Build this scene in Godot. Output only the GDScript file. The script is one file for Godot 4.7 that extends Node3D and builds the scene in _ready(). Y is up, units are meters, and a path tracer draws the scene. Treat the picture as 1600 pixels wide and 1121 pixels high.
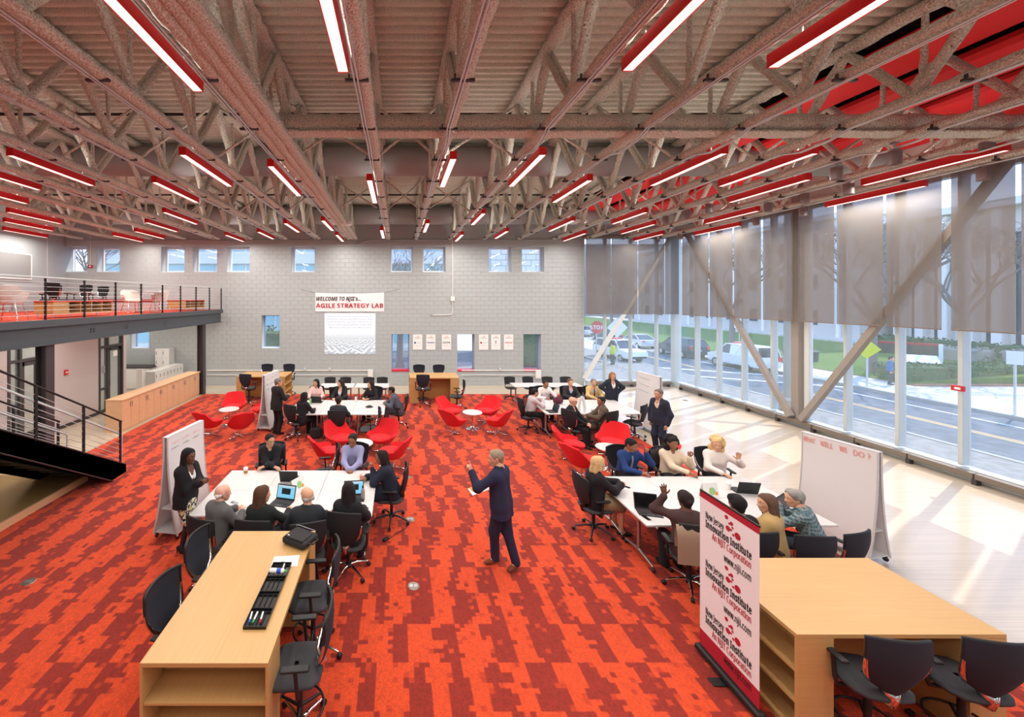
extends Node3D
# A tall hall with sprayed joists, red linear lights, a carpet of orange tiles and a glass street wall.
# Camera stands at (0, 4.1, 0) and looks along -z; "depth" below means distance along -z.

var M := {}
var R := RandomNumberGenerator.new()
var NZ := FastNoiseLite.new()
var taken := {}

func _ready() -> void:
	R.seed = 7
	NZ.seed = 3
	NZ.frequency = 1.0
	setup_view()
	setup_materials()
	build_shell()
	build_ceiling()
	build_street_wall()
	build_mezzanine()
	build_furniture()
	build_people()
	build_small_things()
	build_street()

# ------------------------------------------------------------------ view and light
func setup_view() -> void:
	var near := 0.05
	var cam := Camera3D.new()
	cam.name = "camera"
	cam.projection = Camera3D.PROJECTION_FRUSTUM
	cam.near = near
	cam.far = 400.0
	cam.size = near * 1121.0 / 625.0
	cam.frustum_offset = Vector2(near * 178.0 / 625.0, -near * 93.5 / 625.0)
	cam.position = Vector3(0, 4.1, 0)
	add_child(cam)
	cam.current = true
	var env := Environment.new()
	env.background_mode = Environment.BG_SKY
	var sky := Sky.new()
	var sm := ProceduralSkyMaterial.new()
	sm.sky_top_color = Color(0.55, 0.70, 0.93)
	sm.sky_horizon_color = Color(0.86, 0.90, 0.96)
	sm.ground_horizon_color = Color(0.72, 0.72, 0.70)
	sm.ground_bottom_color = Color(0.5, 0.5, 0.48)
	sm.sky_energy_multiplier = SKY_E
	sm.ground_energy_multiplier = SKY_E * 0.6
	sky.sky_material = sm
	env.sky = sky
	env.tonemap_mode = Environment.TONE_MAPPER_LINEAR
	env.tonemap_exposure = 1.12
	env.sdfgi_enabled = true
	env.ssao_enabled = true
	env.ssil_enabled = true
	var we := WorldEnvironment.new()
	we.name = "environment"
	we.environment = env
	add_child(we)
	var sun := DirectionalLight3D.new()
	sun.name = "sun"
	sun.light_color = Color(1.0, 0.96, 0.91)
	sun.light_energy = SUN_E
	sun.light_angular_distance = 0.6
	sun.shadow_enabled = true
	add_child(sun)
	sun.look_at_from_position(Vector3(2.8, 3.46, -1.5), Vector3.ZERO)

const SKY_E := 1.6
const SUN_E := 1.3
const LAMP_E := 5.5
const ADDED_UP_E := 0.5

# ------------------------------------------------------------------ from the photograph's pixels to places
func W(px: float, py: float, d: float) -> Vector3:
	return Vector3((px - 622.0) * d / 625.0, 4.1 - (py - 467.0) * d / 625.0, -d)

func G(px: float, py: float, h := 0.0) -> Vector3:
	return W(px, py, 625.0 * (4.1 - h) / (py - 467.0))

func P(x: float, d: float, y := 0.0) -> Vector3:
	return Vector3(x, y, -d)

# ------------------------------------------------------------------ naming
func numbered(called: String) -> String:
	var n: int = taken.get(called, 0)
	taken[called] = n + 1
	return called if n == 0 else "%s_%03d" % [called, n]

func tag(o: Node, label: String, category: String, group := "", kind := "") -> Node:
	if label: o.set_meta("label", label)
	if category: o.set_meta("category", category)
	if group: o.set_meta("group", group)
	if kind: o.set_meta("kind", kind)
	return o

func thing(called: String, label: String, category: String, at := Vector3.ZERO, turn := 0.0, group := "") -> Node3D:
	var o := Node3D.new()
	o.name = numbered(called)
	add_child(o, true)
	o.position = at
	o.rotation.y = deg_to_rad(turn)
	tag(o, label, category, group)
	return o

func struct_node(called: String, label := "", category := "") -> Node3D:
	var o := Node3D.new()
	o.name = numbered(called)
	add_child(o, true)
	tag(o, label, category, "", "structure")
	return o

func dup(src: Node3D, label: String, at: Vector3, turn := 0.0, group := "") -> Node3D:
	var o: Node3D = src.duplicate()
	o.name = numbered(String(src.name).rstrip("0123456789_"))
	add_child(o, true)
	o.position = at
	o.rotation.y = deg_to_rad(turn)
	tag(o, label, "", group)
	return o

func put(called: String, mesh: Mesh, mat: Material, parent: Node, at := Vector3.ZERO, kind := "") -> MeshInstance3D:
	var o := MeshInstance3D.new()
	o.name = numbered(called) if parent == self else called
	o.mesh = mesh
	o.material_override = mat
	o.position = at
	parent.add_child(o, true)
	if kind: o.set_meta("kind", kind)
	return o

# ------------------------------------------------------------------ mesh builder: corners given counter-clockwise as seen from outside
class Mb:
	var v := PackedVector3Array()
	var n := PackedVector3Array()
	var c := PackedColorArray()
	var uv := PackedVector2Array()
	var ix := PackedInt32Array()
	var col := Color.WHITE
	var T := Transform3D.IDENTITY

	func vert(p: Vector3, nn: Vector3, t := Vector2.ZERO) -> int:
		v.append(T * p)
		n.append((T.basis * nn).normalized())
		c.append(col)
		uv.append(t)
		return v.size() - 1

	func tri(a: int, b: int, d: int) -> void:
		ix.append(a); ix.append(d); ix.append(b)

	func quad(a: Vector3, b: Vector3, d: Vector3, e: Vector3) -> Mb:
		var nn := (b - a).cross(e - a).normalized()
		var i := vert(a, nn, Vector2(0, 1))
		vert(b, nn, Vector2(1, 1)); vert(d, nn, Vector2(1, 0)); vert(e, nn, Vector2(0, 0))
		tri(i, i + 1, i + 2); tri(i, i + 2, i + 3)
		return self

	# chamfered box
	func box(ce: Vector3, size: Vector3, bev := 0.0, B := Basis.IDENTITY) -> Mb:
		var keep := T
		T = T * Transform3D(B, ce)
		var h := size * 0.5
		bev = minf(bev, minf(h.x, minf(h.y, h.z)) * 0.9)
		var id := {}
		for a in 3:
			for s in [-1, 1]:
				var nn := Vector3.ZERO
				nn[a] = s
				var u := (a + 1) % 3
				var w := (a + 2) % 3
				var q := []
				for k in 4:
					var su: int = [-1, 1, 1, -1][k]
					var sw: int = [-1, -1, 1, 1][k]
					var p := Vector3.ZERO
					p[a] = s * h[a]
					p[u] = su * (h[u] - bev)
					p[w] = sw * (h[w] - bev)
					var sg := [0, 0, 0]
					sg[a] = s; sg[u] = su; sg[w] = sw
					var i := vert(p, nn, Vector2(p[u], p[w]))
					id[[a, sg[0], sg[1], sg[2]]] = i
					q.append(i)
				if s > 0:
					tri(q[0], q[1], q[2]); tri(q[0], q[2], q[3])
				else:
					tri(q[0], q[2], q[1]); tri(q[0], q[3], q[2])
		if bev > 0.0:
			for a in 3:
				var u := (a + 1) % 3
				var w := (a + 2) % 3
				for su in [-1, 1]:
					for sw in [-1, 1]:
						var k0 := [0, 0, 0]
						k0[u] = su; k0[w] = sw; k0[a] = -1
						var k1 := k0.duplicate()
						k1[a] = 1
						var A: int = id[[u] + k0]
						var Bq: int = id[[u] + k1]
						var C: int = id[[w] + k1]
						var D: int = id[[w] + k0]
						if su * sw < 0:
							tri(A, Bq, C); tri(A, C, D)
						else:
							tri(A, C, Bq); tri(A, D, C)
			for sx in [-1, 1]:
				for sy in [-1, 1]:
					for sz in [-1, 1]:
						var A: int = id[[0, sx, sy, sz]]
						var Bq: int = id[[1, sx, sy, sz]]
						var C: int = id[[2, sx, sy, sz]]
						if sx * sy * sz > 0: tri(A, Bq, C)
						else: tri(A, C, Bq)
		T = keep
		return self

	# sweep of an n-sided ring along a path; radii as [r] or one per point; flat = (width, height) factors
	func tube(path: Array, radii: Array, sides := 8, caps := true, flat := Vector2.ONE, jit := 0.0, up := Vector3.UP) -> Mb:
		var base := v.size()
		var m := path.size()
		var side := Vector3.ZERO
		for i in m:
			var t: Vector3 = (path[mini(i + 1, m - 1)] - path[maxi(i - 1, 0)]).normalized()
			if i == 0:
				side = t.cross(up)
				if side.length() < 0.05: side = t.cross(Vector3.RIGHT if absf(t.x) < 0.8 else Vector3.FORWARD)
			side = (side - t * side.dot(t)).normalized()
			var w := t.cross(side)
			var r: float = radii[mini(i, radii.size() - 1)]
			for k in sides:
				var an := TAU * (k + 0.5) / sides
				var rr := r * (1.0 + (randf_range(-jit, jit) if jit > 0.0 else 0.0))
				var o := side * cos(an) * flat.x + w * sin(an) * flat.y
				var nn := side * cos(an) / flat.x + w * sin(an) / flat.y
				vert(path[i] + o * rr, nn, Vector2(float(k) / sides, float(i)))
		for i in m - 1:
			for k in sides:
				var a := base + i * sides + k
				var b := base + i * sides + (k + 1) % sides
				tri(a, b, b + sides); tri(a, b + sides, a + sides)
		if caps:
			for e in 2:
				var i0 := base + (m - 1) * sides * e
				var t: Vector3 = (path[m - 1] - path[m - 2]) if e == 1 else (path[0] - path[1])
				t = t.normalized()
				var f := v.size()
				for k in sides:
					v.append(v[i0 + k]); n.append((T.basis * t).normalized()); c.append(col); uv.append(Vector2.ZERO)
				for k in range(1, sides - 1):
					if e == 1: tri(f, f + k, f + k + 1)
					else: tri(f, f + k + 1, f + k)
		return self

	# turned shape: profile of (radius, height) from bottom to top
	func lathe(prof: Array, seg := 16, at := Vector3.ZERO, smooth := false) -> Mb:
		var m := prof.size()
		if smooth:
			var base := v.size()
			for i in m:
				var t: Vector2 = (prof[mini(i + 1, m - 1)] - prof[maxi(i - 1, 0)]).normalized()
				for k in seg:
					var an := TAU * k / seg
					var d := Vector3(cos(an), 0, -sin(an))
					vert(at + d * prof[i].x + Vector3(0, prof[i].y, 0), d * t.y + Vector3(0, -t.x, 0))
			for i in m - 1:
				for k in seg:
					var a := base + i * seg + k
					var b := base + i * seg + (k + 1) % seg
					tri(a, b, b + seg); tri(a, b + seg, a + seg)
			return self
		for i in m - 1:
			var p: Vector2 = prof[i]
			var q: Vector2 = prof[i + 1]
			var t := (q - p).normalized()
			var base := v.size()
			for k in seg:
				var an := TAU * k / seg
				var d := Vector3(cos(an), 0, -sin(an))
				var nn := d * t.y + Vector3(0, -t.x, 0)
				vert(at + d * p.x + Vector3(0, p.y, 0), nn)
				vert(at + d * q.x + Vector3(0, q.y, 0), nn)
			for k in seg:
				var a := base + 2 * k
				var b := base + 2 * ((k + 1) % seg)
				tri(a, b, b + 1); tri(a, b + 1, a + 1)
		return self

	func cyl(at: Vector3, r: float, h: float, seg := 14, bev := 0.0) -> Mb:
		var b := bev if bev > 0.0 else minf(r, h) * 0.02
		return lathe([Vector2(0.0001, 0), Vector2(r - b, 0), Vector2(r, b), Vector2(r, h - b), Vector2(r - b, h), Vector2(0.0001, h)], seg, at)

	# outline (counter-clockwise, x right, y up) pushed from z0 to z1
	func prism(poly: PackedVector2Array, z0: float, z1: float) -> Mb:
		var tr := Geometry2D.triangulate_polygon(poly)
		for e in 2:
			var f := v.size()
			var zz := z1 if e == 1 else z0
			for p in poly: vert(Vector3(p.x, p.y, zz), Vector3(0, 0, 1 if e == 1 else -1), p)
			for k in range(0, tr.size(), 3):
				var a := tr[k]; var b := tr[k + 1]; var d := tr[k + 2]
				var ccw := (poly[b] - poly[a]).cross(poly[d] - poly[a]) > 0.0
				if ccw == (e == 1): tri(f + a, f + b, f + d)
				else: tri(f + a, f + d, f + b)
		var cnt := poly.size()
		for k in cnt:
			var p := poly[k]
			var q := poly[(k + 1) % cnt]
			quad(Vector3(p.x, p.y, z1), Vector3(p.x, p.y, z0), Vector3(q.x, q.y, z0), Vector3(q.x, q.y, z1))
		return self

	# smooth sheet over rows of points; closed_u joins last column to the first
	func sheet(rows: Array, closed_u := false, flip := false) -> Mb:
		var base := v.size()
		var nr := rows.size()
		var nc: int = rows[0].size()
		for i in nr:
			for k in nc:
				var du: Vector3
				if closed_u: du = rows[i][(k + 1) % nc] - rows[i][(k - 1 + nc) % nc]
				else: du = rows[i][mini(k + 1, nc - 1)] - rows[i][maxi(k - 1, 0)]
				var dv: Vector3 = rows[mini(i + 1, nr - 1)][k] - rows[maxi(i - 1, 0)][k]
				var nn := du.cross(dv)
				if nn.length() < 1e-9: nn = Vector3.UP
				vert(rows[i][k], -nn if flip else nn, Vector2(float(k) / (nc - 1), float(i) / maxi(nr - 1, 1)))
		for i in nr - 1:
			for k in (nc if closed_u else nc - 1):
				var a := base + i * nc + k
				var b := base + i * nc + (k + 1) % nc
				if flip:
					tri(a, b + nc, b); tri(a, a + nc, b + nc)
				else:
					tri(a, b, b + nc); tri(a, b + nc, a + nc)
		return self

	# the same sheet given a thickness, with its rim closed
	func shell(rows: Array, thick: float) -> Mb:
		var nr := rows.size()
		var nc: int = rows[0].size()
		var back := []
		for i in nr:
			var line := []
			for k in nc:
				var du: Vector3 = rows[i][mini(k + 1, nc - 1)] - rows[i][maxi(k - 1, 0)]
				var dv: Vector3 = rows[mini(i + 1, nr - 1)][k] - rows[maxi(i - 1, 0)][k]
				line.append(rows[i][k] - du.cross(dv).normalized() * thick)
			back.append(line)
		sheet(rows)
		sheet(back, false, true)
		var rim := []
		var rim2 := []
		for k in nc: rim.append(rows[0][k]); rim2.append(back[0][k])
		for i in range(1, nr): rim.append(rows[i][nc - 1]); rim2.append(back[i][nc - 1])
		for k in range(nc - 2, -1, -1): rim.append(rows[nr - 1][k]); rim2.append(back[nr - 1][k])
		for i in range(nr - 2, 0, -1): rim.append(rows[i][0]); rim2.append(back[i][0])
		for k in rim.size():
			var e := (k + 1) % rim.size()
			quad(rim2[k], rim2[e], rim[e], rim[k])
		return self

	func ball(at: Vector3, r: float, seg := 10, squash := Vector3.ONE) -> Mb:
		var keep := T
		T = T * Transform3D(Basis.from_scale(squash), at)
		var prof := []
		for i in seg / 2 + 1:
			var an := -PI / 2 + PI * i / (seg / 2)
			prof.append(Vector2(maxf(cos(an) * r, 1e-4), sin(an) * r))
		lathe(prof, seg, Vector3.ZERO, true)
		T = keep
		return self

	func add(o: Mb, t := Transform3D.IDENTITY) -> Mb:
		var base := v.size()
		var tt := T * t
		v.append_array(tt * o.v)
		var bb := Transform3D(tt.basis.orthonormalized(), Vector3.ZERO)
		n.append_array(bb * o.n)
		c.append_array(o.c)
		uv.append_array(o.uv)
		var flip := tt.basis.determinant() < 0.0
		if flip:
			for i in range(base, n.size()):
				n[i] = (tt.basis * o.n[i - base]).normalized()
		for i in range(0, o.ix.size(), 3):
			ix.append(base + o.ix[i])
			ix.append(base + o.ix[i + (2 if flip else 1)])
			ix.append(base + o.ix[i + (1 if flip else 2)])
		return self

	func mesh() -> ArrayMesh:
		var a := []
		a.resize(Mesh.ARRAY_MAX)
		a[Mesh.ARRAY_VERTEX] = v
		a[Mesh.ARRAY_NORMAL] = n
		a[Mesh.ARRAY_COLOR] = c
		a[Mesh.ARRAY_TEX_UV] = uv
		a[Mesh.ARRAY_INDEX] = ix
		var m := ArrayMesh.new()
		m.add_surface_from_arrays(Mesh.PRIMITIVE_TRIANGLES, a)
		return m

func mb() -> Mb:
	return Mb.new()

func bx(called: String, ce: Vector3, size: Vector3, mat: Material, parent: Node, bev := 0.004, turn := 0.0) -> MeshInstance3D:
	var o := put(called, mb().box(Vector3.ZERO, size, bev).mesh(), mat, parent, ce)
	o.rotation.y = deg_to_rad(turn)
	return o

# flat lettering: real thin letters; facing +z before "turn"
func letters(called: String, text: String, height: float, mat: Material, parent: Node, at: Vector3, turn := 0.0, bold := false, align := 0, width := 0.0, serif := false, italic := false) -> MeshInstance3D:
	var t := TextMesh.new()
	var f := SystemFont.new()
	f.font_names = PackedStringArray(["Droid Serif" if serif else "Droid Sans"])
	f.font_weight = 700 if bold else 400
	t.font = f
	t.text = text
	t.font_size = 32
	t.pixel_size = height / 23.0
	t.depth = 0.003
	t.horizontal_alignment = [HORIZONTAL_ALIGNMENT_CENTER, HORIZONTAL_ALIGNMENT_LEFT, HORIZONTAL_ALIGNMENT_RIGHT][align]
	t.vertical_alignment = VERTICAL_ALIGNMENT_CENTER
	t.curve_step = 4.0
	var o := put(called, t, mat, parent, at)
	o.rotation.y = deg_to_rad(turn)
	if width > 0.0:
		var w := t.get_aabb().size.x
		if w > 0.01: o.scale.x = width / w
	if italic:
		o.basis = o.basis * Basis(Vector3(1, 0, 0), Vector3(0.2, 1, 0), Vector3(0, 0, 1))
	return o

# ------------------------------------------------------------------ materials
func mat(called: String, colour: Color, rough := 0.7, metal := 0.0) -> StandardMaterial3D:
	var m := StandardMaterial3D.new()
	m.resource_name = called
	m.albedo_color = colour
	m.roughness = rough
	m.metallic = metal
	M[called] = m
	return m

func c8(r: int, g: int, b: int) -> Color:
	return Color(r / 255.0, g / 255.0, b / 255.0)

func noise_map(freq: float, as_normal: bool, bump := 8.0, ramp: Gradient = null, sd := 1, size := 256) -> NoiseTexture2D:
	var t := NoiseTexture2D.new()
	var f := FastNoiseLite.new()
	f.seed = sd
	f.frequency = freq
	f.fractal_octaves = 4
	t.noise = f
	t.width = size
	t.height = size
	t.seamless = true
	t.as_normal_map = as_normal
	t.bump_strength = bump
	if ramp: t.color_ramp = ramp
	return t

func triplanar(m: StandardMaterial3D, s: float, world := true) -> void:
	m.uv1_triplanar = true
	m.uv1_world_triplanar = world
	m.uv1_scale = Vector3(s, s, s)

func ramp2(a: Color, b: Color, lo := 0.3, hi := 0.7) -> Gradient:
	var g := Gradient.new()
	g.set_color(0, a); g.set_offset(0, lo)
	g.set_color(1, b); g.set_offset(1, hi)
	return g

func grain_image(base: Color, dark: Color, sd: int) -> ImageTexture:
	var im := Image.create(256, 256, false, Image.FORMAT_RGB8)
	var f := FastNoiseLite.new()
	f.seed = sd
	f.frequency = 0.02
	for y in 256:
		for x in 256:
			# seamless enough: streaks run along x
			var a := TAU * x / 256.0
			var g := f.get_noise_3d(cos(a) * 6.0, sin(a) * 6.0, y * 9.0) * 0.5 + f.get_noise_3d(cos(a) * 20.0, sin(a) * 20.0, y * 40.0 + 500.0) * 0.5
			im.set_pixel(x, y, base.lerp(dark, clampf(0.5 + g, 0.0, 1.0)))
	return ImageTexture.create_from_image(im)

func carpet_image() -> ImageTexture:
	# one texel is a 5.9 cm yarn block; rows of tiles nine blocks deep; strips run away from the viewer
	var nx := 288
	var nz := 324
	var im := Image.create(nx, nz, false, Image.FORMAT_RGB8)
	var lite := c8(203, 67, 26)
	var mid := c8(178, 54, 24)
	var dark := c8(138, 36, 22)
	for tz in nz / 9:
		var edges := []
		var x := R.randi_range(-3, 2)
		while x < nx:
			edges.append(x)
			x += R.randi_range(3, 6) if edges.size() % 2 else R.randi_range(3, 5)
		var jit := []
		for e in edges: jit.append(0)
		for z in 9:
			for e in edges.size():
				if R.randf() < 0.45: jit[e] = [-1, 0, 0, 1, 1][R.randi_range(0, 4)]
			var e := 0
			for gx in nx:
				while e + 1 < edges.size() and gx >= edges[e + 1] + jit[e + 1]: e += 1
				var is_dark := e % 2 == 1
				var col := dark if is_dark else lite
				var q := R.randf()
				if q < 0.05: col = mid
				elif q < 0.065: col = lite.lerp(mid, 0.5) if is_dark else dark
				im.set_pixel(gx, tz * 9 + z, col * R.randf_range(0.975, 1.025))
	im.resize(nx * 4, nz * 4, Image.INTERPOLATE_NEAREST)
	var pile := PackedFloat32Array()
	for i in 4099: pile.append(R.randf_range(0.9, 1.1))
	for y in nz * 4:
		for x2 in nx * 4:
			var p := pile[(x2 * 31 + y * 977 + (x2 * y) % 1013) % 4099]
			var cc := im.get_pixel(x2, y)
			im.set_pixel(x2, y, Color(cc.r * p, cc.g * p, cc.b * p))
	return ImageTexture.create_from_image(im)

func setup_materials() -> void:
	var rough_n := noise_map(0.09, true, 10.0, null, 5)
	var fine_n := noise_map(0.25, true, 5.0, null, 6)
	var m: StandardMaterial3D
	# sprayed fireproofing on the roof steel
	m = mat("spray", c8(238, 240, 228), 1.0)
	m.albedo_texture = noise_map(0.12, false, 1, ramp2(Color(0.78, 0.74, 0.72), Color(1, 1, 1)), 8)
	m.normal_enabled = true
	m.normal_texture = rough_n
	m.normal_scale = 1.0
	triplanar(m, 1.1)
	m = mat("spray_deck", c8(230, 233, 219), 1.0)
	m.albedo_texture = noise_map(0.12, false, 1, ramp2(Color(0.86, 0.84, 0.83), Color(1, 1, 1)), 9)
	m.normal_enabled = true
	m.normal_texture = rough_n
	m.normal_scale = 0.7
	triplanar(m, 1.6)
	m = mat("white_wall", c8(176, 181, 182), 0.8)
	m.normal_enabled = true
	m.normal_texture = fine_n
	m.normal_scale = 0.25
	triplanar(m, 1.2)
	mat("white_plain", c8(232, 230, 227), 0.6)
	mat("pink_wall", c8(196, 182, 180), 0.8)
	mat("grey_board", c8(150, 150, 150), 0.9)
	m = mat("carpet", Color.WHITE, 1.0)
	m.albedo_texture = carpet_image()
	m.rim_enabled = true
	m.rim = 0.15
	m = mat("mezz_carpet", c8(214, 78, 36), 1.0)
	m.albedo_texture = noise_map(0.05, false, 1, ramp2(Color(0.8, 0.6, 0.6), Color(1, 1, 1)), 12)
	triplanar(m, 1.5)
	m = mat("plank_floor", Color.WHITE, 0.17)
	m.albedo_texture = grain_image(c8(212, 197, 176), c8(188, 173, 152), 31)
	m.uv1_triplanar = true
	m.uv1_world_triplanar = true
	m.uv1_scale = Vector3(0.22, 0.22, 0.9)
	m = mat("maple", Color.WHITE, 0.38)
	m.albedo_texture = grain_image(c8(205, 164, 106), c8(192, 149, 93), 41)
	m.uv1_triplanar = true
	m.uv1_scale = Vector3(0.6, 1.6, 1.6)
	m = mat("maple_pale", Color.WHITE, 0.42)
	m.albedo_texture = grain_image(c8(228, 186, 146), c8(212, 168, 128), 42)
	m.uv1_triplanar = true
	m.uv1_scale = Vector3(1.6, 0.6, 1.6)
	mat("maple_dark", c8(176, 130, 74), 0.5)
	mat("shaded_platform_top", c8(150, 122, 74), 0.5)  # shade under the stair is put into this wood colour
	mat("lamp_red", c8(214, 12, 22), 0.45)
	mat("soffit_red", c8(224, 22, 28), 0.6)
	m = mat("lamp_lens", c8(255, 246, 234), 0.5)
	m.emission_enabled = true
	m.emission = c8(255, 244, 230)
	m.emission_energy_multiplier = 1.25
	mat("steel_dark", c8(66, 60, 62), 0.5)
	mat("steel_blue", c8(74, 78, 84), 0.45)
	mat("black", c8(24, 24, 26), 0.55)
	mat("black_gloss", c8(20, 20, 22), 0.25)
	mat("black_mesh", c8(27, 27, 32), 0.85)
	mat("seat_grey", c8(62, 62, 66), 0.95)
	mat("navy_mesh", c8(30, 32, 44), 0.85)
	mat("chrome", c8(222, 222, 224), 0.12, 1.0)
	mat("alu", c8(186, 186, 188), 0.35, 0.9)
	mat("conduit", c8(206, 209, 212), 0.35, 0.35)
	mat("mullion", c8(196, 204, 204), 0.45, 0.1)
	mat("column_tan", c8(154, 144, 134), 0.6)
	mat("column_white", c8(214, 216, 212), 0.6)
	mat("heater", c8(124, 112, 100), 0.5)
	mat("duct", c8(148, 148, 148), 0.7)
	mat("duct_light", c8(164, 164, 162), 0.6)
	mat("pipe_black", c8(24, 22, 22), 0.6)
	mat("downlight", c8(128, 112, 112), 0.5)
	m = mat("red_fabric", c8(216, 28, 36), 0.95)
	m.normal_enabled = true
	m.normal_texture = fine_n
	m.normal_scale = 0.4
	triplanar(m, 4.0, false)
	m.rim_enabled = true
	m.rim = 0.2
	mat("table_white", c8(210, 207, 206), 0.35)
	mat("board_white", c8(226, 222, 222), 0.3)
	mat("board_side", c8(206, 204, 206), 0.5)
	mat("sill_red", c8(206, 34, 52), 0.5)
	mat("white_frame", c8(226, 230, 234), 0.5)
	mat("blue_frame", c8(132, 160, 190), 0.5)
	mat("paper", c8(240, 238, 236), 0.8)
	mat("ink_black", c8(26, 24, 26), 0.8)
	mat("ink_grey", c8(128, 126, 132), 0.8)
	mat("ink_pale", c8(186, 190, 204), 0.8)
	mat("ink_red", c8(176, 22, 46), 0.7)
	mat("ink_pink", c8(236, 150, 140), 0.8)
	mat("ink_blue", c8(40, 56, 150), 0.8)
	mat("banner_cloth", c8(236, 232, 234), 0.7)
	mat("locker", c8(206, 204, 200), 0.5)
	mat("armchair_white", c8(226, 216, 208), 0.8)
	mat("credenza_red", c8(206, 56, 44), 0.6)
	mat("brass_disc", c8(150, 138, 124), 0.35, 0.8)
	mat("bench_red", c8(150, 54, 52), 0.8)
	# glass
	for g in [["pane", Color(0.86, 0.95, 0.94, 0.10), 0.02], ["pane_teal", Color(0.45, 0.72, 0.74, 0.55), 0.05]]:
		m = mat(g[0], g[1], g[2])
		m.transparency = BaseMaterial3D.TRANSPARENCY_ALPHA
		m.metallic_specular = 0.4
	m = mat("blind", Color(0.47, 0.44, 0.41, 0.60), 1.0)
	m.backlight_enabled = true
	m.backlight = Color(0.5, 0.47, 0.45)
	m.transparency = BaseMaterial3D.TRANSPARENCY_ALPHA
	mat("blind_hem", c8(126, 112, 102), 1.0)
	# street
	m = mat("asphalt", c8(104, 112, 122), 0.95)
	m.albedo_texture = noise_map(0.02, false, 1, ramp2(Color(0.86, 0.86, 0.86), Color(1, 1, 1)), 14)
	triplanar(m, 0.25)
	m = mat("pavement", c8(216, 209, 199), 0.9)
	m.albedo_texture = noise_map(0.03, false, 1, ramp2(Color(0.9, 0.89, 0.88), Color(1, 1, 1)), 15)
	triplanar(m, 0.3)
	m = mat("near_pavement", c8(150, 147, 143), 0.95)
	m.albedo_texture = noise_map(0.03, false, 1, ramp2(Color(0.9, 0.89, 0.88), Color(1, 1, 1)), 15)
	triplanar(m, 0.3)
	m = mat("lawn", c8(100, 132, 52), 1.0)
	m.albedo_texture = noise_map(0.08, false, 1, ramp2(Color(0.7, 0.76, 0.7), Color(1, 1, 1)), 16)
	triplanar(m, 0.4)
	mat("mulch", c8(120, 84, 74), 1.0)
	mat("kerb", c8(168, 166, 160), 0.9)
	mat("paint_white", c8(232, 232, 230), 0.8)
	mat("paint_yellow", c8(226, 186, 130), 0.8)
	m = mat("hedge", c8(70, 98, 62), 1.0)
	mat("shrub_pale", c8(168, 160, 150), 1.0)
	mat("bark", c8(134, 122, 114), 1.0)
	mat("stone", c8(240, 236, 228), 0.9)
	mat("stone_grey", c8(206, 198, 190), 0.9)
	mat("tower", c8(150, 142, 138), 0.9)
	mat("glass_dark", c8(58, 66, 82), 0.1)
	mat("tower_window", c8(112, 110, 112), 0.2)
	mat("teal_glass", c8(168, 206, 206), 0.5)
	mat("car_white", c8(236, 236, 236), 0.25)
	mat("car_silver", c8(198, 202, 208), 0.25, 0.3)
	mat("car_dark", c8(58, 64, 78), 0.25, 0.2)
	mat("car_blue", c8(52, 66, 92), 0.25, 0.2)
	mat("tyre", c8(30, 30, 32), 0.9)
	mat("tail_red", c8(214, 30, 36), 0.3)
	mat("sign_red", c8(206, 40, 48), 0.5)
	mat("sign_yellow", c8(224, 226, 20), 0.5)
	mat("bin_dark", c8(58, 66, 74), 0.7)
	m = mat("vertex", Color.WHITE, 0.75)
	m.vertex_color_use_as_albedo = true
	m = mat("vertex_cloth", Color.WHITE, 0.95)
	m.vertex_color_use_as_albedo = true
	m.normal_enabled = true
	m.normal_texture = fine_n
	m.normal_scale = 0.35
	triplanar(m, 5.0, false)
	m = mat("skin", Color.WHITE, 0.55)
	m.vertex_color_use_as_albedo = true

# ------------------------------------------------------------------ room shell
const BACK := 18.9
const LEFT := -15.7
const REAR := -4.5
const TOP := 8.25

func rect_minus(list: Array, hole: Rect2) -> Array:
	var out := []
	for r: Rect2 in list:
		if not r.intersects(hole):
			out.append(r)
			continue
		var h := r.intersection(hole)
		if h.position.y > r.position.y: out.append(Rect2(r.position, Vector2(r.size.x, h.position.y - r.position.y)))
		if h.end.y < r.end.y: out.append(Rect2(Vector2(r.position.x, h.end.y), Vector2(r.size.x, r.end.y - h.end.y)))
		if h.position.x > r.position.x: out.append(Rect2(Vector2(r.position.x, h.position.y), Vector2(h.position.x - r.position.x, h.size.y)))
		if h.end.x < r.end.x: out.append(Rect2(Vector2(h.end.x, h.position.y), Vector2(r.end.x - h.end.x, h.size.y)))
	return out

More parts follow.
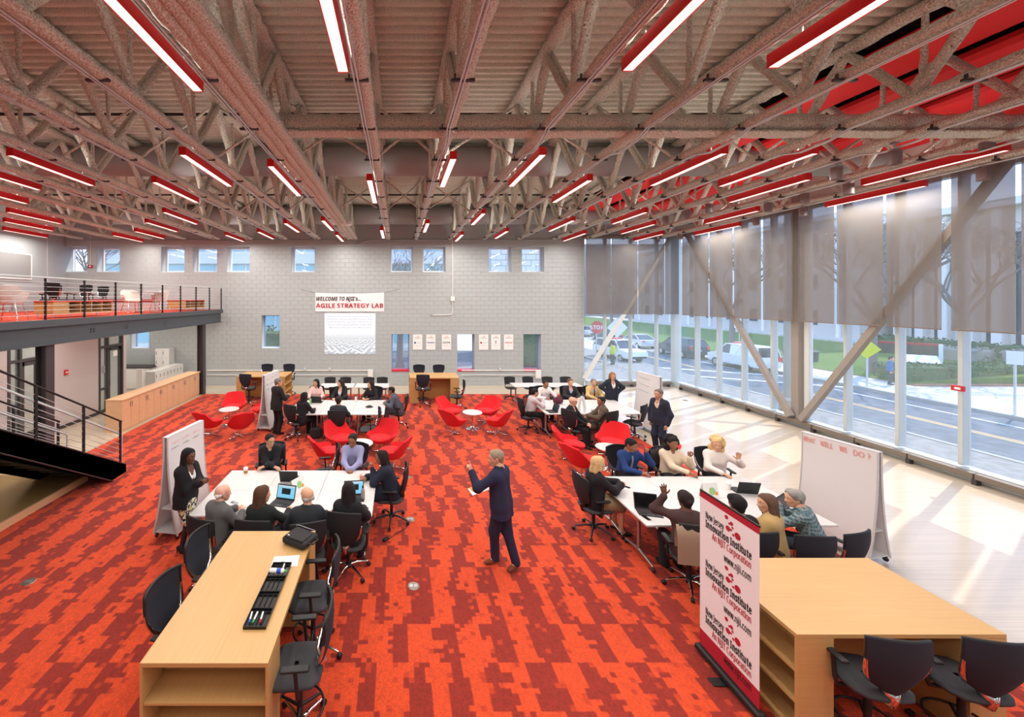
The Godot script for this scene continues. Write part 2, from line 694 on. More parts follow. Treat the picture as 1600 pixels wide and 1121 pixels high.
func build_shell() -> void:
	# floors
	var fl := struct_node("floor")
	put("floor_slab", mb().box(Vector3(-1.3, -0.1, -7.3), Vector3(29.2, 0.2, 24.4)).mesh(), M.plank_floor, fl)
	var cp := mb()
	var x0 := -8.29
	var x1 := 7.05
	var d0 := -3.5
	var d1 := 17.14
	var q := [Vector3(x0, 0.012, -d0), Vector3(x1, 0.012, -d0), Vector3(x1, 0.012, -d1), Vector3(x0, 0.012, -d1)]
	for p: Vector3 in q: cp.vert(p, Vector3.UP, Vector2((p.x - x0) / 17.05, (-p.z + 3.5) / 19.18))
	cp.tri(0, 1, 2); cp.tri(0, 2, 3)
	for k in 4:
		var a: Vector3 = q[k]
		var b: Vector3 = q[(k + 1) % 4]
		cp.quad(Vector3(a.x, 0, a.z), Vector3(b.x, 0, b.z), b, a)
	put("carpet", cp.mesh(), M.carpet, fl)

	# back wall of painted blocks
	var holes := []
	var wins := []
	for px in [[101, 136], [150.5, 187], [252, 288], [302, 339], [354, 390], [455.5, 491.5], [609.5, 645], [660.5, 696], [763.5, 799], [815.7, 850]]:
		wins.append(["high", (px[0] - 622) * BACK / 625.0, (px[1] - 622) * BACK / 625.0, 5.36, 6.55])
	for px in [[612, 639.4], [714.7, 741.6], [818, 845.3]]:
		wins.append(["low", (px[0] - 622) * BACK / 625.0, (px[1] - 622) * BACK / 625.0, 0.66, 2.42])
	for px in [[408.8, 436.6], [204.5, 232.5]]:
		wins.append(["mid", (px[0] - 622) * BACK / 625.0, (px[1] - 622) * BACK / 625.0, 1.75, 3.31])
	for w in wins: holes.append(Rect2(w[1], w[3], w[2] - w[1], w[4] - w[3]))
	var wb := struct_node("wall_back")
	var rest := [Rect2(-16.0, 0, 24.8, 8.5)]
	for h: Rect2 in holes: rest = rect_minus(rest, h)
	var core := mb()
	for r: Rect2 in rest: core.box(Vector3(r.get_center().x, r.get_center().y, -BACK - 0.26), Vector3(r.size.x, r.size.y, 0.48))
	put("wall_core", core.mesh(), M.white_wall, wb)
	var bl := mb()
	var row := 0
	var y := 0.0
	while y < 6.5:
		var h := minf(0.2, 6.56 - y)
		var x := -15.7 - (0.2 if row % 2 else 0.0)
		while x < 8.8:
			var a := maxf(x, -15.7)
			var cut := [Rect2(a + 0.0015, y + 0.0015, minf(x + 0.4, 8.8) - a - 0.003, h - 0.003)]
			for hh: Rect2 in holes: cut = rect_minus(cut, hh.grow(0.002))
			for r: Rect2 in cut:
				if r.size.x < 0.02 or r.size.y < 0.02: continue
				var z := -BACK + R.randf_range(-0.0015, 0.001)
				var b := 0.004
				var A := Vector3(r.position.x, r.position.y, -BACK - 0.006)
				var C := Vector3(r.end.x, r.end.y, -BACK - 0.006)
				var p0 := Vector3(A.x + b, A.y + b, z); var p1 := Vector3(C.x - b, A.y + b, z)
				var p2 := Vector3(C.x - b, C.y - b, z); var p3 := Vector3(A.x + b, C.y - b, z)
				var o1 := Vector3(C.x, A.y, A.z); var o3 := Vector3(A.x, C.y, A.z)
				bl.quad(p0, p1, p2, p3); bl.quad(A, o1, p1, p0); bl.quad(o1, C, p2, p1); bl.quad(C, o3, p3, p2); bl.quad(o3, A, p0, p3)
			x += 0.4
		y += 0.2
		row += 1
	put("block", bl.mesh(), M.white_wall, wb, Vector3.ZERO, "stuff")
	bx("lintel_band", Vector3(-3.45, 7.4, -BACK + 0.005), Vector3(24.5, 1.68, 0.05), M.white_wall, wb, 0.006)
	# header over the corner glazing
	bx("header", Vector3(11.0, 7.62, -BACK - 0.1), Vector3(4.4, 1.3, 0.4), M.white_wall, wb)
	# windows: frame at the outer side of a deep reveal
	var n := 0
	for w in wins:
		n += 1
		var o := Node3D.new()
		o.name = "window_%d" % n
		add_child(o, true)
		o.set_meta("kind", "structure")
		var cx: float = (w[1] + w[2]) / 2
		var cy: float = (w[3] + w[4]) / 2
		var ww: float = w[2] - w[1]
		var hh: float = w[4] - w[3]
		o.position = Vector3(cx, cy, -BACK - 0.43)
		var fm: Material = M.white_frame if w[0] == "high" else M.blue_frame
		var t := 0.075 if w[0] == "high" else 0.035
		var f := mb()
		for s in [-1, 1]:
			f.box(Vector3(s * (ww - t) / 2, 0, 0), Vector3(t, hh, 0.09), 0.006)
			f.box(Vector3(0, s * (hh - t) / 2, 0), Vector3(ww - 2 * t, t, 0.09), 0.006)
		put("frame", f.mesh(), fm, o)
		bx("pane", Vector3(0, 0, -0.005), Vector3(ww - 2 * t, hh - 2 * t, 0.012), M.pane, o, 0.0)
		if w[0] == "low": bx("sill", Vector3(0, -hh / 2 + 0.035, 0.245), Vector3(ww - 0.006, 0.07, 0.42), M.sill_red, o)
		else: bx("sill", Vector3(0, -hh / 2 + 0.012, 0.2), Vector3(ww - 0.006, 0.024, 0.36), M.white_frame, o)
	# side, rear
	var wl := struct_node("wall_left")
	bx("wall_core", Vector3(LEFT - 0.15, 4.2, -7.3), Vector3(0.3, 8.6, 24.4), M.white_wall, wl)
	for d in [15.3, 17.9]:
		bx("joint_strip", Vector3(LEFT + 0.004, 5.9, -d), Vector3(0.012, 4.5, 0.02), M.white_plain, wl, 0.002)
	var wr := struct_node("wall_rear")
	bx("wall_core", Vector3(-1.3, 4.2, -REAR + 0.15), Vector3(29.2, 8.6, 0.3), M.white_wall, wr)
	var ws := struct_node("wall_street")
	bx("wall_core", Vector3(13.1, 7.68, -7.25), Vector3(0.35, 1.2, 23.7), M.stone_grey, ws)
	bx("wall_core", Vector3(13.1, 4.2, 2.4), Vector3(0.35, 8.4, 4.2), M.white_wall, ws)

	# baseboard conduit, vertical conduit and boxes on the back wall
	var rc := thing("wall_conduit", "white painted conduit dropping down the back wall from the joists to a box", "conduit", Vector3(0, 0, -BACK + 0.03))
	var cxx := (707.0 - 622) * BACK / 625.0
	put("pipe", mb().tube([Vector3(cxx, 6.9, 0), Vector3(cxx, 3.8, 0)], [0.02], 8).mesh(), M.white_plain, rc)
	put("pipe", mb().tube([Vector3(cxx, 3.7, 0), Vector3(cxx, 3.45, 0), Vector3(cxx - 0.06, 3.37, 0), Vector3(cxx - 0.16, 3.34, 0), Vector3(cxx - 0.95, 3.32, 0)], [0.02], 8).mesh(), M.white_plain, rc)
	bx("junction_box", Vector3(cxx, 4.1, 0.02), Vector3(0.2, 0.22, 0.1), M.white_plain, rc, 0.01)
	bx("junction_box", Vector3(cxx - 0.97, 3.33, 0.0), Vector3(0.07, 0.07, 0.06), M.alu, rc, 0.01)
	var k2 := 0
	for seg in [[-9.0, -1.3, "left"], [3.0, 6.6, "right"]]:
		var o2 := thing("raceway", ["white raceway with two outlet boxes along the back wall left of the middle counter", "white raceway with one outlet box along the back wall right of the middle counter"][k2], "raceway", Vector3(0, 0, -BACK + 0.03))
		bx("rail", Vector3((seg[0] + seg[1]) / 2, 0.72, 0), Vector3(seg[1] - seg[0], 0.045, 0.04), M.white_plain, o2)
		bx("rail", Vector3((seg[0] + seg[1]) / 2, 0.5, 0), Vector3(seg[1] - seg[0], 0.03, 0.03), M.white_plain, o2)
		for f in ([0.6, 0.75] if k2 == 0 else [0.5]):
			bx("outlet_box", Vector3(lerpf(seg[0], seg[1], f), 0.78, 0.02), Vector3(0.12, 0.14, 0.08), M.locker, o2, 0.008)
		bx("end_box", Vector3(seg[1], 0.55, 0.03), Vector3(0.24, 0.4, 0.12), M.white_plain, o2, 0.008)
		k2 += 1
	var al := thing("fire_alarm", "small dark red fire alarm on the back wall between the two leftmost high windows", "alarm", Vector3((142.0 - 622) * BACK / 625, 5.62, -BACK + 0.04))
	bx("body", Vector3.ZERO, Vector3(0.2, 0.14, 0.07), M.ink_red, al, 0.01)
	bx("strobe", Vector3(0.02, 0, 0.045), Vector3(0.09, 0.06, 0.03), M.paper, al, 0.01)
	put("cable", mb().tube([Vector3(0, 0.07, -0.02), Vector3(0, 1.5, -0.02)], [0.015], 6).mesh(), M.white_plain, al)
	var pr := thing("ceiling_raceway", "grey conduit running along the top of the back wall", "conduit", Vector3(0, 6.86, -BACK + 0.07))
	put("pipe", mb().tube([Vector3(-15.5, 0.0, 0), Vector3(-2.2, 0, 0)], [0.022], 8).mesh(), M.duct_light, pr)
	put("pipe", mb().tube([Vector3(-2.0, -0.18, 0), Vector3(-1.3, 0.02, 0), Vector3(8.6, 0.02, 0)], [0.022], 8).mesh(), M.duct_light, pr)

# ------------------------------------------------------------------ roof: deck, joists, ducts, lamps
var JX := [-14.8, -13.1, -11.55, -10.0, -8.42, -6.87, -5.27, -3.72, -2.15, -0.45, 0.85, 2.44, 4.04, 5.67, 7.3, 8.8, 10.5, 12.0]
const JB := 6.87
var WORD := ["first", "second", "third", "fourth", "fifth", "sixth", "seventh", "eighth", "ninth", "tenth", "eleventh", "twelfth", "thirteenth", "fourteenth", "fifteenth", "sixteenth", "seventeenth", "eighteenth"]

func lumpy(m: Mb, a: Vector3, b: Vector3, w: float, h: float, jit := 0.13) -> Mb:
	seed(int(absf(a.x * 131 + a.y * 17 + a.z * 7 + b.y * 3 + w * 1000)))
	var n := maxi(3, int(a.distance_to(b) / 0.13))
	var path := []
	for i in n + 1: path.append(a.lerp(b, float(i) / n) + Vector3(randf_range(-1, 1), randf_range(-1, 1), 0) * 0.008)
	return m.tube(path, [h], 8, true, Vector2(w / h, 1.0), jit)

func build_ceiling() -> void:
	var ce := struct_node("ceiling")
	bx("roof_slab", Vector3(-1.3, 8.5, -7.3), Vector3(29.2, 0.22, 24.6), M.steel_dark, ce)
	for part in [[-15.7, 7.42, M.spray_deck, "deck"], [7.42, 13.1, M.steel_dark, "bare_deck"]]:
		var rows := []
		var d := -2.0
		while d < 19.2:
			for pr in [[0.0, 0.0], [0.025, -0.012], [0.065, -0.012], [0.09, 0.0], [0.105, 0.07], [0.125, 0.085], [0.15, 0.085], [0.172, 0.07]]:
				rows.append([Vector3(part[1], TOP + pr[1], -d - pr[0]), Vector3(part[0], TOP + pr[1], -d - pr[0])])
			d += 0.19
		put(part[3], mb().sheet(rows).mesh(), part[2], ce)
	# red soffit panels between the right-hand joists
	for s in [[7.62, 8.62], [9.12, 10.3], [10.72, 11.9], [12.3, 13.0]]:
		var prof := PackedVector2Array([Vector2(s[0], 7.98), Vector2(s[0] + 0.06, 7.9), Vector2(s[1] - 0.06, 7.9), Vector2(s[1], 7.98), Vector2(s[1], 8.06), Vector2(s[0], 8.06)])
		put("soffit_panel", mb().prism(prof, -18.6, -3.0).mesh(), M.soffit_red, ce)
	# joists
	var up := mb()
	var dn := mb()
	var thin := mb()
	lumpy(up, Vector3(0.045, 0.05, 0), Vector3(0.045, 1.16, -0.84), 0.042, 0.05)
	lumpy(up, Vector3(-0.045, 0.05, 0), Vector3(-0.045, 1.16, -0.84), 0.042, 0.05)
	lumpy(dn, Vector3(0, 0.05, -0.06), Vector3(0, 1.16, 0.8), 0.075, 0.07)
	lumpy(thin, Vector3(0, 0.05, 0.05), Vector3(0, 1.16, 0.1), 0.035, 0.035)
	var up_m := up.mesh()
	var dn_m := dn.mesh()
	var thin_m := thin.mesh()
	var clip := mb().box(Vector3.ZERO, Vector3(0.3, 0.035, 0.045), 0.004).box(Vector3(-0.1, 0.03, 0), Vector3(0.02, 0.1, 0.03), 0.003).mesh()
	for j in JX.size():
		var x: float = JX[j]
		var big := j == 8
		var lab := "sprayed steel roof joist, %s from the left wall" % WORD[j]
		if big: lab = "wide double sprayed roof girder where the cross beam begins, ninth from the left wall"
		var o := thing("roof_joist", lab, "joist", Vector3(x, JB, 0), 0.0, "sprayed steel roof joists")
		var bc := mb()
		if big:
			for dx in [-0.17, 0.0, 0.17]: lumpy(bc, Vector3(dx, 0.07, 1.0), Vector3(dx, 0.07, -18.7), 0.1, 0.085)
			lumpy(bc, Vector3(0.06, 0.2, 1.0), Vector3(0.06, 0.2, -18.7), 0.16, 0.07)
		else:
			lumpy(bc, Vector3(0, 0.06, 1.0), Vector3(0, 0.06, -18.7), 0.105, 0.075)
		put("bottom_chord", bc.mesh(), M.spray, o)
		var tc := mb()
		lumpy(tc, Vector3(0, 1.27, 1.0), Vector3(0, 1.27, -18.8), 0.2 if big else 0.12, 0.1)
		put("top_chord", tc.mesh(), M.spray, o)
		for k in range(-2, 8):
			var d := 5.63 + 1.72 * k
			for dx in ([-0.16, 0.16] if big else [0.0]):
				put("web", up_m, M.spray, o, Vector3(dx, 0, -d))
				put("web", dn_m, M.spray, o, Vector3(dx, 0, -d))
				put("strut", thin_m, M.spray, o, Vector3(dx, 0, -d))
		if j >= 4:
			var px := -0.1 if x < 0 else -0.06
			if big: px = -0.3
			var bend := x > -0.9
			for c in 2:
				var xx := px + c * 0.045
				var path := [Vector3(xx, -0.03, 0.6)]
				if bend: path += [Vector3(xx, -0.03, -6.4), Vector3(xx + 0.02, -0.1, -6.75), Vector3(xx + 0.02, -0.12, -7.25), Vector3(xx, -0.04, -7.6)]
				path.append(Vector3(xx, -0.03, -18.4))
				put("conduit", mb().tube(path, [0.013], 6).mesh(), M.conduit, o)
			for k in 11:
				put("clip", clip, M.steel_dark, o, Vector3(px + 0.03, -0.01, -3.6 - k * 1.45))
	# big sprayed cross beam
	var cb := thing("cross_beam", "big round sprayed beam crossing the hall under the joists", "beam", Vector3(0, 0, -7.0))
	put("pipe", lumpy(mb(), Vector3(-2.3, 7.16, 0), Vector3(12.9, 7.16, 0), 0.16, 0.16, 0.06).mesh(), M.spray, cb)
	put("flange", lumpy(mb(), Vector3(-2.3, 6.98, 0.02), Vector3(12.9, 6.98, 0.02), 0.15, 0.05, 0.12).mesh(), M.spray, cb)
	# cross bridging between the joists
	var far := 0
	for d in [8.15, 13.2]:
		for j in range(5, JX.size() - 1):
			var a: float = JX[j]
			var b: float = JX[j + 1]
			var o := thing("cross_bridging", "thin crossed bars between the %s and %s joists, %s the nearer duct" % [WORD[j], WORD[j + 1], ["before", "behind"][far]], "bracing", P((a + b) / 2, d, 7.5), 0.0, "thin crossed bars between joists")
			for s in [-1, 1]:
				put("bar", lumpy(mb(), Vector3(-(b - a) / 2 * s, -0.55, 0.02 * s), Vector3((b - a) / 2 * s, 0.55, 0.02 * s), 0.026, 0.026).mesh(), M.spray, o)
		far += 1
	# ducts and pipes
	for q in [[10.65, "nearer"], [17.6, "farther"]]:
		var o := thing("round_duct", "big dark round air duct crossing the hall, the %s of two" % q[1], "duct", P(0, q[0], 7.76))
		var seg := 0
		var x := -14.0
		while x < 12.6:
			var m := mb()
			m.T = Transform3D(Basis(Vector3.FORWARD, PI / 2), Vector3(x, 0, 0))
			m.lathe([Vector2(0.385, 0), Vector2(0.385, 2.94), Vector2(0.4, 2.945), Vector2(0.4, 2.99), Vector2(0.385, 3.0)], 24)
			put("segment", m.mesh(), M.duct, o)
			x += 3.0
	for q in [[8.5, "nearer"], [15.1, "farther"]]:
		var o := thing("sprinkler_pipe", "thin black pipe crossing under the roof deck, the %s of two" % q[1], "pipe", P(0, q[0], 8.02))
		put("pipe", mb().tube([Vector3(-15.4, 0, 0), Vector3(12.8, 0, 0)], [0.03], 8).mesh(), M.pipe_black, o)
	# lamps: ends of their glowing faces in the photograph
	var L := [
		[13, 243, 159, 291], [-70, 265, 52, 291], [-60, 292, 45, 316], [11, 332, 107, 350], [9, 347, 96, 361], [16, 361, 93, 371],
		[288, 242, 370, 292], [236, 285, 316, 317], [257, 332, 316, 351], [226, 350, 284, 361], [207, 364, 261, 372], [185, 372, 237, 379],
		[425, 260, 475, 307], [446, 350, 472, 363], [401, 364, 431, 373], [361, 372, 392, 380], [502, 345, 525, 361], [537, 380, 549, 387],
		[577, 282, 587, 318], [596, 360, 600, 373], [708, 250, 690, 292], [665, 350, 662, 363], [756, 335, 736, 351], [720, 372, 708, 381],
		[792, 362, 772, 373], [850, 242, 795, 292], [926, 282, 862, 317], [1136, 240, 1012, 291], [1280, 240, 1121, 292], [1269, 281, 1136, 317],
		[1586, 235, 1348, 290], [1454, 291, 1291, 324], [1014, 334, 948, 349], [1029, 351, 971, 366], [1182, 330, 1093, 350], [1155, 353, 1082, 368],
		[889, 345, 850, 362], [1019, 371, 971, 381], [899, 370, 865, 381]]
	var lamps := []
	for l in L:
		var a := G(l[0], l[1], LH)
		var b := G(l[2], l[3], LH)
		lamps.append([(a.x + b.x) / 2, -a.z, -b.z])
	for l in [[317, 144], [542, 114], [981, 112], [1213, 107]]:
		var a := G(l[0], l[1], LH)
		lamps.append([a.x, -a.z - 2.3, -a.z])
	# unseen lamps added for light: the pattern goes on above and behind the camera
	for x in [-12.2, -8.8, -5.6, 6.0, 9.3, -0.6, 4.2]: lamps.append([x, 0.2, 2.5])
	for x in [-10.5, -7.2, -4.0, 1.0, 2.6, 7.7, 11.0]: lamps.append([x, -2.9, -0.6])
	# order: by joist, then from the back wall
	var by := {}
	for l in lamps:
		var best := 0
		for j in JX.size():
			if absf(JX[j] - l[0]) < absf(JX[best] - l[0]): best = j
		if not by.has(best): by[best] = []
		by[best].append(l)
	for j: int in by:
		var list: Array = by[j]
		list.sort_custom(func(p, q): return p[1] > q[1])
		for k in list.size():
			var l: Array = list[k]
			l[0] = JX[j] + (-0.36 if j == 8 else (-0.18 if j < 10 else 0.18))
			if l[2] > 18.1:
				l[1] -= l[2] - 18.1
				l[2] = 18.1
			var ln: float = clampf(l[2] - l[1], 1.9, 2.7)
			var lab := "red linear ceiling light on the %s joist from the left, %s from the back" % [WORD[j], WORD[k]]
			var o := thing("linear_light", lab, "ceiling light", P(l[0], (l[1] + l[2]) / 2, LH), 0.0, "red linear lights under the joists")
			var hs := mb()
			hs.box(Vector3(0, 0.085, 0), Vector3(0.13, 0.13, ln), 0.004)
			for s in [-1, 1]:
				hs.box(Vector3(s * 0.0605, 0.01, 0), Vector3(0.009, 0.024, ln), 0.002)
				hs.box(Vector3(0, 0.01, s * (ln / 2 - 0.0045)), Vector3(0.13, 0.024, 0.009), 0.002)
			put("housing", hs.mesh(), M.lamp_red, o)
			bx("lens", Vector3(0, 0.012, 0), Vector3(0.108, 0.018, ln - 0.03), M.lamp_lens, o, 0.002)
			for s in [-1, 1]:
				put("hanger", mb().tube([Vector3(0, 0.14, s * ln * 0.35), Vector3(0.0, 0.24, s * ln * 0.35)], [0.008], 6).mesh(), M.conduit, o)
			var al := AreaLight3D.new()
			al.name = "light"
			al.area_size = Vector2(0.1, ln - 0.04)
			al.light_color = c8(255, 249, 242)
			al.light_energy = LAMP_E
			al.area_range = 40.0
			al.shadow_enabled = true
			al.rotation.x = -PI / 2
			al.position = Vector3(0, -0.012, 0)
			o.add_child(al, true)
			# upward lens and light added on top of each fitting to brighten the roof
			bx("added_upper_lens", Vector3(0, 0.151, 0), Vector3(0.09, 0.006, ln - 0.05), M.lamp_lens, o, 0.0)
			var ul: AreaLight3D = al.duplicate()
			ul.name = "added_upper_light"
			ul.light_energy = ADDED_UP_E
			ul.rotation.x = PI / 2
			ul.position.y = 0.16
			o.add_child(ul, true)
	# small cylinder downlights near the glass
	var dl := [[1542, 233], [1398, 258], [1307, 281], [1536, 282], [1326, 304], [1257, 318], [1255, 338], [1200, 331], [1108, 333], [1072, 342], [1181, 352], [1040, 350], [1063, 374], [1028, 378]]
	for k in dl.size():
		var p := Vector3.ZERO
		for x: float in JX.slice(13):
			var w := W(dl[k][0], dl[k][1], 625.0 * x / (dl[k][0] - 622.0))
			if p == Vector3.ZERO or absf(w.y - 6.6) < absf(p.y - 6.6): p = w
		var o := thing("cylinder_downlight", "small grey cylinder downlight under the joists by the glass, %s from the camera" % WORD[k], "downlight", p, 0.0, "small grey cylinder downlights")
		put("body", mb().lathe([Vector2(0.06, 0.02), Vector2(0.088, 0), Vector2(0.092, 0.005), Vector2(0.092, 0.24), Vector2(0.085, 0.25), Vector2(0.0001, 0.25)], 16).mesh(), M.downlight, o)
		put("stem", mb().tube([Vector3(0, 0.24, 0), Vector3(0, maxf(0.3, 6.9 - p.y), 0)], [0.015], 6).mesh(), M.conduit, o)
		put("trim_disc", mb().cyl(Vector3(0, 0.38, 0), 0.06, 0.02).mesh(), M.downlight, o)

const LH := 6.70

# ------------------------------------------------------------------ glass wall to the street
func build_street_wall() -> void:
	var o := struct_node("window_16")
	var md := [17.28, 16.1, 14.93, 13.76, 11.5, 10.3, 9.14, 7.98, 6.8, 5.65, 4.5, 3.3, 2.1, 0.9]
	for d in md: bx("mullion", Vector3(12.94, 4.3, -d), Vector3(0.2, 8.0, 0.085), M.mullion, o, 0.006)
	var edge := [18.55] + md.slice(0, 4) + [12.6] + md.slice(4)
	for k in edge.size() - 1:
		var a: float = edge[k]
		var b: float = edge[k + 1]
		bx("pane", Vector3(13.0, 3.7, -(a + b) / 2), Vector3(0.012, 6.9, a - b - 0.06), M.pane, o, 0.0)
	bx("sill", Vector3(12.98, 0.13, -9.0), Vector3(0.26, 0.26, 19.4), M.mullion, o, 0.01)
	bx("head_rail", Vector3(12.94, 7.0, -9.0), Vector3(0.2, 0.16, 19.4), M.mullion, o, 0.01)
	bx("corner_column", Vector3(12.98, 4.2, -18.68), Vector3(0.3, 8.1, 0.3), M.mullion, o, 0.01)
	bx("column", Vector3(12.88, 4.2, -12.9), Vector3(0.2, 8.1, 0.24), M.column_tan, o, 0.01)
	bx("column", Vector3(12.99, 4.2, -12.66), Vector3(0.16, 8.1, 0.16), M.column_white, o, 0.02)
	bx("column", Vector3(12.88, 4.2, -7.15), Vector3(0.2, 8.1, 0.24), M.column_tan, o, 0.01)
	var brace := func(a: Vector3, b: Vector3) -> void:
		var m := mb()
		var t := (b - a).normalized()
		var B := Basis.looking_at(t, Vector3.UP)
		m.box((a + b) / 2, Vector3(0.16, 0.17, a.distance_to(b)), 0.012, B)
		put("brace", m.mesh(), M.column_tan, o)
	brace.call(P(12.66, 12.9, 0.3), P(12.66, 17.6, 7.05))
	brace.call(P(12.66, 12.55, 0.3), P(12.66, 8.25, 7.05))
	brace.call(P(12.66, 7.0, 0.3), P(12.66, 2.4, 7.05))
	# glazing that closes the back right corner
	var c := struct_node("window_17")
	var mx := [9.72, 10.93, 12.15]
	for x in mx: bx("mullion", P(x, 18.82, 4.0), Vector3(0.085, 7.5, 0.2), M.mullion, c, 0.006)
	var ex := [8.82, 9.72, 10.93, 12.15, 12.9]
	for k in 4: bx("pane", P((ex[k] + ex[k + 1]) / 2, 18.86, 3.7), Vector3(ex[k + 1] - ex[k] - 0.05, 6.9, 0.012), M.pane, c, 0.0)
	bx("sill", P(10.9, 18.84, 0.13), Vector3(4.1, 0.26, 0.22), M.mullion, c, 0.01)
	var m2 := mb()
	var a2 := W(913, 592, 18.5)
	var b2 := W(1049, 370, 18.5)
	m2.box((a2 + b2) / 2, Vector3(0.16, 0.17, a2.distance_to(b2)), 0.012, Basis.looking_at((b2 - a2).normalized(), Vector3.UP))
	put("brace", m2.mesh(), M.column_white, c)
	# heater along the glass
	var h := thing("baseboard_heater", "long tan baseboard heater running along the foot of the street glass", "heater", Vector3(12.72, 0, 0))
	var d := 18.0
	while d > 3.0:
		bx("cover", Vector3(0, 0.185, -d + 0.57), Vector3(0.13, 0.13, 1.13), M.heater, h, 0.015)
		bx("bracket", Vector3(0, 0.06, -d), Vector3(0.12, 0.13, 0.09), M.steel_dark, h, 0.01)
		d -= 1.15
	var hb := thing("baseboard_heater", "short tan baseboard heater under the glass in the back corner", "heater", P(10.9, 18.62))
	bx("cover", Vector3(0, 0.17, 0), Vector3(3.6, 0.13, 0.12), M.heater, hb, 0.015)
	for x in [-1.7, 0.0, 1.7]: bx("bracket", Vector3(x, 0.05, 0), Vector3(0.1, 0.11, 0.1), M.steel_dark, hb, 0.01)
	# roller blinds
	var be := [[17.6, 16.12], [16.05, 14.95], [14.88, 13.78], [13.7, 12.68], [12.45, 11.47], [11.4, 10.31], [10.24, 9.2], [9.04, 8.1], [8.02, 6.95], [6.9, 5.8], [5.7, 4.6], [4.5, 3.4], [3.3, 2.2]]
	var names := ["next to the glass corner column", "second from the corner column", "third from the corner column", "just before the tan column", "just past the tan column", "second past the tan column", "third past the tan column", "fourth past the tan column", "at the right edge of the view"]
	for k in be.size():
		var lab := "grey-brown see-through roller blind on the street glass, %s" % (names[k] if k < names.size() else "%s beyond the right edge of the view" % WORD[k - names.size()])
		blind(lab, P(12.5, (be[k][0] + be[k][1]) / 2), be[k][0] - be[k][1], 90.0)
	var bb := [[8.65, 9.79], [9.83, 11.02], [11.06, 12.26], [12.3, 12.93]]
	var nb := ["beside the white back wall", "second from the white back wall", "third from the white back wall", "narrow one in the corner"]
	for k in 4: blind("grey-brown roller blind on the back corner glass, %s" % nb[k], P((bb[k][0] + bb[k][1]) / 2, 18.42), bb[k][1] - bb[k][0], 0.0)
	var fa := thing("fire_alarm", "small red fire alarm on a window post by the street", "alarm", W(1497, 607, 9.05))
	bx("body", Vector3.ZERO, Vector3(0.07, 0.12, 0.2), M.sign_red, fa, 0.008)
	bx("strobe", Vector3(-0.04, 0, 0.02), Vector3(0.03, 0.05, 0.1), M.paper, fa, 0.008)

func blind(label: String, at: Vector3, w: float, turn: float) -> void:
	var o := thing("roller_blind", label, "blind", at, turn, "grey-brown roller blinds")
	bx("cloth", Vector3(0, 5.2, 0), Vector3(w, 3.56, 0.004), M.blind, o, 0.0)
	bx("hem", Vector3(0, 3.4, 0), Vector3(w, 0.035, 0.014), M.blind_hem, o, 0.004)
	var bz := 0.2 if turn > 0.0 else -0.2
	for e in [-1, 1]: bx("bracket", Vector3(e * (w / 2 - 0.03), 7.0, bz), Vector3(0.04, 0.06, 0.44), M.blind_hem, o, 0.004)
	put("roller", mb().tube([Vector3(-w / 2, 6.99, 0), Vector3(w / 2, 6.99, 0)], [0.04], 10).mesh(), M.blind_hem, o)

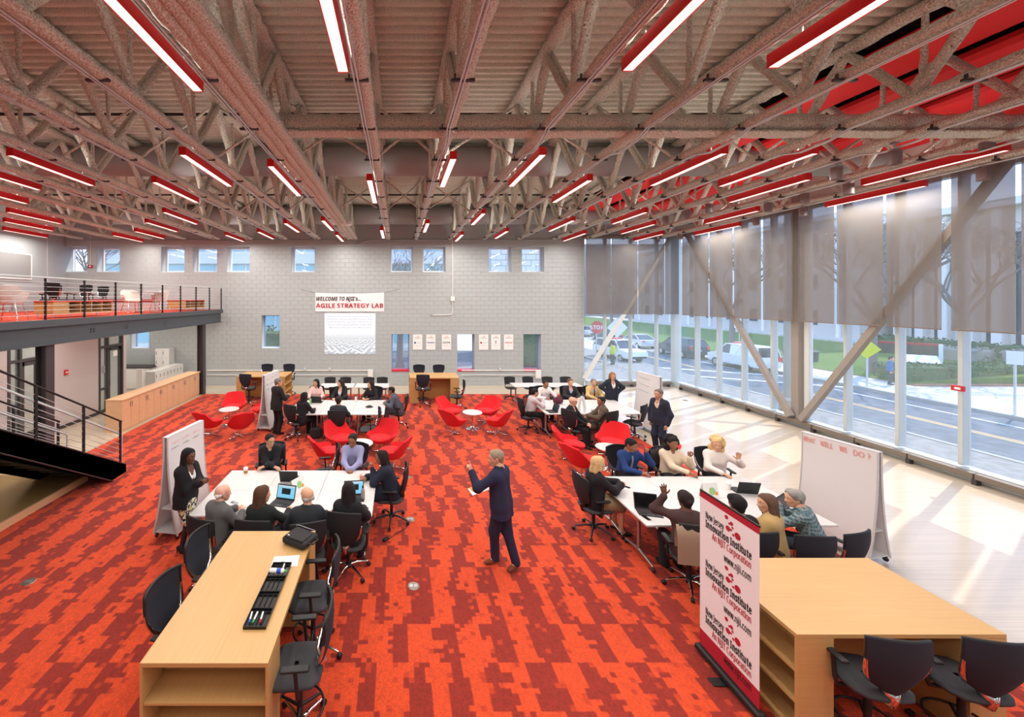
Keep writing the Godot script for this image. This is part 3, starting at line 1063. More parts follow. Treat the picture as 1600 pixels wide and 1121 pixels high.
# ------------------------------------------------------------------ mezzanine, stair, cabinets on the left
func build_mezzanine() -> void:
	var o := struct_node("floor_mezzanine")
	var xe := -8.2
	bx("slab", Vector3(-11.95, 3.51, -7.2), Vector3(7.4, 0.14, 23.0), M.white_plain, o)
	bx("carpet", Vector3(-11.95, 3.592, -7.2), Vector3(7.38, 0.02, 23.0), M.mezz_carpet, o)
	bx("edge_channel", Vector3(xe - 0.05, 3.52, -7.2), Vector3(0.1, 0.17, 23.1), M.steel_blue, o, 0.006)
	var be := mb()
	be.box(Vector3(xe - 0.1, 3.22, -7.2), Vector3(0.02, 0.43, 23.0), 0.003)
	be.box(Vector3(xe - 0.1, 3.018, -7.2), Vector3(0.2, 0.025, 23.0), 0.004)
	put("edge_beam", be.mesh(), M.steel_blue, o)
	for q in [[14.3, 3, 2], [12.25, 2, 2], [10.9, 2, 2]]:
		var bm := mb()
		for r in q[1]:
			for k in 2:
				bm.T = Transform3D(Basis(Vector3.FORWARD, -PI / 2), Vector3(xe - 0.09, 3.28 - r * 0.075, -q[0] + k * 0.11))
				bm.cyl(Vector3.ZERO, 0.025, 0.02, 6)
		put("bolts", bm.mesh(), M.black, o)
	for d in [17.15, 9.55, 2.0]:
		var c := mb()
		c.box(Vector3(-8.43, 1.72, -d), Vector3(0.22, 3.44, 0.014), 0.002)
		for s in [-1, 1]: c.box(Vector3(-8.43 + s * 0.12, 1.72, -d), Vector3(0.02, 3.44, 0.24), 0.003)
		put("column", c.mesh(), M.steel_dark, o)
	# second column line of the back office
	var rail := struct_node("trim_1")
	var posts := []
	for k in 18: posts.append(18.7 - k * 1.165)
	for d in posts: bx("post", P(xe - 0.07, d, 4.08), Vector3(0.05, 1.0, 0.025), M.black, rail, 0.003)
	bx("top_rail", P(xe - 0.07, 8.8, 4.6), Vector3(0.05, 0.03, 20.0), M.mullion, rail, 0.006)
	for k in 8:
		put("cable", mb().tube([P(xe - 0.07, 18.7, 3.72 + k * 0.11), P(xe - 0.07, -1.0, 3.72 + k * 0.11)], [0.006], 5).mesh(), M.conduit, rail)
	# partition under the mezzanine
	var pw := struct_node("wall_partition")
	for s in [[3.0, 10.85], [11.9, 14.16], [15.42, 15.6]]:
		bx("panel", P(-10.7, (s[0] + s[1]) / 2, 1.72), Vector3(0.2, 3.44, s[1] - s[0]), M.pink_wall, pw, 0.003)
	bx("base_strip", P(-10.59, 13.0, 0.05), Vector3(0.02, 0.1, 2.3), M.steel_dark, pw, 0.003)
	bx("panel", P(-13.2, 15.5, 1.72), Vector3(5.0, 3.44, 0.2), M.white_plain, pw, 0.003)
	door("door_1", 14.16, 15.42, true)
	door("door_2", 10.85, 11.9, false)
	var ss := thing("light_switch", "small red alarm pull on the pink-grey wall under the mezzanine", "alarm", P(-10.58, 12.75, 1.75))
	bx("plate", Vector3.ZERO, Vector3(0.05, 0.16, 0.14), M.sign_red, ss, 0.006)
	bx("handle", Vector3(0.03, 0, 0), Vector3(0.02, 0.03, 0.1), M.paper, ss, 0.004)

	# long low cabinet
	for k in 6:
		var dd := 12.25 + k * 0.79
		var c := thing("storage_cabinet", "pale maple storage cabinet with two doors, %s from the stair end of the row" % WORD[k], "cabinet", P(-8.68, dd + 0.395), 0.0, "maple storage cabinets in a row")
		bx("body", Vector3(-0.01, 0.51, 0), Vector3(0.46, 0.9, 0.788), M.maple_pale, c, 0.003)
		bx("plinth", Vector3(-0.01, 0.03, 0), Vector3(0.44, 0.06, 0.788), M.maple_pale, c, 0.002)
		for s in [-1, 1]:
			var dr := bx("door", Vector3(0.23, 0.51, s * 0.197), Vector3(0.02, 0.88, 0.387), M.maple_pale, c, 0.002)
			bx("handle", Vector3(0.022, 0.27, -s * 0.15), Vector3(0.02, 0.16, 0.016), M.alu, dr, 0.004)
	bx2_top()
	# lockers and counter in the recess
	var lk := thing("locker_bank", "low white locker bank with eight small doors behind the maple cabinets", "lockers", P(-10.1, 17.35))
	bx("body", Vector3(0, 0.56, 0), Vector3(0.4, 1.12, 2.1), M.locker, lk, 0.006)
	for k in 8:
		var dr := bx("door", Vector3(0.205, 0.58, 0.92 - k * 0.263), Vector3(0.015, 1.0, 0.25), M.white_plain, lk, 0.003)
		bx("handle", Vector3(0.012, 0.34, 0.06), Vector3(0.012, 0.14, 0.02), M.steel_dark, dr, 0.003)
	var l2 := thing("locker_bank", "tall white locker block of four doors against the back wall", "lockers", P(-10.85, 18.62))
	bx("body", Vector3(0, 0.9, 0), Vector3(0.66, 1.8, 0.44), M.locker, l2, 0.006)
	for k in 4:
		var dr := bx("door", Vector3(-0.165 + 0.32 * (k % 2) , 1.58 - 0.43 * (k / 2), 0.225), Vector3(0.31, 0.42, 0.015), M.white_plain, l2, 0.003)
		bx("handle", Vector3(-0.1, 0.02, 0.012), Vector3(0.02, 0.14, 0.012), M.steel_dark, dr, 0.003)
	var l3 := thing("kitchen_counter", "white counter with dark worktop in the recess under the mezzanine", "counter", P(-12.3, 18.3))
	bx("worktop", Vector3(0, 1.0, 0), Vector3(2.4, 0.06, 0.7), M.steel_dark, l3, 0.004)
	bx("body", Vector3(0, 0.485, 0), Vector3(2.3, 0.97, 0.64), M.locker, l3, 0.004)
	for k in 4: bx("door", Vector3(-0.85 + k * 0.57, 0.5, 0.33), Vector3(0.54, 0.86, 0.02), M.white_plain, l3, 0.003)
	var l4 := thing("partition_screen", "narrow white screen standing beside the glazed door under the mezzanine", "screen", P(-10.3, 15.95))
	bx("body", Vector3(0, 0.65, 0), Vector3(0.24, 1.3, 0.05), M.white_plain, l4, 0.006)
	bx("foot", Vector3(0, 0.015, 0), Vector3(0.28, 0.03, 0.3), M.locker, l4, 0.006)

	# unseen light panels added to brighten the floor under the mezzanine
	var lp_n := -1
	for q in [[-9.4, 6.5], [-9.4, 11.5], [-9.5, 16.6], [-12.6, 17.2], [-13.2, 13.5], [-13.2, 9.0]]:
		lp_n += 1
		var sl := thing("added_soffit_light", "added flat white light panel under the mezzanine, %s of six out of view" % WORD[lp_n], "ceiling light", P(q[0], q[1], 3.41), 0, "added light panels under the mezzanine")
		bx("housing", Vector3(0, 0.012, 0), Vector3(0.34, 0.03, 1.24), M.white_plain, sl, 0.004)
		bx("lens", Vector3(0, -0.006, 0), Vector3(0.3, 0.008, 1.2), M.lamp_lens, sl, 0.0)
		var al := AreaLight3D.new()
		al.name = "light"
		al.area_size = Vector2(0.3, 1.2)
		al.light_color = c8(255, 246, 236)
		al.light_energy = 4.2
		al.area_range = 30.0
		al.shadow_enabled = true
		al.rotation.x = -PI / 2
		al.position = Vector3(0, -0.02, 0)
		sl.add_child(al, true)
	# stair
	var st := thing("staircase", "dark steel staircase coming down from the mezzanine with cable railings", "staircase", P(-7.15, 9.4))
	var slope := 0.60
	for s in [-1, 1]:
		var x: float = s * 0.7
		var m := mb()
		m.T = Transform3D(Basis(Vector3(0, 0, 1), Vector3(0, 1, 0), Vector3(1, 0, 0)), Vector3(x - 0.02, 0, 0))
		var L := 5.9
		m.prism(PackedVector2Array([Vector2(-0.06, 0.0), Vector2(0.42, 0.0), Vector2(L, (L - 0.42) * slope), Vector2(L, L * slope + 0.22), Vector2(0.0, 0.22), Vector2(-0.06, 0.19)]), 0.0, 0.04)
		put("stringer", m.mesh(), M.steel_dark, st)
		for e in [0.27, -0.02]:
			var fl := mb()
			var a := Vector3(x + s * 0.03, e - 0.05, 0.02)
			var b := Vector3(x + s * 0.03, e - 0.05 + L * slope, L)
			if e < 0.1: a = Vector3(x + s * 0.03, 0.01, 0.44)
			fl.box((a + b) / 2, Vector3(0.1, 0.018, a.distance_to(b)), 0.003, Basis.looking_at((b - a).normalized(), Vector3.UP))
			put("flange", fl.mesh(), M.steel_dark, st)
		for k in 5:
			var z := 0.14 + k * 1.08
			bx("post", Vector3(x + s * 0.02, z * slope + 0.68, z), Vector3(0.03, 0.98, 0.055), M.black, st, 0.003)
		put("top_rail", mb().tube([Vector3(x + s * 0.02, 1.16 + 0.08, 0.1), Vector3(x + s * 0.02, 1.16 + 5.8 * slope, 5.8)], [0.02], 6).mesh(), M.black, st)
		put("handrail", mb().tube([Vector3(x - s * 0.06, 0.22, 0.0), Vector3(x - s * 0.06, 0.88, -0.02), Vector3(x - s * 0.06, 0.93, 0.03), Vector3(x - s * 0.06, 0.95 + 5.8 * slope, 5.8)], [0.02], 8).mesh(), M.mullion, st)
		for k in 7:
			put("cable", mb().tube([Vector3(x + s * 0.02, 0.3 + 0.12 * k + 0.05, 0.12), Vector3(x + s * 0.02, 0.3 + 0.12 * k + 5.8 * slope, 5.8)], [0.006], 5).mesh(), M.conduit, st)
	for k in 20:
		bx("tread", Vector3(0, 0.17 * (k + 1) - 0.02, 0.12 + k * 0.283 + 0.14), Vector3(1.34, 0.04, 0.3), M.steel_dark, st, 0.004)
		bx("riser", Vector3(0, 0.17 * (k + 1) - 0.1, 0.12 + k * 0.283), Vector3(1.34, 0.15, 0.012), M.black, st, 0.002)
	var ld := struct_node("floor_landing")
	bx("slab", P(-7.3, 2.6, 3.52), Vector3(1.8, 0.15, 1.7), M.steel_dark, ld)
	# platform beneath it
	var pf := thing("platform", "low wooden platform on the floor under the stair", "platform", P(-8.4, 6.5))
	bx("top", Vector3(-0.03, 0.118, 0.0), Vector3(2.8, 0.05, 4.94), M.shaded_platform_top, pf, 0.004)
	bx("edge", Vector3(1.405, 0.075, 0), Vector3(0.05, 0.15, 5.0), M.maple_pale, pf, 0.004)
	bx("end", Vector3(-0.03, 0.0725, -2.485), Vector3(2.8, 0.145, 0.03), M.maple_pale, pf, 0.004)
	bx("base", Vector3(-0.03, 0.045, 0), Vector3(2.76, 0.09, 4.9), M.maple_dark, pf, 0.004)

	# furniture up on the mezzanine
	for q in [[11.1, "nearer"], [16.9, "farther"]]:
		var c := thing("credenza", "low maple credenza with red top by the mezzanine railing, the %s one" % q[1], "credenza", P(-8.92, q[0], 3.602))
		bx("top", Vector3(0, 0.425, 0), Vector3(0.5, 0.03, 2.1), M.credenza_red, c, 0.004)
		bx("back", Vector3(-0.235, 0.26, 0), Vector3(0.02, 0.3, 2.08), M.maple, c)
		bx("floor_board", Vector3(0, 0.12, 0), Vector3(0.49, 0.02, 2.08), M.maple, c)
		bx("cupboard", Vector3(0, 0.27, 0.8), Vector3(0.48, 0.28, 0.46), M.maple, c, 0.003)
		for k in 5: bx("divider", Vector3(0, 0.27, 0.55 - k * 0.395), Vector3(0.48, 0.28, 0.025), M.maple, c, 0.002)
		for k in 4: bx("shelf", Vector3(-0.02, 0.3, 0.35 - k * 0.395), Vector3(0.42, 0.015, 0.37), M.maple_dark, c, 0.002)
		for k in 5:
			for s in [-1, 1]: put("leg", mb().tube([Vector3(s * 0.2, 0, 0.98 - k * 0.49), Vector3(s * 0.2, 0.11, 0.98 - k * 0.49)], [0.014], 8).mesh(), M.chrome, c)
	var arm := make_armchair()
	var ap := [[-8.75, 9.0, 200, "nearest the camera on the mezzanine"], [-9.25, 13.9, 60, "facing a small table behind the railing"], [-9.0, 15.1, -100, "opposite its twin, right of the small table"]]
	for k in ap.size():
		var lab: String = "white armchair on metal legs, %s" % ap[k][3]
		if k == 0:
			arm.position = P(ap[k][0], ap[k][1], 3.602)
			arm.rotation.y = deg_to_rad(ap[k][2])
			tag(arm, lab, "armchair", "white armchairs on the mezzanine")
		else: dup(arm, lab, P(ap[k][0], ap[k][1], 3.602), ap[k][2])
	for q in [[-9.1, 14.5, 0.9, "white mezzanine table between two white armchairs"], [-12.0, 14.6, 1.6, "long white mezzanine table among the black chairs"], [-9.3, 8.2, 0.9, "white mezzanine table at the left edge of the photo"], [-14.2, 15.4, 1.6, "white mezzanine table far back by the left wall"]]:
		var t := thing("work_table", q[3], "table", P(q[0], q[1], 3.602))
		bx("tabletop", Vector3(0, 0.73, 0), Vector3(q[2], 0.03, 0.75), M.table_white, t, 0.008)
		for s in [-1, 1]:
			put("leg", mb().tube([Vector3(s * (q[2] / 2 - 0.15), 0.02, 0), Vector3(s * (q[2] / 2 - 0.15), 0.715, 0)], [0.025], 8).mesh(), M.alu, t)
			bx("foot", Vector3(s * (q[2] / 2 - 0.15), 0.02, 0), Vector3(0.05, 0.03, 0.6), M.alu, t, 0.008)
	var bn := thing("low_bench", "long dark red bench across the back of the mezzanine", "bench", P(-12.4, 16.7, 3.602))
	bx("seat", Vector3(0, 0.42, 0), Vector3(4.6, 0.12, 0.5), M.bench_red, bn, 0.02)
	bx("base", Vector3(0, 0.18, 0), Vector3(4.5, 0.36, 0.44), M.pink_wall, bn, 0.01)
	var gb := thing("pin_board", "grey pin board with white frame on the left wall above the mezzanine", "board", P(LEFT + 0.03, 15.4, 5.45))
	bx("panel", Vector3.ZERO, Vector3(0.03, 1.0, 3.3), M.grey_board, gb, 0.003)
	for s in [-1, 1]:
		bx("frame", Vector3(0.005, s * 0.52, 0), Vector3(0.05, 0.05, 3.4), M.white_plain, gb, 0.004)
		bx("frame", Vector3(0.005, 0, s * 1.675), Vector3(0.05, 1.0, 0.05), M.white_plain, gb, 0.004)

func bx2_top() -> void:
	var t := thing("worktop", "long pale maple worktop along the row of low cabinets", "worktop", P(-8.68, 14.62))
	bx("board", Vector3(0, 0.985, 0), Vector3(0.54, 0.045, 4.82), M.maple_pale, t, 0.006)
	bx("end_panel", Vector3(0, 0.48, 2.39), Vector3(0.5, 0.96, 0.03), M.maple_pale, t, 0.003)

func door(called: String, d0: float, d1: float, open_room: bool) -> void:
	var o := Node3D.new()
	o.name = called
	add_child(o, true)
	o.set_meta("kind", "structure")
	o.position = P(-10.65, (d0 + d1) / 2)
	var w := d1 - d0
	var f := mb()
	var fz := [-w / 2 + 0.04, w / 2 - 0.04, w / 2 - w * 0.36]
	for z in fz: f.box(Vector3(0, 1.72, z), Vector3(0.14, 3.44, 0.08), 0.004)
	f.box(Vector3(0, 2.35, 0), Vector3(0.13, 0.08, w - 0.1), 0.004)
	f.box(Vector3(0, 3.4, 0), Vector3(0.13, 0.08, w - 0.1), 0.004)
	f.box(Vector3(0, 0.04, w / 2 - w * 0.18), Vector3(0.13, 0.08, w * 0.34), 0.004)
	f.box(Vector3(0, 0.85, w / 2 - w * 0.18), Vector3(0.11, 0.06, w * 0.34), 0.004)
	put("frame", f.mesh(), M.steel_dark, o)
	bx("pane", Vector3(0, 1.7, w / 2 - w * 0.18), Vector3(0.012, 3.3, w * 0.32), M.pane, o, 0.0)
	bx("pane", Vector3(0, 2.88, -w * 0.16), Vector3(0.012, 0.96, w * 0.54), M.pane, o, 0.0)
	var lf := mb()
	var lw := w * 0.54
	for s in [-1, 1]: lf.box(Vector3(0, 1.15, -w * 0.16 + s * (lw / 2 - 0.06)), Vector3(0.05, 2.28, 0.12), 0.004)
	lf.box(Vector3(0, 0.14, -w * 0.16), Vector3(0.05, 0.26, lw - 0.02), 0.004)
	lf.box(Vector3(0, 2.24, -w * 0.16), Vector3(0.05, 0.12, lw - 0.02), 0.004)
	put("leaf", lf.mesh(), M.steel_dark, o)
	bx("pane", Vector3(0, 1.22, -w * 0.16), Vector3(0.012, 1.92, lw - 0.2), M.pane, o, 0.0)
	bx("handle", Vector3(0.06, 1.05, -w * 0.16 + lw / 2 - 0.06), Vector3(0.03, 0.3, 0.03), M.alu, o, 0.006)
	if open_room:
		bx("notice", Vector3(0.035, 2.05, -w * 0.18), Vector3(0.006, 0.2, 0.22), M.paper, o, 0.0)
		bx("notice", Vector3(0.035, 1.55, w / 2 - w * 0.2), Vector3(0.006, 0.26, 0.16), M.grey_board, o, 0.0)

func make_armchair() -> Node3D:
	var o := thing("armchair", "white armchair", "armchair")
	var rows := []
	for i in 7:
		var v := i / 6.0
		var line := []
		for k in 15:
			var u := k / 7.0 - 1.0
			var ph := u * deg_to_rad(112.0)
			var rim := 0.80 - 0.17 * smoothstep(0.35, 0.75, absf(u))
			var rr := lerpf(0.2, 0.31, pow(v, 0.6))
			line.append(Vector3(sin(ph) * rr, lerpf(0.4, rim, v), -cos(ph) * rr * 0.95))
		rows.append(line)
	put("shell", mb().shell(rows, 0.03).mesh(), M.armchair_white, o)
	put("seat", mb().lathe([Vector2(0.0001, 0.37), Vector2(0.2, 0.37), Vector2(0.25, 0.41), Vector2(0.24, 0.45), Vector2(0.0001, 0.47)], 18, Vector3(0, 0, 0.01), true).mesh(), M.armchair_white, o)
	for sx in [-1, 1]:
		for sz in [-1, 1]:
			put("leg", mb().tube([Vector3(sx * 0.25, 0, sz * 0.24), Vector3(sx * 0.17, 0.4, sz * 0.16)], [0.012, 0.015], 8).mesh(), M.chrome, o)
	return o

# ------------------------------------------------------------------ furniture in the hall
func make_task_chair(stool: bool, kind := "chrome", called := "task_chair") -> Node3D:
	var o := thing(called, "black task chair", "chair")
	var sh := 0.67 if stool else 0.47
	var fabric: Material = M.seat_grey
	var back: Material = M.navy_mesh if kind == "navy" else M.black_mesh
	var shiny: Material = M.black_gloss if kind == "black" else M.chrome
	# seat pad: rounded square
	var rows := []
	var prof := [[0.02, -0.055], [0.19, -0.06], [0.235, -0.045], [0.25, -0.02], [0.24, 0.0], [0.19, 0.012], [0.02, 0.004]]
	for pr in prof:
		var line := []
		for k in 20:
			var an := -TAU * k / 20.0
			var ca := cos(an)
			var sa := sin(an)
			var f := 1.0 / pow(pow(absf(ca), 4.0) + pow(absf(sa), 4.0), 0.25)
			line.append(Vector3(ca * f * pr[0], sh + pr[1] - 0.02 * maxf(0.0, sa * f * pr[0] - 0.12) / 0.13, sa * f * pr[0] + 0.03))
		rows.append(line)
	put("seat", mb().sheet(rows, true).mesh(), fabric, o)
	# shield-shaped back
	var edge_l := []
	var edge_r := []
	var br := []
	for i in 11:
		var v := i / 10.0
		var w := 0.06 + 0.182 * sqrt(1.0 - pow(1.0 - minf(v / 0.62, 1.0), 2.0))
		var line := []
		for k in 11:
			var u := k / 5.0 - 1.0
			var yy := sh + 0.03 + v * 0.53 + 0.05 * u * u * (1.0 - v) - 0.02 * u * u * v
			var zz := -0.205 - 0.05 * sin(v * PI * 0.8) - 0.06 * v + 0.055 * u * u
			line.append(Vector3(u * w, yy, zz))
		edge_l.append(line[0]); edge_r.append(line[10])
		br.append(line)
	put("backrest", mb().shell(br, 0.018).mesh(), back, o)
	var rim := []
	var rad := []
	for i in range(6, -1, -1): rim.append(edge_l[i] + Vector3(0, 0, -0.008)); rad.append(0.016 + 0.002 * (6 - i))
	for k in range(2, 10, 2): rim.append(br[0][k] + Vector3(0, -0.02, -0.008)); rad.append(0.04)
	for i in 7: rim.append(edge_r[i] + Vector3(0, 0, -0.008)); rad.append(0.028 - 0.002 * i)
	put("back_frame", mb().tube(rim, rad, 8, true, Vector2(1, 0.7)).mesh(), shiny, o)
	var top := []
	for i in range(6, 11): top.append(edge_l[i])
	for k in range(1, 10): top.append(br[10][k])
	for i in range(10, 5, -1): top.append(edge_r[i])
	put("top_frame", mb().tube(top, [0.013], 6).mesh(), M.black, o)
	put("back_arm", mb().tube([Vector3(0, sh + 0.02, -0.215), Vector3(0, sh - 0.06, -0.2), Vector3(0, sh - 0.1, -0.08)], [0.035, 0.03, 0.03], 8).mesh(), shiny, o)
	for s in [-1, 1]:
		var am := put("armrest", mb().box(Vector3(s * 0.285, sh + 0.2, 0.0), Vector3(0.07, 0.03, 0.25), 0.012).mesh(), M.black, o)
		put("arm_post", mb().tube([Vector3(s * 0.15, sh - 0.08, -0.02), Vector3(s * 0.27, sh - 0.07, -0.02), Vector3(s * 0.285, sh - 0.02, -0.02), Vector3(s * 0.285, sh + 0.19, 0.0)], [0.018], 6).mesh(), M.black, am)
	var col := mb()
	col.box(Vector3(0, sh - 0.085, 0.0), Vector3(0.22, 0.05, 0.24), 0.012)
	col.cyl(Vector3(0, 0.1, 0), 0.028, sh - 0.19, 10)
	col.cyl(Vector3(0, 0.08, 0), 0.045, 0.07, 12)
	put("column", col.mesh(), M.black, o)
	var sp := mb()
	var spoke := mb().tube([Vector3(0, 0.12, 0.03), Vector3(0, 0.115, 0.14), Vector3(0, 0.075, 0.31)], [0.026, 0.02, 0.014], 8, true, Vector2(1.0, 0.8))
	var wheel := mb()
	for s in [-1, 1]:
		wheel.T = Transform3D(Basis(Vector3.FORWARD, PI / 2), Vector3(s * 0.014 - 0.01, 0.029, 0.325))
		wheel.lathe([Vector2(0.0001, 0), Vector2(0.024, 0), Vector2(0.029, 0.004), Vector2(0.029, 0.016), Vector2(0.024, 0.02), Vector2(0.0001, 0.02)], 12)
	wheel.T = Transform3D.IDENTITY
	wheel.box(Vector3(0, 0.045, 0.315), Vector3(0.034, 0.026, 0.04), 0.006)
	var sm := spoke.mesh()
	var wm := wheel.mesh()
	for k in 5:
		var s := put("base_arm", sm, M.black if kind == "black" else M.chrome, o)
		s.rotation.y = TAU * k / 5.0 + 0.3
		put("caster", wm, M.black, s)
	if stool:
		var ring := []
		for k in 29: ring.append(Vector3(cos(TAU * k / 28.0) * 0.22, 0.27, sin(TAU * k / 28.0) * 0.22))
		var fr := put("foot_ring", mb().tube(ring, [0.012], 8, false).mesh(), M.black, o)
		var fs := mb()
		for k in 3:
			var an := TAU * k / 3.0
			fs.tube([Vector3(0, 0.27, 0), Vector3(cos(an) * 0.22, 0.27, sin(an) * 0.22)], [0.016, 0.011], 6)
		put("ring_spokes", fs.mesh(), M.black, fr)
	return o

func make_simple_chair() -> Node3D:
	# armless black plastic chair on casters, from the row of tables by the back wall
	var o := thing("plastic_chair", "black plastic chair on casters", "chair")
	var rows := []
	for pr in [[0.02, -0.03], [0.2, -0.03], [0.225, -0.015], [0.22, 0.0], [0.17, 0.004], [0.02, -0.004]]:
		var line := []
		for k in 16:
			var an := -TAU * k / 16.0
			var f := 1.0 / pow(pow(absf(cos(an)), 4.0) + pow(absf(sin(an)), 4.0), 0.25)
			line.append(Vector3(cos(an) * f * pr[0], 0.46 + pr[1], sin(an) * f * pr[0]))
		rows.append(line)
	put("seat", mb().sheet(rows, true).mesh(), M.black, o)
	var br := []
	for i in 7:
		var v := i / 6.0
		var line := []
		for k in 9:
			var u := k / 4.0 - 1.0
			line.append(Vector3(u * (0.21 + 0.015 * v), 0.56 + v * 0.31 - 0.02 * u * u * v, -0.2 - 0.06 * v + 0.05 * u * u))
		br.append(line)
	put("backrest", mb().shell(br, 0.015).mesh(), M.black, o)
	for s in [-1, 1]: put("back_post", mb().tube([Vector3(s * 0.17, 0.43, -0.1), Vector3(s * 0.19, 0.46, -0.19), Vector3(s * 0.19, 0.6, -0.18)], [0.014], 6).mesh(), M.black, o)
	put("column", mb().cyl(Vector3(0, 0.08, 0), 0.025, 0.36, 10).box(Vector3(0, 0.42, 0), Vector3(0.2, 0.03, 0.2), 0.008).mesh(), M.black, o)
	var sm := mb().tube([Vector3(0, 0.11, 0.02), Vector3(0, 0.07, 0.28)], [0.022, 0.014], 6).mesh()
	var wm := mb().ball(Vector3(0, 0.028, 0.285), 0.028, 8).mesh()
	for k in 5:
		var s := put("base_arm", sm, M.black, o)
		s.rotation.y = TAU * k / 5.0
		put("caster", wm, M.black, s)
	return o

func make_lounge() -> Node3D:
	var o := thing("lounge_chair", "red lounge chair", "lounge chair")
	var rows := []
	for i in 9:
		var v := i / 8.0
		var line := []
		for k in 21:
			var u := k / 10.0 - 1.0
			var ph := u * deg_to_rad(125.0)
			var a := absf(u)
			var rim := 0.81 - 0.02 * smoothstep(0.0, 0.26, a) - 0.27 * smoothstep(0.27, 0.55, a) - 0.04 * smoothstep(0.75, 1.0, a)
			var sq := 1.0 + 0.2 * v * (1.0 - absf(a - 0.3) / 0.3) if a < 0.6 else 1.0
			var rr := lerpf(0.17, 0.36 * sq, pow(v, 0.55))
			line.append(Vector3(sin(ph) * rr * 1.04, lerpf(0.3, rim, v), -cos(ph) * rr * (1.0 if a < 0.5 else 0.92) - 0.07 * v * maxf(cos(ph), 0.0)))
		rows.append(line)
	put("shell", mb().shell(rows, 0.045).mesh(), M.red_fabric, o)
	put("seat", mb().lathe([Vector2(0.0001, 0.27), Vector2(0.14, 0.28), Vector2(0.24, 0.33), Vector2(0.29, 0.39), Vector2(0.27, 0.43), Vector2(0.18, 0.445), Vector2(0.0001, 0.44)], 24, Vector3(0, 0, 0.04), true).mesh(), M.red_fabric, o)
	put("column", mb().cyl(Vector3(0, 0.02, 0), 0.022, 0.27, 12).cyl(Vector3(0, 0.25, 0), 0.07, 0.025, 12).mesh(), M.chrome, o)
	var fm := mb().tube([Vector3(0, 0.05, 0.0), Vector3(0, 0.012, 0.33)], [0.02, 0.014], 8, true, Vector2(1, 0.7)).mesh()
	for k in 4:
		var f := put("foot", fm, M.chrome, o)
		f.rotation.y = TAU * k / 4.0 + 0.2
	return o

func make_round_table() -> Node3D:
	var o := thing("round_table", "small round white table", "table")
	put("tabletop", mb().lathe([Vector2(0.0001, 0.49), Vector2(0.28, 0.49), Vector2(0.305, 0.5), Vector2(0.31, 0.507), Vector2(0.305, 0.515), Vector2(0.0001, 0.515)], 32).mesh(), M.table_white, o)
	put("pedestal", mb().lathe([Vector2(0.215, 0.0), Vector2(0.215, 0.008), Vector2(0.15, 0.02), Vector2(0.07, 0.045), Vector2(0.035, 0.1), Vector2(0.028, 0.2), Vector2(0.028, 0.47), Vector2(0.1, 0.49)], 24, Vector3.ZERO, true).mesh(), M.chrome, o)
	return o

func make_flip_table(w: float, d: float) -> Node3D:
	var o := thing("work_table", "white table", "table")
	bx("tabletop", Vector3(0, 0.715, 0), Vector3(w - 0.004, 0.03, d - 0.004), M.table_white, o, 0.006)
	for s in [-1, 1]:
		var x: float = s * (w / 2 - 0.13)
		var lg := put("leg", mb().tube([Vector3(x, 0.1, 0), Vector3(x, 0.7, 0)], [0.03], 8, true, Vector2(0.6, 1.0)).mesh(), M.alu, o)
		put("foot", mb().tube([Vector3(x, 0.075, -d / 2 + 0.05), Vector3(x, 0.125, 0), Vector3(x, 0.075, d / 2 - 0.05)], [0.014, 0.026, 0.014], 8).mesh(), M.alu, lg)
		for t in [-1, 1]: put("caster", mb().ball(Vector3(x, 0.033, t * (d / 2 - 0.05)), 0.033, 10, Vector3(0.75, 1, 1)).mesh(), M.black, lg)
	bx("rail", Vector3(0, 0.685, 0), Vector3(w - 0.3, 0.03, 0.05), M.alu, o, 0.006)
	return o

func make_counter(L: float, Wd: float, H: float) -> Node3D:
	# long axis along local x; each end is a bookcase open outwards
	var o := thing("maple_counter", "maple counter", "counter")
	bx("countertop", Vector3(0, H - 0.02, 0), Vector3(L, 0.04, Wd), M.maple, o, 0.004)
	for s in [-1, 1]:
		var e: float = s * (L / 2)
		for t in [-1, 1]: bx("side_panel", Vector3(e - s * 0.17, (H - 0.04) / 2, t * (Wd / 2 - 0.0125)), Vector3(0.34, H - 0.042, 0.025), M.maple, o, 0.002)
		bx("inner_panel", Vector3(e - s * 0.33, (H - 0.04) / 2, 0), Vector3(0.02, H - 0.042, Wd - 0.054), M.maple, o, 0.002)
		for y in [0.06, 0.35, 0.64]: bx("shelf", Vector3(e - s * 0.165, y, 0), Vector3(0.31, 0.024, Wd - 0.054), M.maple, o, 0.002)
		bx("plinth", Vector3(e - s * 0.03, 0.025, 0), Vector3(0.02, 0.05, Wd - 0.054), M.maple, o, 0.002)
	bx("modesty_panel", Vector3(0, 0.5, -0.05), Vector3(L - 0.7, 0.9, 0.025), M.maple_dark, o, 0.002)
	return o

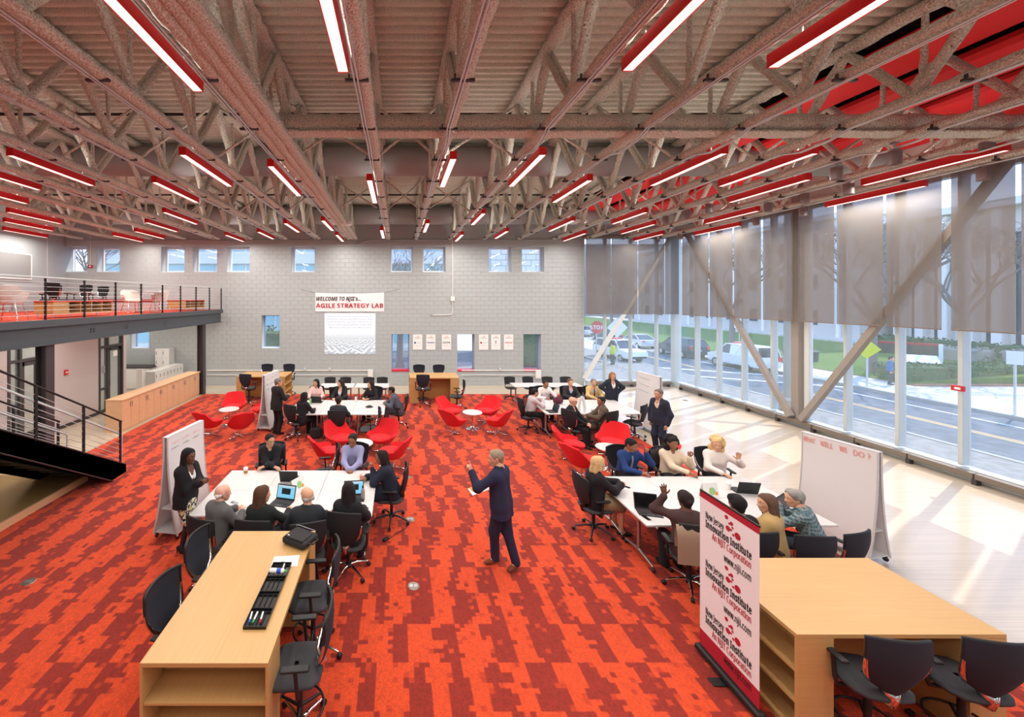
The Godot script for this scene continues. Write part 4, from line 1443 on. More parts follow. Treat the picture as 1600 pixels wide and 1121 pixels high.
func make_whiteboard(called_label: String) -> Node3D:
	# rolling two-sided board, flared towards the foot; long axis along local z, faces along x
	var o := thing("rolling_whiteboard", called_label, "whiteboard")
	var hw := func(y: float) -> float: return 0.04 + 0.19 * pow(clampf((1.72 - y) / 1.64, 0.0, 1.0), 2.3)
	for s in [-1, 1]:
		var rows := []
		for i in 15:
			var y := 0.1 + 1.62 * i / 14.0
			rows.append([Vector3(s * hw.call(y), y, s * 0.475), Vector3(s * hw.call(y), y, -s * 0.475)])
		put("panel", mb().shell(rows, 0.012).mesh(), M.board_white, o)
		for e in [-1, 1]:
			var path := []
			for i in 13:
				var y := 0.075 + 1.65 * i / 12.0
				path.append(Vector3(s * (hw.call(y) - 0.006), y, e * 0.485))
			put("end_rail", mb().tube(path, [0.02], 6, true, Vector2(0.6, 1.0), 0.0, Vector3.RIGHT).mesh(), M.board_side, o)
	bx("top_cap", Vector3(0, 1.725, 0), Vector3(0.09, 0.02, 0.99), M.board_side, o, 0.006)
	bx("base_board", Vector3(0, 0.1, 0), Vector3(0.42, 0.02, 0.95), M.board_side, o, 0.004)
	bx("shelf", Vector3(0, 0.5, 0), Vector3(0.19, 0.015, 0.94), M.board_side, o, 0.003)
	for s in [-1, 1]:
		for e in [-1, 1]:
			put("caster", mb().ball(Vector3(s * 0.19, 0.04, e * 0.45), 0.04, 10, Vector3(0.6, 1, 1)).box(Vector3(s * 0.19, 0.082, e * 0.45), Vector3(0.03, 0.02, 0.04), 0.004).mesh(), M.black, o)
	return o

func use(o: Node3D, at: Vector3, turn: float, label: String, group := "") -> Node3D:
	o.position = at
	o.rotation.y = deg_to_rad(turn)
	tag(o, label, "", group)
	return o

func place_all(src: Node3D, list: Array, group: String, prefix: String, y := 0.013) -> void:
	for k in list.size():
		var q: Array = list[k]
		var at := P(q[0], q[1], q[4] if q.size() > 4 else y)
		if k == 0: use(src, at, q[2], prefix + q[3], group)
		else: dup(src, prefix + q[3], at, q[2], group)

func build_furniture() -> void:
	# counters
	var c := make_counter(1.93, 1.09, 1.0)
	use(c, P(-1.645, 4.35, 0.013), 90, "long maple counter in the left foreground holding a black pen tray and bag", "maple counters")
	dup(c, "maple counter in the right foreground behind the white roll-up banner", P(4.63, 4.22, 0.013), 0)
	dup(c, "maple counter by the back wall between the two red-silled windows", P(1.42, 16.15, 0.013), 0)
	dup(c, "maple counter by the back wall at the far end of the low cabinets", P(-5.45, 16.4, 0.013), 0)
	# white tables in blocks of six
	var ft := make_flip_table(0.95, 0.82)
	var lists := []
	for b in [[-3.25, 6.18, "front left meeting block"], [3.68, 5.92, "front right meeting block"], [-3.25, 11.6, "rear left meeting block"], [4.32, 11.65, "rear right meeting block"]]:
		for r in 2:
			for k in 3:
				lists.append([b[0] + 0.475 + 0.95 * k, b[1] + 0.41 + 0.82 * r, 0, "%s, %s in its %s row" % [b[2], ["left", "middle", "right"][k], ["near", "far"][r]]])
	place_all(ft, lists, "white folding tables", "white table of the ")
	var lt := make_flip_table(1.3, 0.75)
	place_all(lt, [[-2.35, 15.5, 0, "left of two behind the rear left meeting block"], [-1.0, 15.5, 0, "right of two behind the rear left meeting block"], [5.1, 15.6, 0, "left of two by the back wall behind the white-shirted men"], [6.45, 15.6, 0, "right of two by the back wall near the corner glass"]], "long white tables by the back wall", "long white table, ")
	# red lounge groups
	var rt := make_round_table()
	place_all(rt, [[2.34, 12.6, 0, "in front of the middle maple counter"], [-5.47, 12.95, 0, "left, near the low cabinets"], [-0.93, 9.92, 0, "behind the man in the pale blue shirt"], [5.08, 9.62, 0, "behind the man in the dark blue shirt"]], "small round white tables", "small round white table ")
	var lc := make_lounge()
	place_all(lc, [
		[1.70, 12.12, 130, "near left of the table before the middle counter"], [2.98, 12.1, -130, "near right of the table before the middle counter"], [1.75, 13.2, 55, "far left of the table before the middle counter"], [2.92, 13.2, -45, "far right of the table before the middle counter"],
		[-5.62, 11.97, 155, "near left of the table by the cabinets"], [-4.7, 11.87, -145, "near right of the table by the cabinets"], [-5.65, 13.75, 15, "far side of the table by the cabinets"], [-4.55, 13.4, -60, "partly hidden behind the middle whiteboard"],
		[-1.68, 9.66, 120, "half hidden behind the man in pale blue"], [-0.14, 9.66, -115, "right of the table behind the pale blue shirt"], [-1.52, 10.62, 35, "far left of the table behind the pale blue shirt"], [-0.45, 10.62, -35, "far right of the table behind the pale blue shirt"],
		[4.22, 9.2, 115, "nearest left of the table behind the blonde woman"], [4.4, 10.15, 75, "behind another on the left of that table"], [5.55, 10.35, -40, "far right of the table behind the blue shirt"], [5.98, 9.3, -115, "right of the man in the dark blue shirt"]],
		"red lounge chairs", "red lounge chair, ")
	# rolling whiteboards
	var wbd := make_whiteboard("")
	place_all(wbd, [[-3.88, 7.27, -8, "left, behind the woman in the floral skirt"], [-4.05, 12.75, -9, "behind the grey-haired man at the rear left"], [7.84, 12.5, 6, "rear right, behind the standing man by the glass"], [7.3, 6.62, 12, "large, on the wood floor behind the plaid shirt"]], "white rolling boards", "white rolling board, ", 0.013)
	# chairs
	var ch := make_task_chair(false)
	place_all(ch, [
		[-0.74, 5.98, 172, "under the long-haired woman at the near right of the front left block"],
		[-1.30, 5.72, 195, "under the balding man in the dark suit"],
		[-2.0, 5.78, 175, "under the brown-haired woman with the laptop"],
		[-2.68, 5.82, 160, "under the white-haired man in grey"],
		[-2.62, 8.28, 15, "draped black, under the woman with glasses"],
		[-0.92, 8.25, -15, "under the man in the pale blue shirt"],
		[-1.52, 8.3, -80, "empty and turned left, at the far side of the front left block"],
		[4.12, 5.66, 170, "with a fur wrap over its back, front right block"],
		[4.75, 5.5, 180, "behind the roll-up banner, mostly hidden"],
		[4.6, 8.1, 10, "under the man in the dark blue shirt and striped tie"],
		[5.45, 8.0, 0, "under the woman in the cream top"],
		[6.32, 7.98, -10, "under the curly blonde woman in white"],
		[-3.0, 11.75, 150, "under the long-haired woman at the rear left block"],
		[-1.68, 11.2, 180, "under the man seen from behind, rear left block"],
		[-0.78, 11.15, -85, "empty and turned left, near side of the rear left block"],
		[0.02, 12.75, -100, "under the man in the grey suit, rear left block"],
		[-2.8, 13.75, 10, "under the woman in pink at the rear left"],
		[-1.95, 13.7, 20, "under the woman looking left, rear left block"],
		[-0.85, 13.7, -20, "under the long-haired woman at the far right corner"],
		[4.92, 11.15, 120, "under the bald man in black, rear right"],
		[5.72, 11.1, -155, "under the man in brown, rear right"],
		[6.95, 11.75, -140, "empty, beside the standing man near the glass"],
		[5.0, 13.75, 0, "under the man in white resting his chin"],
		[5.9, 13.75, 0, "under the man in the dark jacket, far side"],
		[6.7, 13.75, 0, "under the man in the tan jacket"],
		[2.2, 14.95, -95, "turned left at the right end of the middle counter"],
		[-11.2, 13.2, 180, "on the mezzanine with its back to the hall", 3.603], [-12.2, 15.4, 0, "on the mezzanine, far side of the long table", 3.603],
		[-13.3, 15.3, 10, "on the mezzanine, farther left at the long table", 3.603], [-14.3, 16.4, 0, "on the mezzanine by the left wall", 3.603], [-13.0, 17.4, 0, "on the mezzanine nearest the back wall", 3.603], [-14.6, 14.6, 60, "on the mezzanine at the left frame edge", 3.603]],
		"black task chairs with shield backs", "black task chair ")
	var cb := make_task_chair(false, "black", "office_chair")
	place_all(cb, [
		[-0.12, 7.35, -95, "under the woman in navy at the right end"],
		[3.42, 7.0, 95, "under the blonde woman at the left end"],
		[4.02, 12.35, 95, "under the man in the pale shirt at the left end"]],
		"all black office chairs", "all black office chair ")
	var cn := make_task_chair(false, "navy", "mesh_chair")
	place_all(cn, [[5.42, 5.42, 175, "left of two navy backs behind the right counter"], [5.98, 5.5, -165, "right of two navy backs, under the plaid shirt"]], "navy backed chairs", "navy mesh chair, ")
	var st := make_task_chair(true, "navy", "drafting_stool")
	place_all(st, [
		[-2.16, 4.05, 80, "at the left counter's outer side, nearer"], [-2.2, 4.85, 84, "at the left counter's outer side, farther"],
		[-0.92, 3.75, -85, "nearest at the left counter's right side"], [-0.98, 4.62, -85, "second at the left counter's right side"],
		[4.25, 3.62, 174, "left of two before the right counter"], [5.07, 3.6, 172, "right of two before the right counter"],
		[0.96, 15.3, 175, "near side of the middle back counter"], [0.9, 17.0, 0, "far left side of the middle back counter"], [1.75, 17.0, 0, "far right side of the middle back counter"],
		[-5.75, 15.4, 170, "near side of the left back counter"], [-5.7, 17.2, 0, "far left side of the left back counter"], [-4.75, 17.2, 0, "far right side of the left back counter"], [-4.85, 15.55, 185, "behind the middle whiteboard at the back counter"]],
		"drafting stools with foot rings", "drafting stool, ")
	var sc := make_simple_chair()
	var sl := []
	var sp := [[-2.75, 16.2, 10], [-2.15, 16.2, 0], [-1.2, 16.2, 0], [-0.65, 16.2, 0], [-2.3, 14.85, 180], [4.6, 16.3, 0], [5.35, 16.3, 0], [6.15, 16.3, 0], [6.9, 16.3, 0], [5.0, 14.95, 190], [5.45, 14.8, 180], [6.3, 14.95, 180], [6.8, 14.9, 175]]
	for k in sp.size():
		var sd := "left" if sp[k][0] < 0 else "right"
		var nth: int = k if k < 4 else (0 if k == 4 else (k - 5 if k < 9 else k - 9))
		sl.append([sp[k][0], sp[k][1], sp[k][2], "%s of the %s side of the back %s tables" % [WORD[nth], "wall" if sp[k][1] > 15.5 else "near", sd]])
	place_all(sc, sl, "black plastic chairs at the back tables", "black plastic chair on casters, ")
	# roll-up banner
	var bn := thing("rollup_banner", "white roll-up banner with red dots and lettering beside the right counter", "banner", P(3.5, 4.255, 0.013), -90)
	bx("cloth", Vector3(0, 0.985, 0), Vector3(0.76, 1.77, 0.004), M.banner_cloth, bn, 0.0)
	bx("top_band", Vector3(0, 1.835, 0.0), Vector3(0.761, 0.07, 0.006), M.ink_red, bn, 0.0)
	bx("bottom_band", Vector3(0, 0.19, 0.0), Vector3(0.761, 0.18, 0.006), M.ink_red, bn, 0.0)
	bx("top_bar", Vector3(0, 1.875, -0.004), Vector3(0.765, 0.02, 0.02), M.black, bn, 0.004)
	put("base", mb().box(Vector3(0, 0.05, 0), Vector3(0.86, 0.09, 0.11), 0.035).mesh(), M.black, bn)
	bx("foot", Vector3(0, 0.006, 0), Vector3(0.1, 0.012, 0.36), M.black, bn, 0.004)
	put("pole", mb().tube([Vector3(0, 0.09, -0.03), Vector3(0, 1.87, -0.015)], [0.01], 8).mesh(), M.alu, bn)
	for k in 3:
		var y := 1.63 - 0.543 * k
		letters("lettering", "New Jersey", 0.075, M.ink_black, bn, Vector3(-0.295, y, 0.004), 0, false, 1, 0.25)
		letters("lettering", "Innovation Institute", 0.082, M.ink_black, bn, Vector3(-0.295, y - 0.095, 0.004), 0, true, 1, 0.59)
		letters("lettering", "An NJIT Corporation", 0.07, M.ink_red, bn, Vector3(0.295, y - 0.19, 0.004), 0, false, 2, 0.49)
		letters("lettering", "www.njii.com", 0.075, M.ink_black, bn, Vector3(0.295, y - 0.32, 0.004), 0, false, 2, 0.33)
		var dots := mb()
		for q in [[-0.065, 0.08, 0.021], [0.0, 0.045, 0.02], [0.075, -0.045, 0.036], [-0.045, -0.03, 0.028], [-0.03, 0.03, 0.011], [0.012, 0.008, 0.012], [-0.004, -0.022, 0.011], [0.022, -0.062, 0.013]]:
			dots.T = Transform3D(Basis(Vector3.RIGHT, PI / 2), Vector3(q[0] + 0.06, y + q[1] + 0.05, 0.002))
			dots.cyl(Vector3.ZERO, q[2], 0.003, 18)
		dots.T = Transform3D.IDENTITY
		put("logo", dots.mesh(), M.ink_red, bn)

# ------------------------------------------------------------------ people: joined capsules meshed as surface nets
class Field:
	var o: Vector3
	var h: float
	var nx: int
	var ny: int
	var nz: int
	var k: float
	var a := PackedFloat32Array()

	func _init(lo: Vector3, hi: Vector3, cell: float, kk: float) -> void:
		o = lo
		h = cell
		k = kk
		nx = int((hi.x - lo.x) / cell) + 2
		ny = int((hi.y - lo.y) / cell) + 2
		nz = int((hi.z - lo.z) / cell) + 2
		a.resize(nx * ny * nz)
		a.fill(1e-5)

	func span(p: Vector3, q: Vector3, r: float) -> Array:
		var lo := (p.min(q) - Vector3.ONE * r - o) / h
		var hi := (p.max(q) + Vector3.ONE * r - o) / h
		return [maxi(int(lo.x), 0), mini(int(hi.x) + 1, nx - 1), maxi(int(lo.y), 0), mini(int(hi.y) + 1, ny - 1), maxi(int(lo.z), 0), mini(int(hi.z) + 1, nz - 1)]

	func cap(p: Vector3, q: Vector3, r0: float, r1: float) -> void:
		var m := 3.5 / k
		var s := span(p, q, maxf(r0, r1) + m)
		var d := q - p
		var inv := 1.0 / maxf(d.length_squared(), 1e-9)
		var dr := r1 - r0
		for z in range(s[4], s[5] + 1):
			for y in range(s[2], s[3] + 1):
				var i: int = (z * ny + y) * nx + s[0]
				var w := o + Vector3(s[0], y, z) * h - p
				for x in range(s[0], s[1] + 1):
					var t := clampf(w.dot(d) * inv, 0.0, 1.0)
					var e := (w - d * t).length() - r0 - dr * t
					if e < m: a[i] += exp(-k * e)
					w.x += h
					i += 1

	func cut(p: Vector3, q: Vector3, r0: float, r1: float) -> void:
		var m := 0.03
		var s := span(p, q, maxf(r0, r1) + m)
		var d := q - p
		var inv := 1.0 / maxf(d.length_squared(), 1e-9)
		for z in range(s[4], s[5] + 1):
			for y in range(s[2], s[3] + 1):
				for x in range(s[0], s[1] + 1):
					var w := o + Vector3(x, y, z) * h - p
					var t := clampf(w.dot(d) * inv, 0.0, 1.0)
					var e := (w - d * t).length() - lerpf(r0, r1, t)
					if e < m:
						var i: int = (z * ny + y) * nx + x
						a[i] = minf(a[i], exp(k * e))

	func cut_below(y0: float) -> void:
		var top := mini(int((y0 - o.y) / h) + 1, ny - 1)
		for z in nz:
			for y in top + 1:
				var e := o.y + y * h - y0
				for x in nx:
					var i := (z * ny + y) * nx + x
					a[i] = minf(a[i], exp(k * e))

	func into(mb: Mb) -> void:
		for z in nz:
			for y in ny:
				var i0 := (z * ny + y) * nx
				a[i0] = 1e-5
				a[i0 + nx - 1] = 1e-5
				if z == 0 or z == nz - 1 or y == 0 or y == ny - 1:
					for x in nx: a[i0 + x] = 1e-5
		var st := [1, nx, nx * ny]
		var cache := {}
		var n := a.size()
		var sx := nx
		var sxy := nx * ny
		var i := sxy + sx + 1
		var last := n - sxy - sx - 1
		while i < last:
			if a[i] > 1.0:
				for ax in 3:
					var st_a: int = st[ax]
					var u: int = st[(ax + 1) % 3]
					var w: int = st[(ax + 2) % 3]
					if a[i + st_a] <= 1.0:
						var c0 := _v(mb, cache, i - u - w)
						var c1 := _v(mb, cache, i - w)
						var c2 := _v(mb, cache, i)
						var c3 := _v(mb, cache, i - u)
						mb.tri(c0, c1, c2); mb.tri(c0, c2, c3)
					if a[i - st_a] <= 1.0:
						var b := i - st_a
						var c0 := _v(mb, cache, b - u - w)
						var c1 := _v(mb, cache, b - w)
						var c2 := _v(mb, cache, b)
						var c3 := _v(mb, cache, b - u)
						mb.tri(c0, c2, c1); mb.tri(c0, c3, c2)
			i += 1

	func _v(mb: Mb, cache: Dictionary, i: int) -> int:
		var got: int = cache.get(i, -1)
		if got >= 0: return got
		var b := nx
		var c := nx * ny
		var kk := -1.0 / k
		var e0 := log(a[i]) * kk
		var e1 := log(a[i + 1]) * kk
		var e2 := log(a[i + b]) * kk
		var e3 := log(a[i + b + 1]) * kk
		var e4 := log(a[i + c]) * kk
		var e5 := log(a[i + c + 1]) * kk
		var e6 := log(a[i + c + b]) * kk
		var e7 := log(a[i + c + b + 1]) * kk
		var av := (e0 + e1 + e2 + e3 + e4 + e5 + e6 + e7) * 0.125
		var g := Vector3(e1 + e3 + e5 + e7 - e0 - e2 - e4 - e6, e2 + e3 + e6 + e7 - e0 - e1 - e4 - e5, e4 + e5 + e6 + e7 - e0 - e1 - e2 - e3) / (4.0 * h)
		var gl := g.length()
		if gl < 1e-6:
			g = Vector3.UP
			gl = 1.0
		var step := clampf(av / gl, -0.6 * h, 0.6 * h)
		@warning_ignore("integer_division")
		var yy := (i / nx) % ny
		@warning_ignore("integer_division")
		var zz := i / c
		var p := o + (Vector3(i % nx, yy, zz) + Vector3.ONE * 0.5) * h - g / gl * step
		var r := mb.vert(p, g)
		cache[i] = r
		return r

var heads := {}
var hands := {}
var hairs := {}

func head_mesh(skin: Color) -> Mb:
	if not heads.has(skin):
		var f := Field.new(Vector3(-0.12, -0.2, -0.15), Vector3(0.12, 0.15, 0.15), 0.0075, 110.0)
		f.cap(Vector3(0, 0.028, -0.03), Vector3(0, 0.035, 0.018), 0.082, 0.076)
		f.cap(Vector3(0, -0.01, 0.03), Vector3(0, -0.07, 0.046), 0.058, 0.042)
		for s in [-1, 1]:
			f.cap(Vector3(s * 0.036, -0.04, 0.02), Vector3(s * 0.016, -0.092, 0.058), 0.028, 0.02)
			f.cap(Vector3(s * 0.04, -0.012, 0.06), Vector3(s * 0.03, -0.03, 0.07), 0.022, 0.018)
			f.cap(Vector3(s * 0.08, 0.014, -0.012), Vector3(s * 0.076, -0.028, -0.004), 0.011, 0.008)
			f.cap(Vector3(s * 0.012, 0.032, 0.086), Vector3(s * 0.045, 0.03, 0.072), 0.009, 0.008)
			f.cap(Vector3(s * 0.011, -0.028, 0.1), Vector3(s * 0.008, -0.028, 0.104), 0.007, 0.007)
		f.cap(Vector3(0, -0.102, 0.064), Vector3(0, -0.1, 0.07), 0.017, 0.015)
		f.cap(Vector3(0, 0.015, 0.09), Vector3(0, -0.024, 0.11), 0.007, 0.011)
		f.cap(Vector3(-0.016, -0.056, 0.086), Vector3(0.016, -0.056, 0.086), 0.008, 0.008)
		f.cap(Vector3(-0.012, -0.07, 0.084), Vector3(0.012, -0.07, 0.084), 0.009, 0.009)
		f.cap(Vector3(0, -0.05, -0.025), Vector3(0, -0.19, -0.05), 0.05, 0.052)
		for s in [-1, 1]: f.cut(Vector3(s * 0.032, 0.012, 0.1), Vector3(s * 0.034, 0.012, 0.1), 0.013, 0.013)
		var m := mb()
		m.col = skin.srgb_to_linear()
		f.into(m)
		heads[skin] = m
	return heads[skin]

func face_mesh(brow: Color, lips: Color, glasses: bool) -> Mb:
	var m := mb()
	for s in [-1, 1]:
		m.col = c8(232, 226, 220).srgb_to_linear()
		m.ball(Vector3(s * 0.032, 0.012, 0.079), 0.0125, 8)
		m.col = c8(40, 26, 20).srgb_to_linear()
		m.ball(Vector3(s * 0.032, 0.011, 0.087), 0.006, 6)
		m.col = brow.srgb_to_linear()
		m.tube([Vector3(s * 0.014, 0.034, 0.096), Vector3(s * 0.034, 0.04, 0.09), Vector3(s * 0.052, 0.033, 0.076)], [0.004, 0.0045, 0.003], 5)
		if glasses:
			m.col = Color(0.02, 0.02, 0.02)
			var ring := []
			for k in 13: ring.append(Vector3(s * 0.032 + cos(TAU * k / 12.0) * 0.02, 0.01 + sin(TAU * k / 12.0) * 0.016, 0.108))
			m.tube(ring, [0.0022], 5, false)
			m.tube([Vector3(s * 0.052, 0.012, 0.108), Vector3(s * 0.083, 0.012, 0.0)], [0.0022], 5)
	m.col = lips.srgb_to_linear()
	m.tube([Vector3(-0.021, -0.061, 0.087), Vector3(0, -0.059, 0.095), Vector3(0.021, -0.061, 0.087)], [0.003, 0.006, 0.003], 6)
	return m

func hand_mesh(pose: String, skin: Color) -> Mb:
	var key := pose + str(skin)
	if hands.has(key): return hands[key]
	var f := Field.new(Vector3(-0.09, -0.1, -0.03), Vector3(0.07, 0.035, 0.21), 0.0052, 260.0)
	var xs := [-0.028, -0.0095, 0.0095, 0.027]
	var ln := [0.072, 0.08, 0.073, 0.057]
	for i in 4:
		var kn := Vector3(xs[i], 0.002, [0.088, 0.092, 0.088, 0.08][i])
		f.cap(Vector3(xs[i] * 0.65, 0, 0.005), kn, 0.0145, 0.0125)
		var c: Array = {"rest": [18, 22, 16], "grip": [62, 65, 40], "open": [4, 6, 6], "point": [70, 75, 45]}[pose]
		if pose == "point" and i == 0: c = [2, 4, 4]
		var sp := 0.0
		if pose == "open": sp = [-0.22, -0.07, 0.09, 0.27][i]
		else: sp = [-0.05, -0.01, 0.02, 0.06][i]
		var an := 0.0
		var p := kn
		for j in 3:
			an += deg_to_rad(c[j])
			var dir := Vector3(sin(sp), 0, cos(sp)) * cos(an) + Vector3(0, -sin(an), 0)
			var q: Vector3 = p + dir * ln[i] * [0.45, 0.31, 0.24][j]
			f.cap(p, q, 0.0088 - 0.0008 * j, 0.008 - 0.0008 * j)
			p = q
	var th := [Vector3(-0.02, -0.006, 0.022), Vector3(-0.046, -0.014, 0.052), Vector3(-0.056, -0.018, 0.08), Vector3(-0.058, -0.022, 0.1)]
	if pose == "open": th = [Vector3(-0.02, -0.006, 0.022), Vector3(-0.055, -0.01, 0.045), Vector3(-0.08, -0.012, 0.068), Vector3(-0.086, -0.014, 0.085)]
	if pose in ["grip", "point"]: th = [Vector3(-0.02, -0.006, 0.022), Vector3(-0.042, -0.025, 0.05), Vector3(-0.03, -0.045, 0.072), Vector3(-0.015, -0.05, 0.085)]
	for j in 3: f.cap(th[j], th[j + 1], 0.0125 - 0.0015 * j, 0.011 - 0.0015 * j)
	f.cap(Vector3(0, 0, -0.025), Vector3(0, 0, 0.02), 0.023, 0.024)
	var m := mb()
	m.col = skin.srgb_to_linear()
	f.into(m)
	hands[key] = m
	return m

func hair_mesh(style: String) -> Mb:
	if hairs.has(style): return hairs[style]
	var f := Field.new(Vector3(-0.19, -0.42, -0.22), Vector3(0.19, 0.2, 0.16), 0.0095, 110.0)
	if style != "bald":
		f.cap(Vector3(0, 0.036, -0.036), Vector3(0, 0.046, 0.014), 0.09, 0.083)
		f.cap(Vector3(0, 0.02, -0.05), Vector3(0, -0.05, -0.058), 0.066, 0.048)
	match style:
		"bald":
			for s in [-1, 1]:
				f.cap(Vector3(s * 0.078, 0.0, -0.02), Vector3(s * 0.05, -0.02, -0.082), 0.018, 0.024)
			f.cap(Vector3(-0.05, -0.02, -0.082), Vector3(0.05, -0.02, -0.082), 0.026, 0.026)
		"long", "bob":
			var e := -0.3 if style == "long" else -0.13
			for s in [-1, 1]:
				f.cap(Vector3(s * 0.066, 0.03, 0.0), Vector3(s * 0.088, e * 0.6, -0.01), 0.032, 0.03)
				f.cap(Vector3(s * 0.06, 0.0, -0.05), Vector3(s * 0.07, e, -0.075), 0.042, 0.034)
			f.cap(Vector3(0, 0.0, -0.07), Vector3(0, e, -0.1), 0.06, 0.045)
		"curly":
			R.seed = 99
			for i in 46:
				var v := Vector3(R.randf_range(-1, 1), R.randf_range(-1.1, 1), R.randf_range(-1, 0.45)).normalized()
				var p := Vector3(0, 0.02, -0.025) + v * Vector3(0.1, 0.11, 0.105)
				if v.y < -0.2: p += Vector3(signf(v.x) * 0.02, -0.05, 0)
				f.cap(p, p + Vector3(0.01, 0.01, 0), 0.036, 0.03)
		"bun":
			f.cap(Vector3(0, 0.0, -0.12), Vector3(0, 0.01, -0.135), 0.036, 0.03)
		"full":
			f.cap(Vector3(-0.04, 0.07, 0.02), Vector3(0.05, 0.08, 0.02), 0.05, 0.05)
			for s in [-1, 1]: f.cap(Vector3(s * 0.07, 0.02, -0.02), Vector3(s * 0.068, -0.02, -0.03), 0.03, 0.026)
	f.cut(Vector3(0, -0.004, 0.088), Vector3(0, -0.01, 0.15), 0.086, 0.1)
	if style in ["short", "full", "bun"]: f.cut(Vector3(0, 0.01, 0.1), Vector3(0, 0.0, 0.15), 0.088, 0.1)
	f.cut(Vector3(0, -0.07, 0.07), Vector3(0, -0.09, 0.14), 0.07, 0.09)
	if style in ["short", "full", "bald"]:
		for s in [-1, 1]: f.cut(Vector3(s * 0.1, -0.02, 0.0), Vector3(s * 0.1, -0.07, 0.0), 0.034, 0.05)
	var m := mb()
	f.into(m)
	hairs[style] = m
	return m

func ik(a: Vector3, t: Vector3, l1: float, l2: float, hint: Vector3) -> Array:
	var d := t - a
	var L := clampf(d.length(), absf(l1 - l2) + 0.01, l1 + l2 - 0.005)
	var dir := d.normalized()
	var x := (l1 * l1 - l2 * l2 + L * L) / (2.0 * L)
	var y := sqrt(maxf(l1 * l1 - x * x, 0.0))
	var side := (hint - dir * hint.dot(dir)).normalized()
	return [a + dir * x + side * y, a + dir * L]

func bounds(bones: Array) -> AABB:
	var b := AABB(bones[0][0], Vector3.ZERO)
	for q in bones:
		b = b.expand(q[0]).expand(q[1])
	return b.grow(0.27)

func blob(bones: Array, inflate: float, cell: float, k: float, cuts := [], below := -99.0) -> Mb:
	var b := bounds(bones)
	var f := Field.new(b.position, b.end, cell, k)
	for q in bones: f.cap(q[0], q[1], q[2] + inflate, q[3] + inflate)
	for q in cuts: f.cut(q[0], q[1], q[2], q[3])
	if below > -90.0: f.cut_below(below)
	var m := mb()
	f.into(m)
	return m

func cloth(called: String, m: Mb, col: Color, o: Node3D, check := "") -> MeshInstance3D:
	var lin := col.srgb_to_linear()
	for i in m.c.size():
		m.c[i] = lin
		if called == "hair":
			var p := m.v[i] * 60.0
			m.c[i] = lin * (1.0 + 0.45 * NZ.get_noise_3d(p.x, p.y * 0.25, p.z))
		if check == "floral":
			var p := m.v[i] * 26.0
			var q := NZ.get_noise_3d(p.x, p.y, p.z)
			m.c[i] = lin if q < -0.05 else (c8(236, 232, 222) if q < 0.28 else c8(212, 206, 60)).srgb_to_linear()
		elif check == "plaid":
			var p := m.v[i]
			if fposmod(p.y, 0.05) < 0.016 or fposmod(p.x + p.z, 0.05) < 0.014: m.c[i] = lin.lerp(Color.WHITE, 0.22)
	return put(called, m.mesh(), M.vertex_cloth, o)

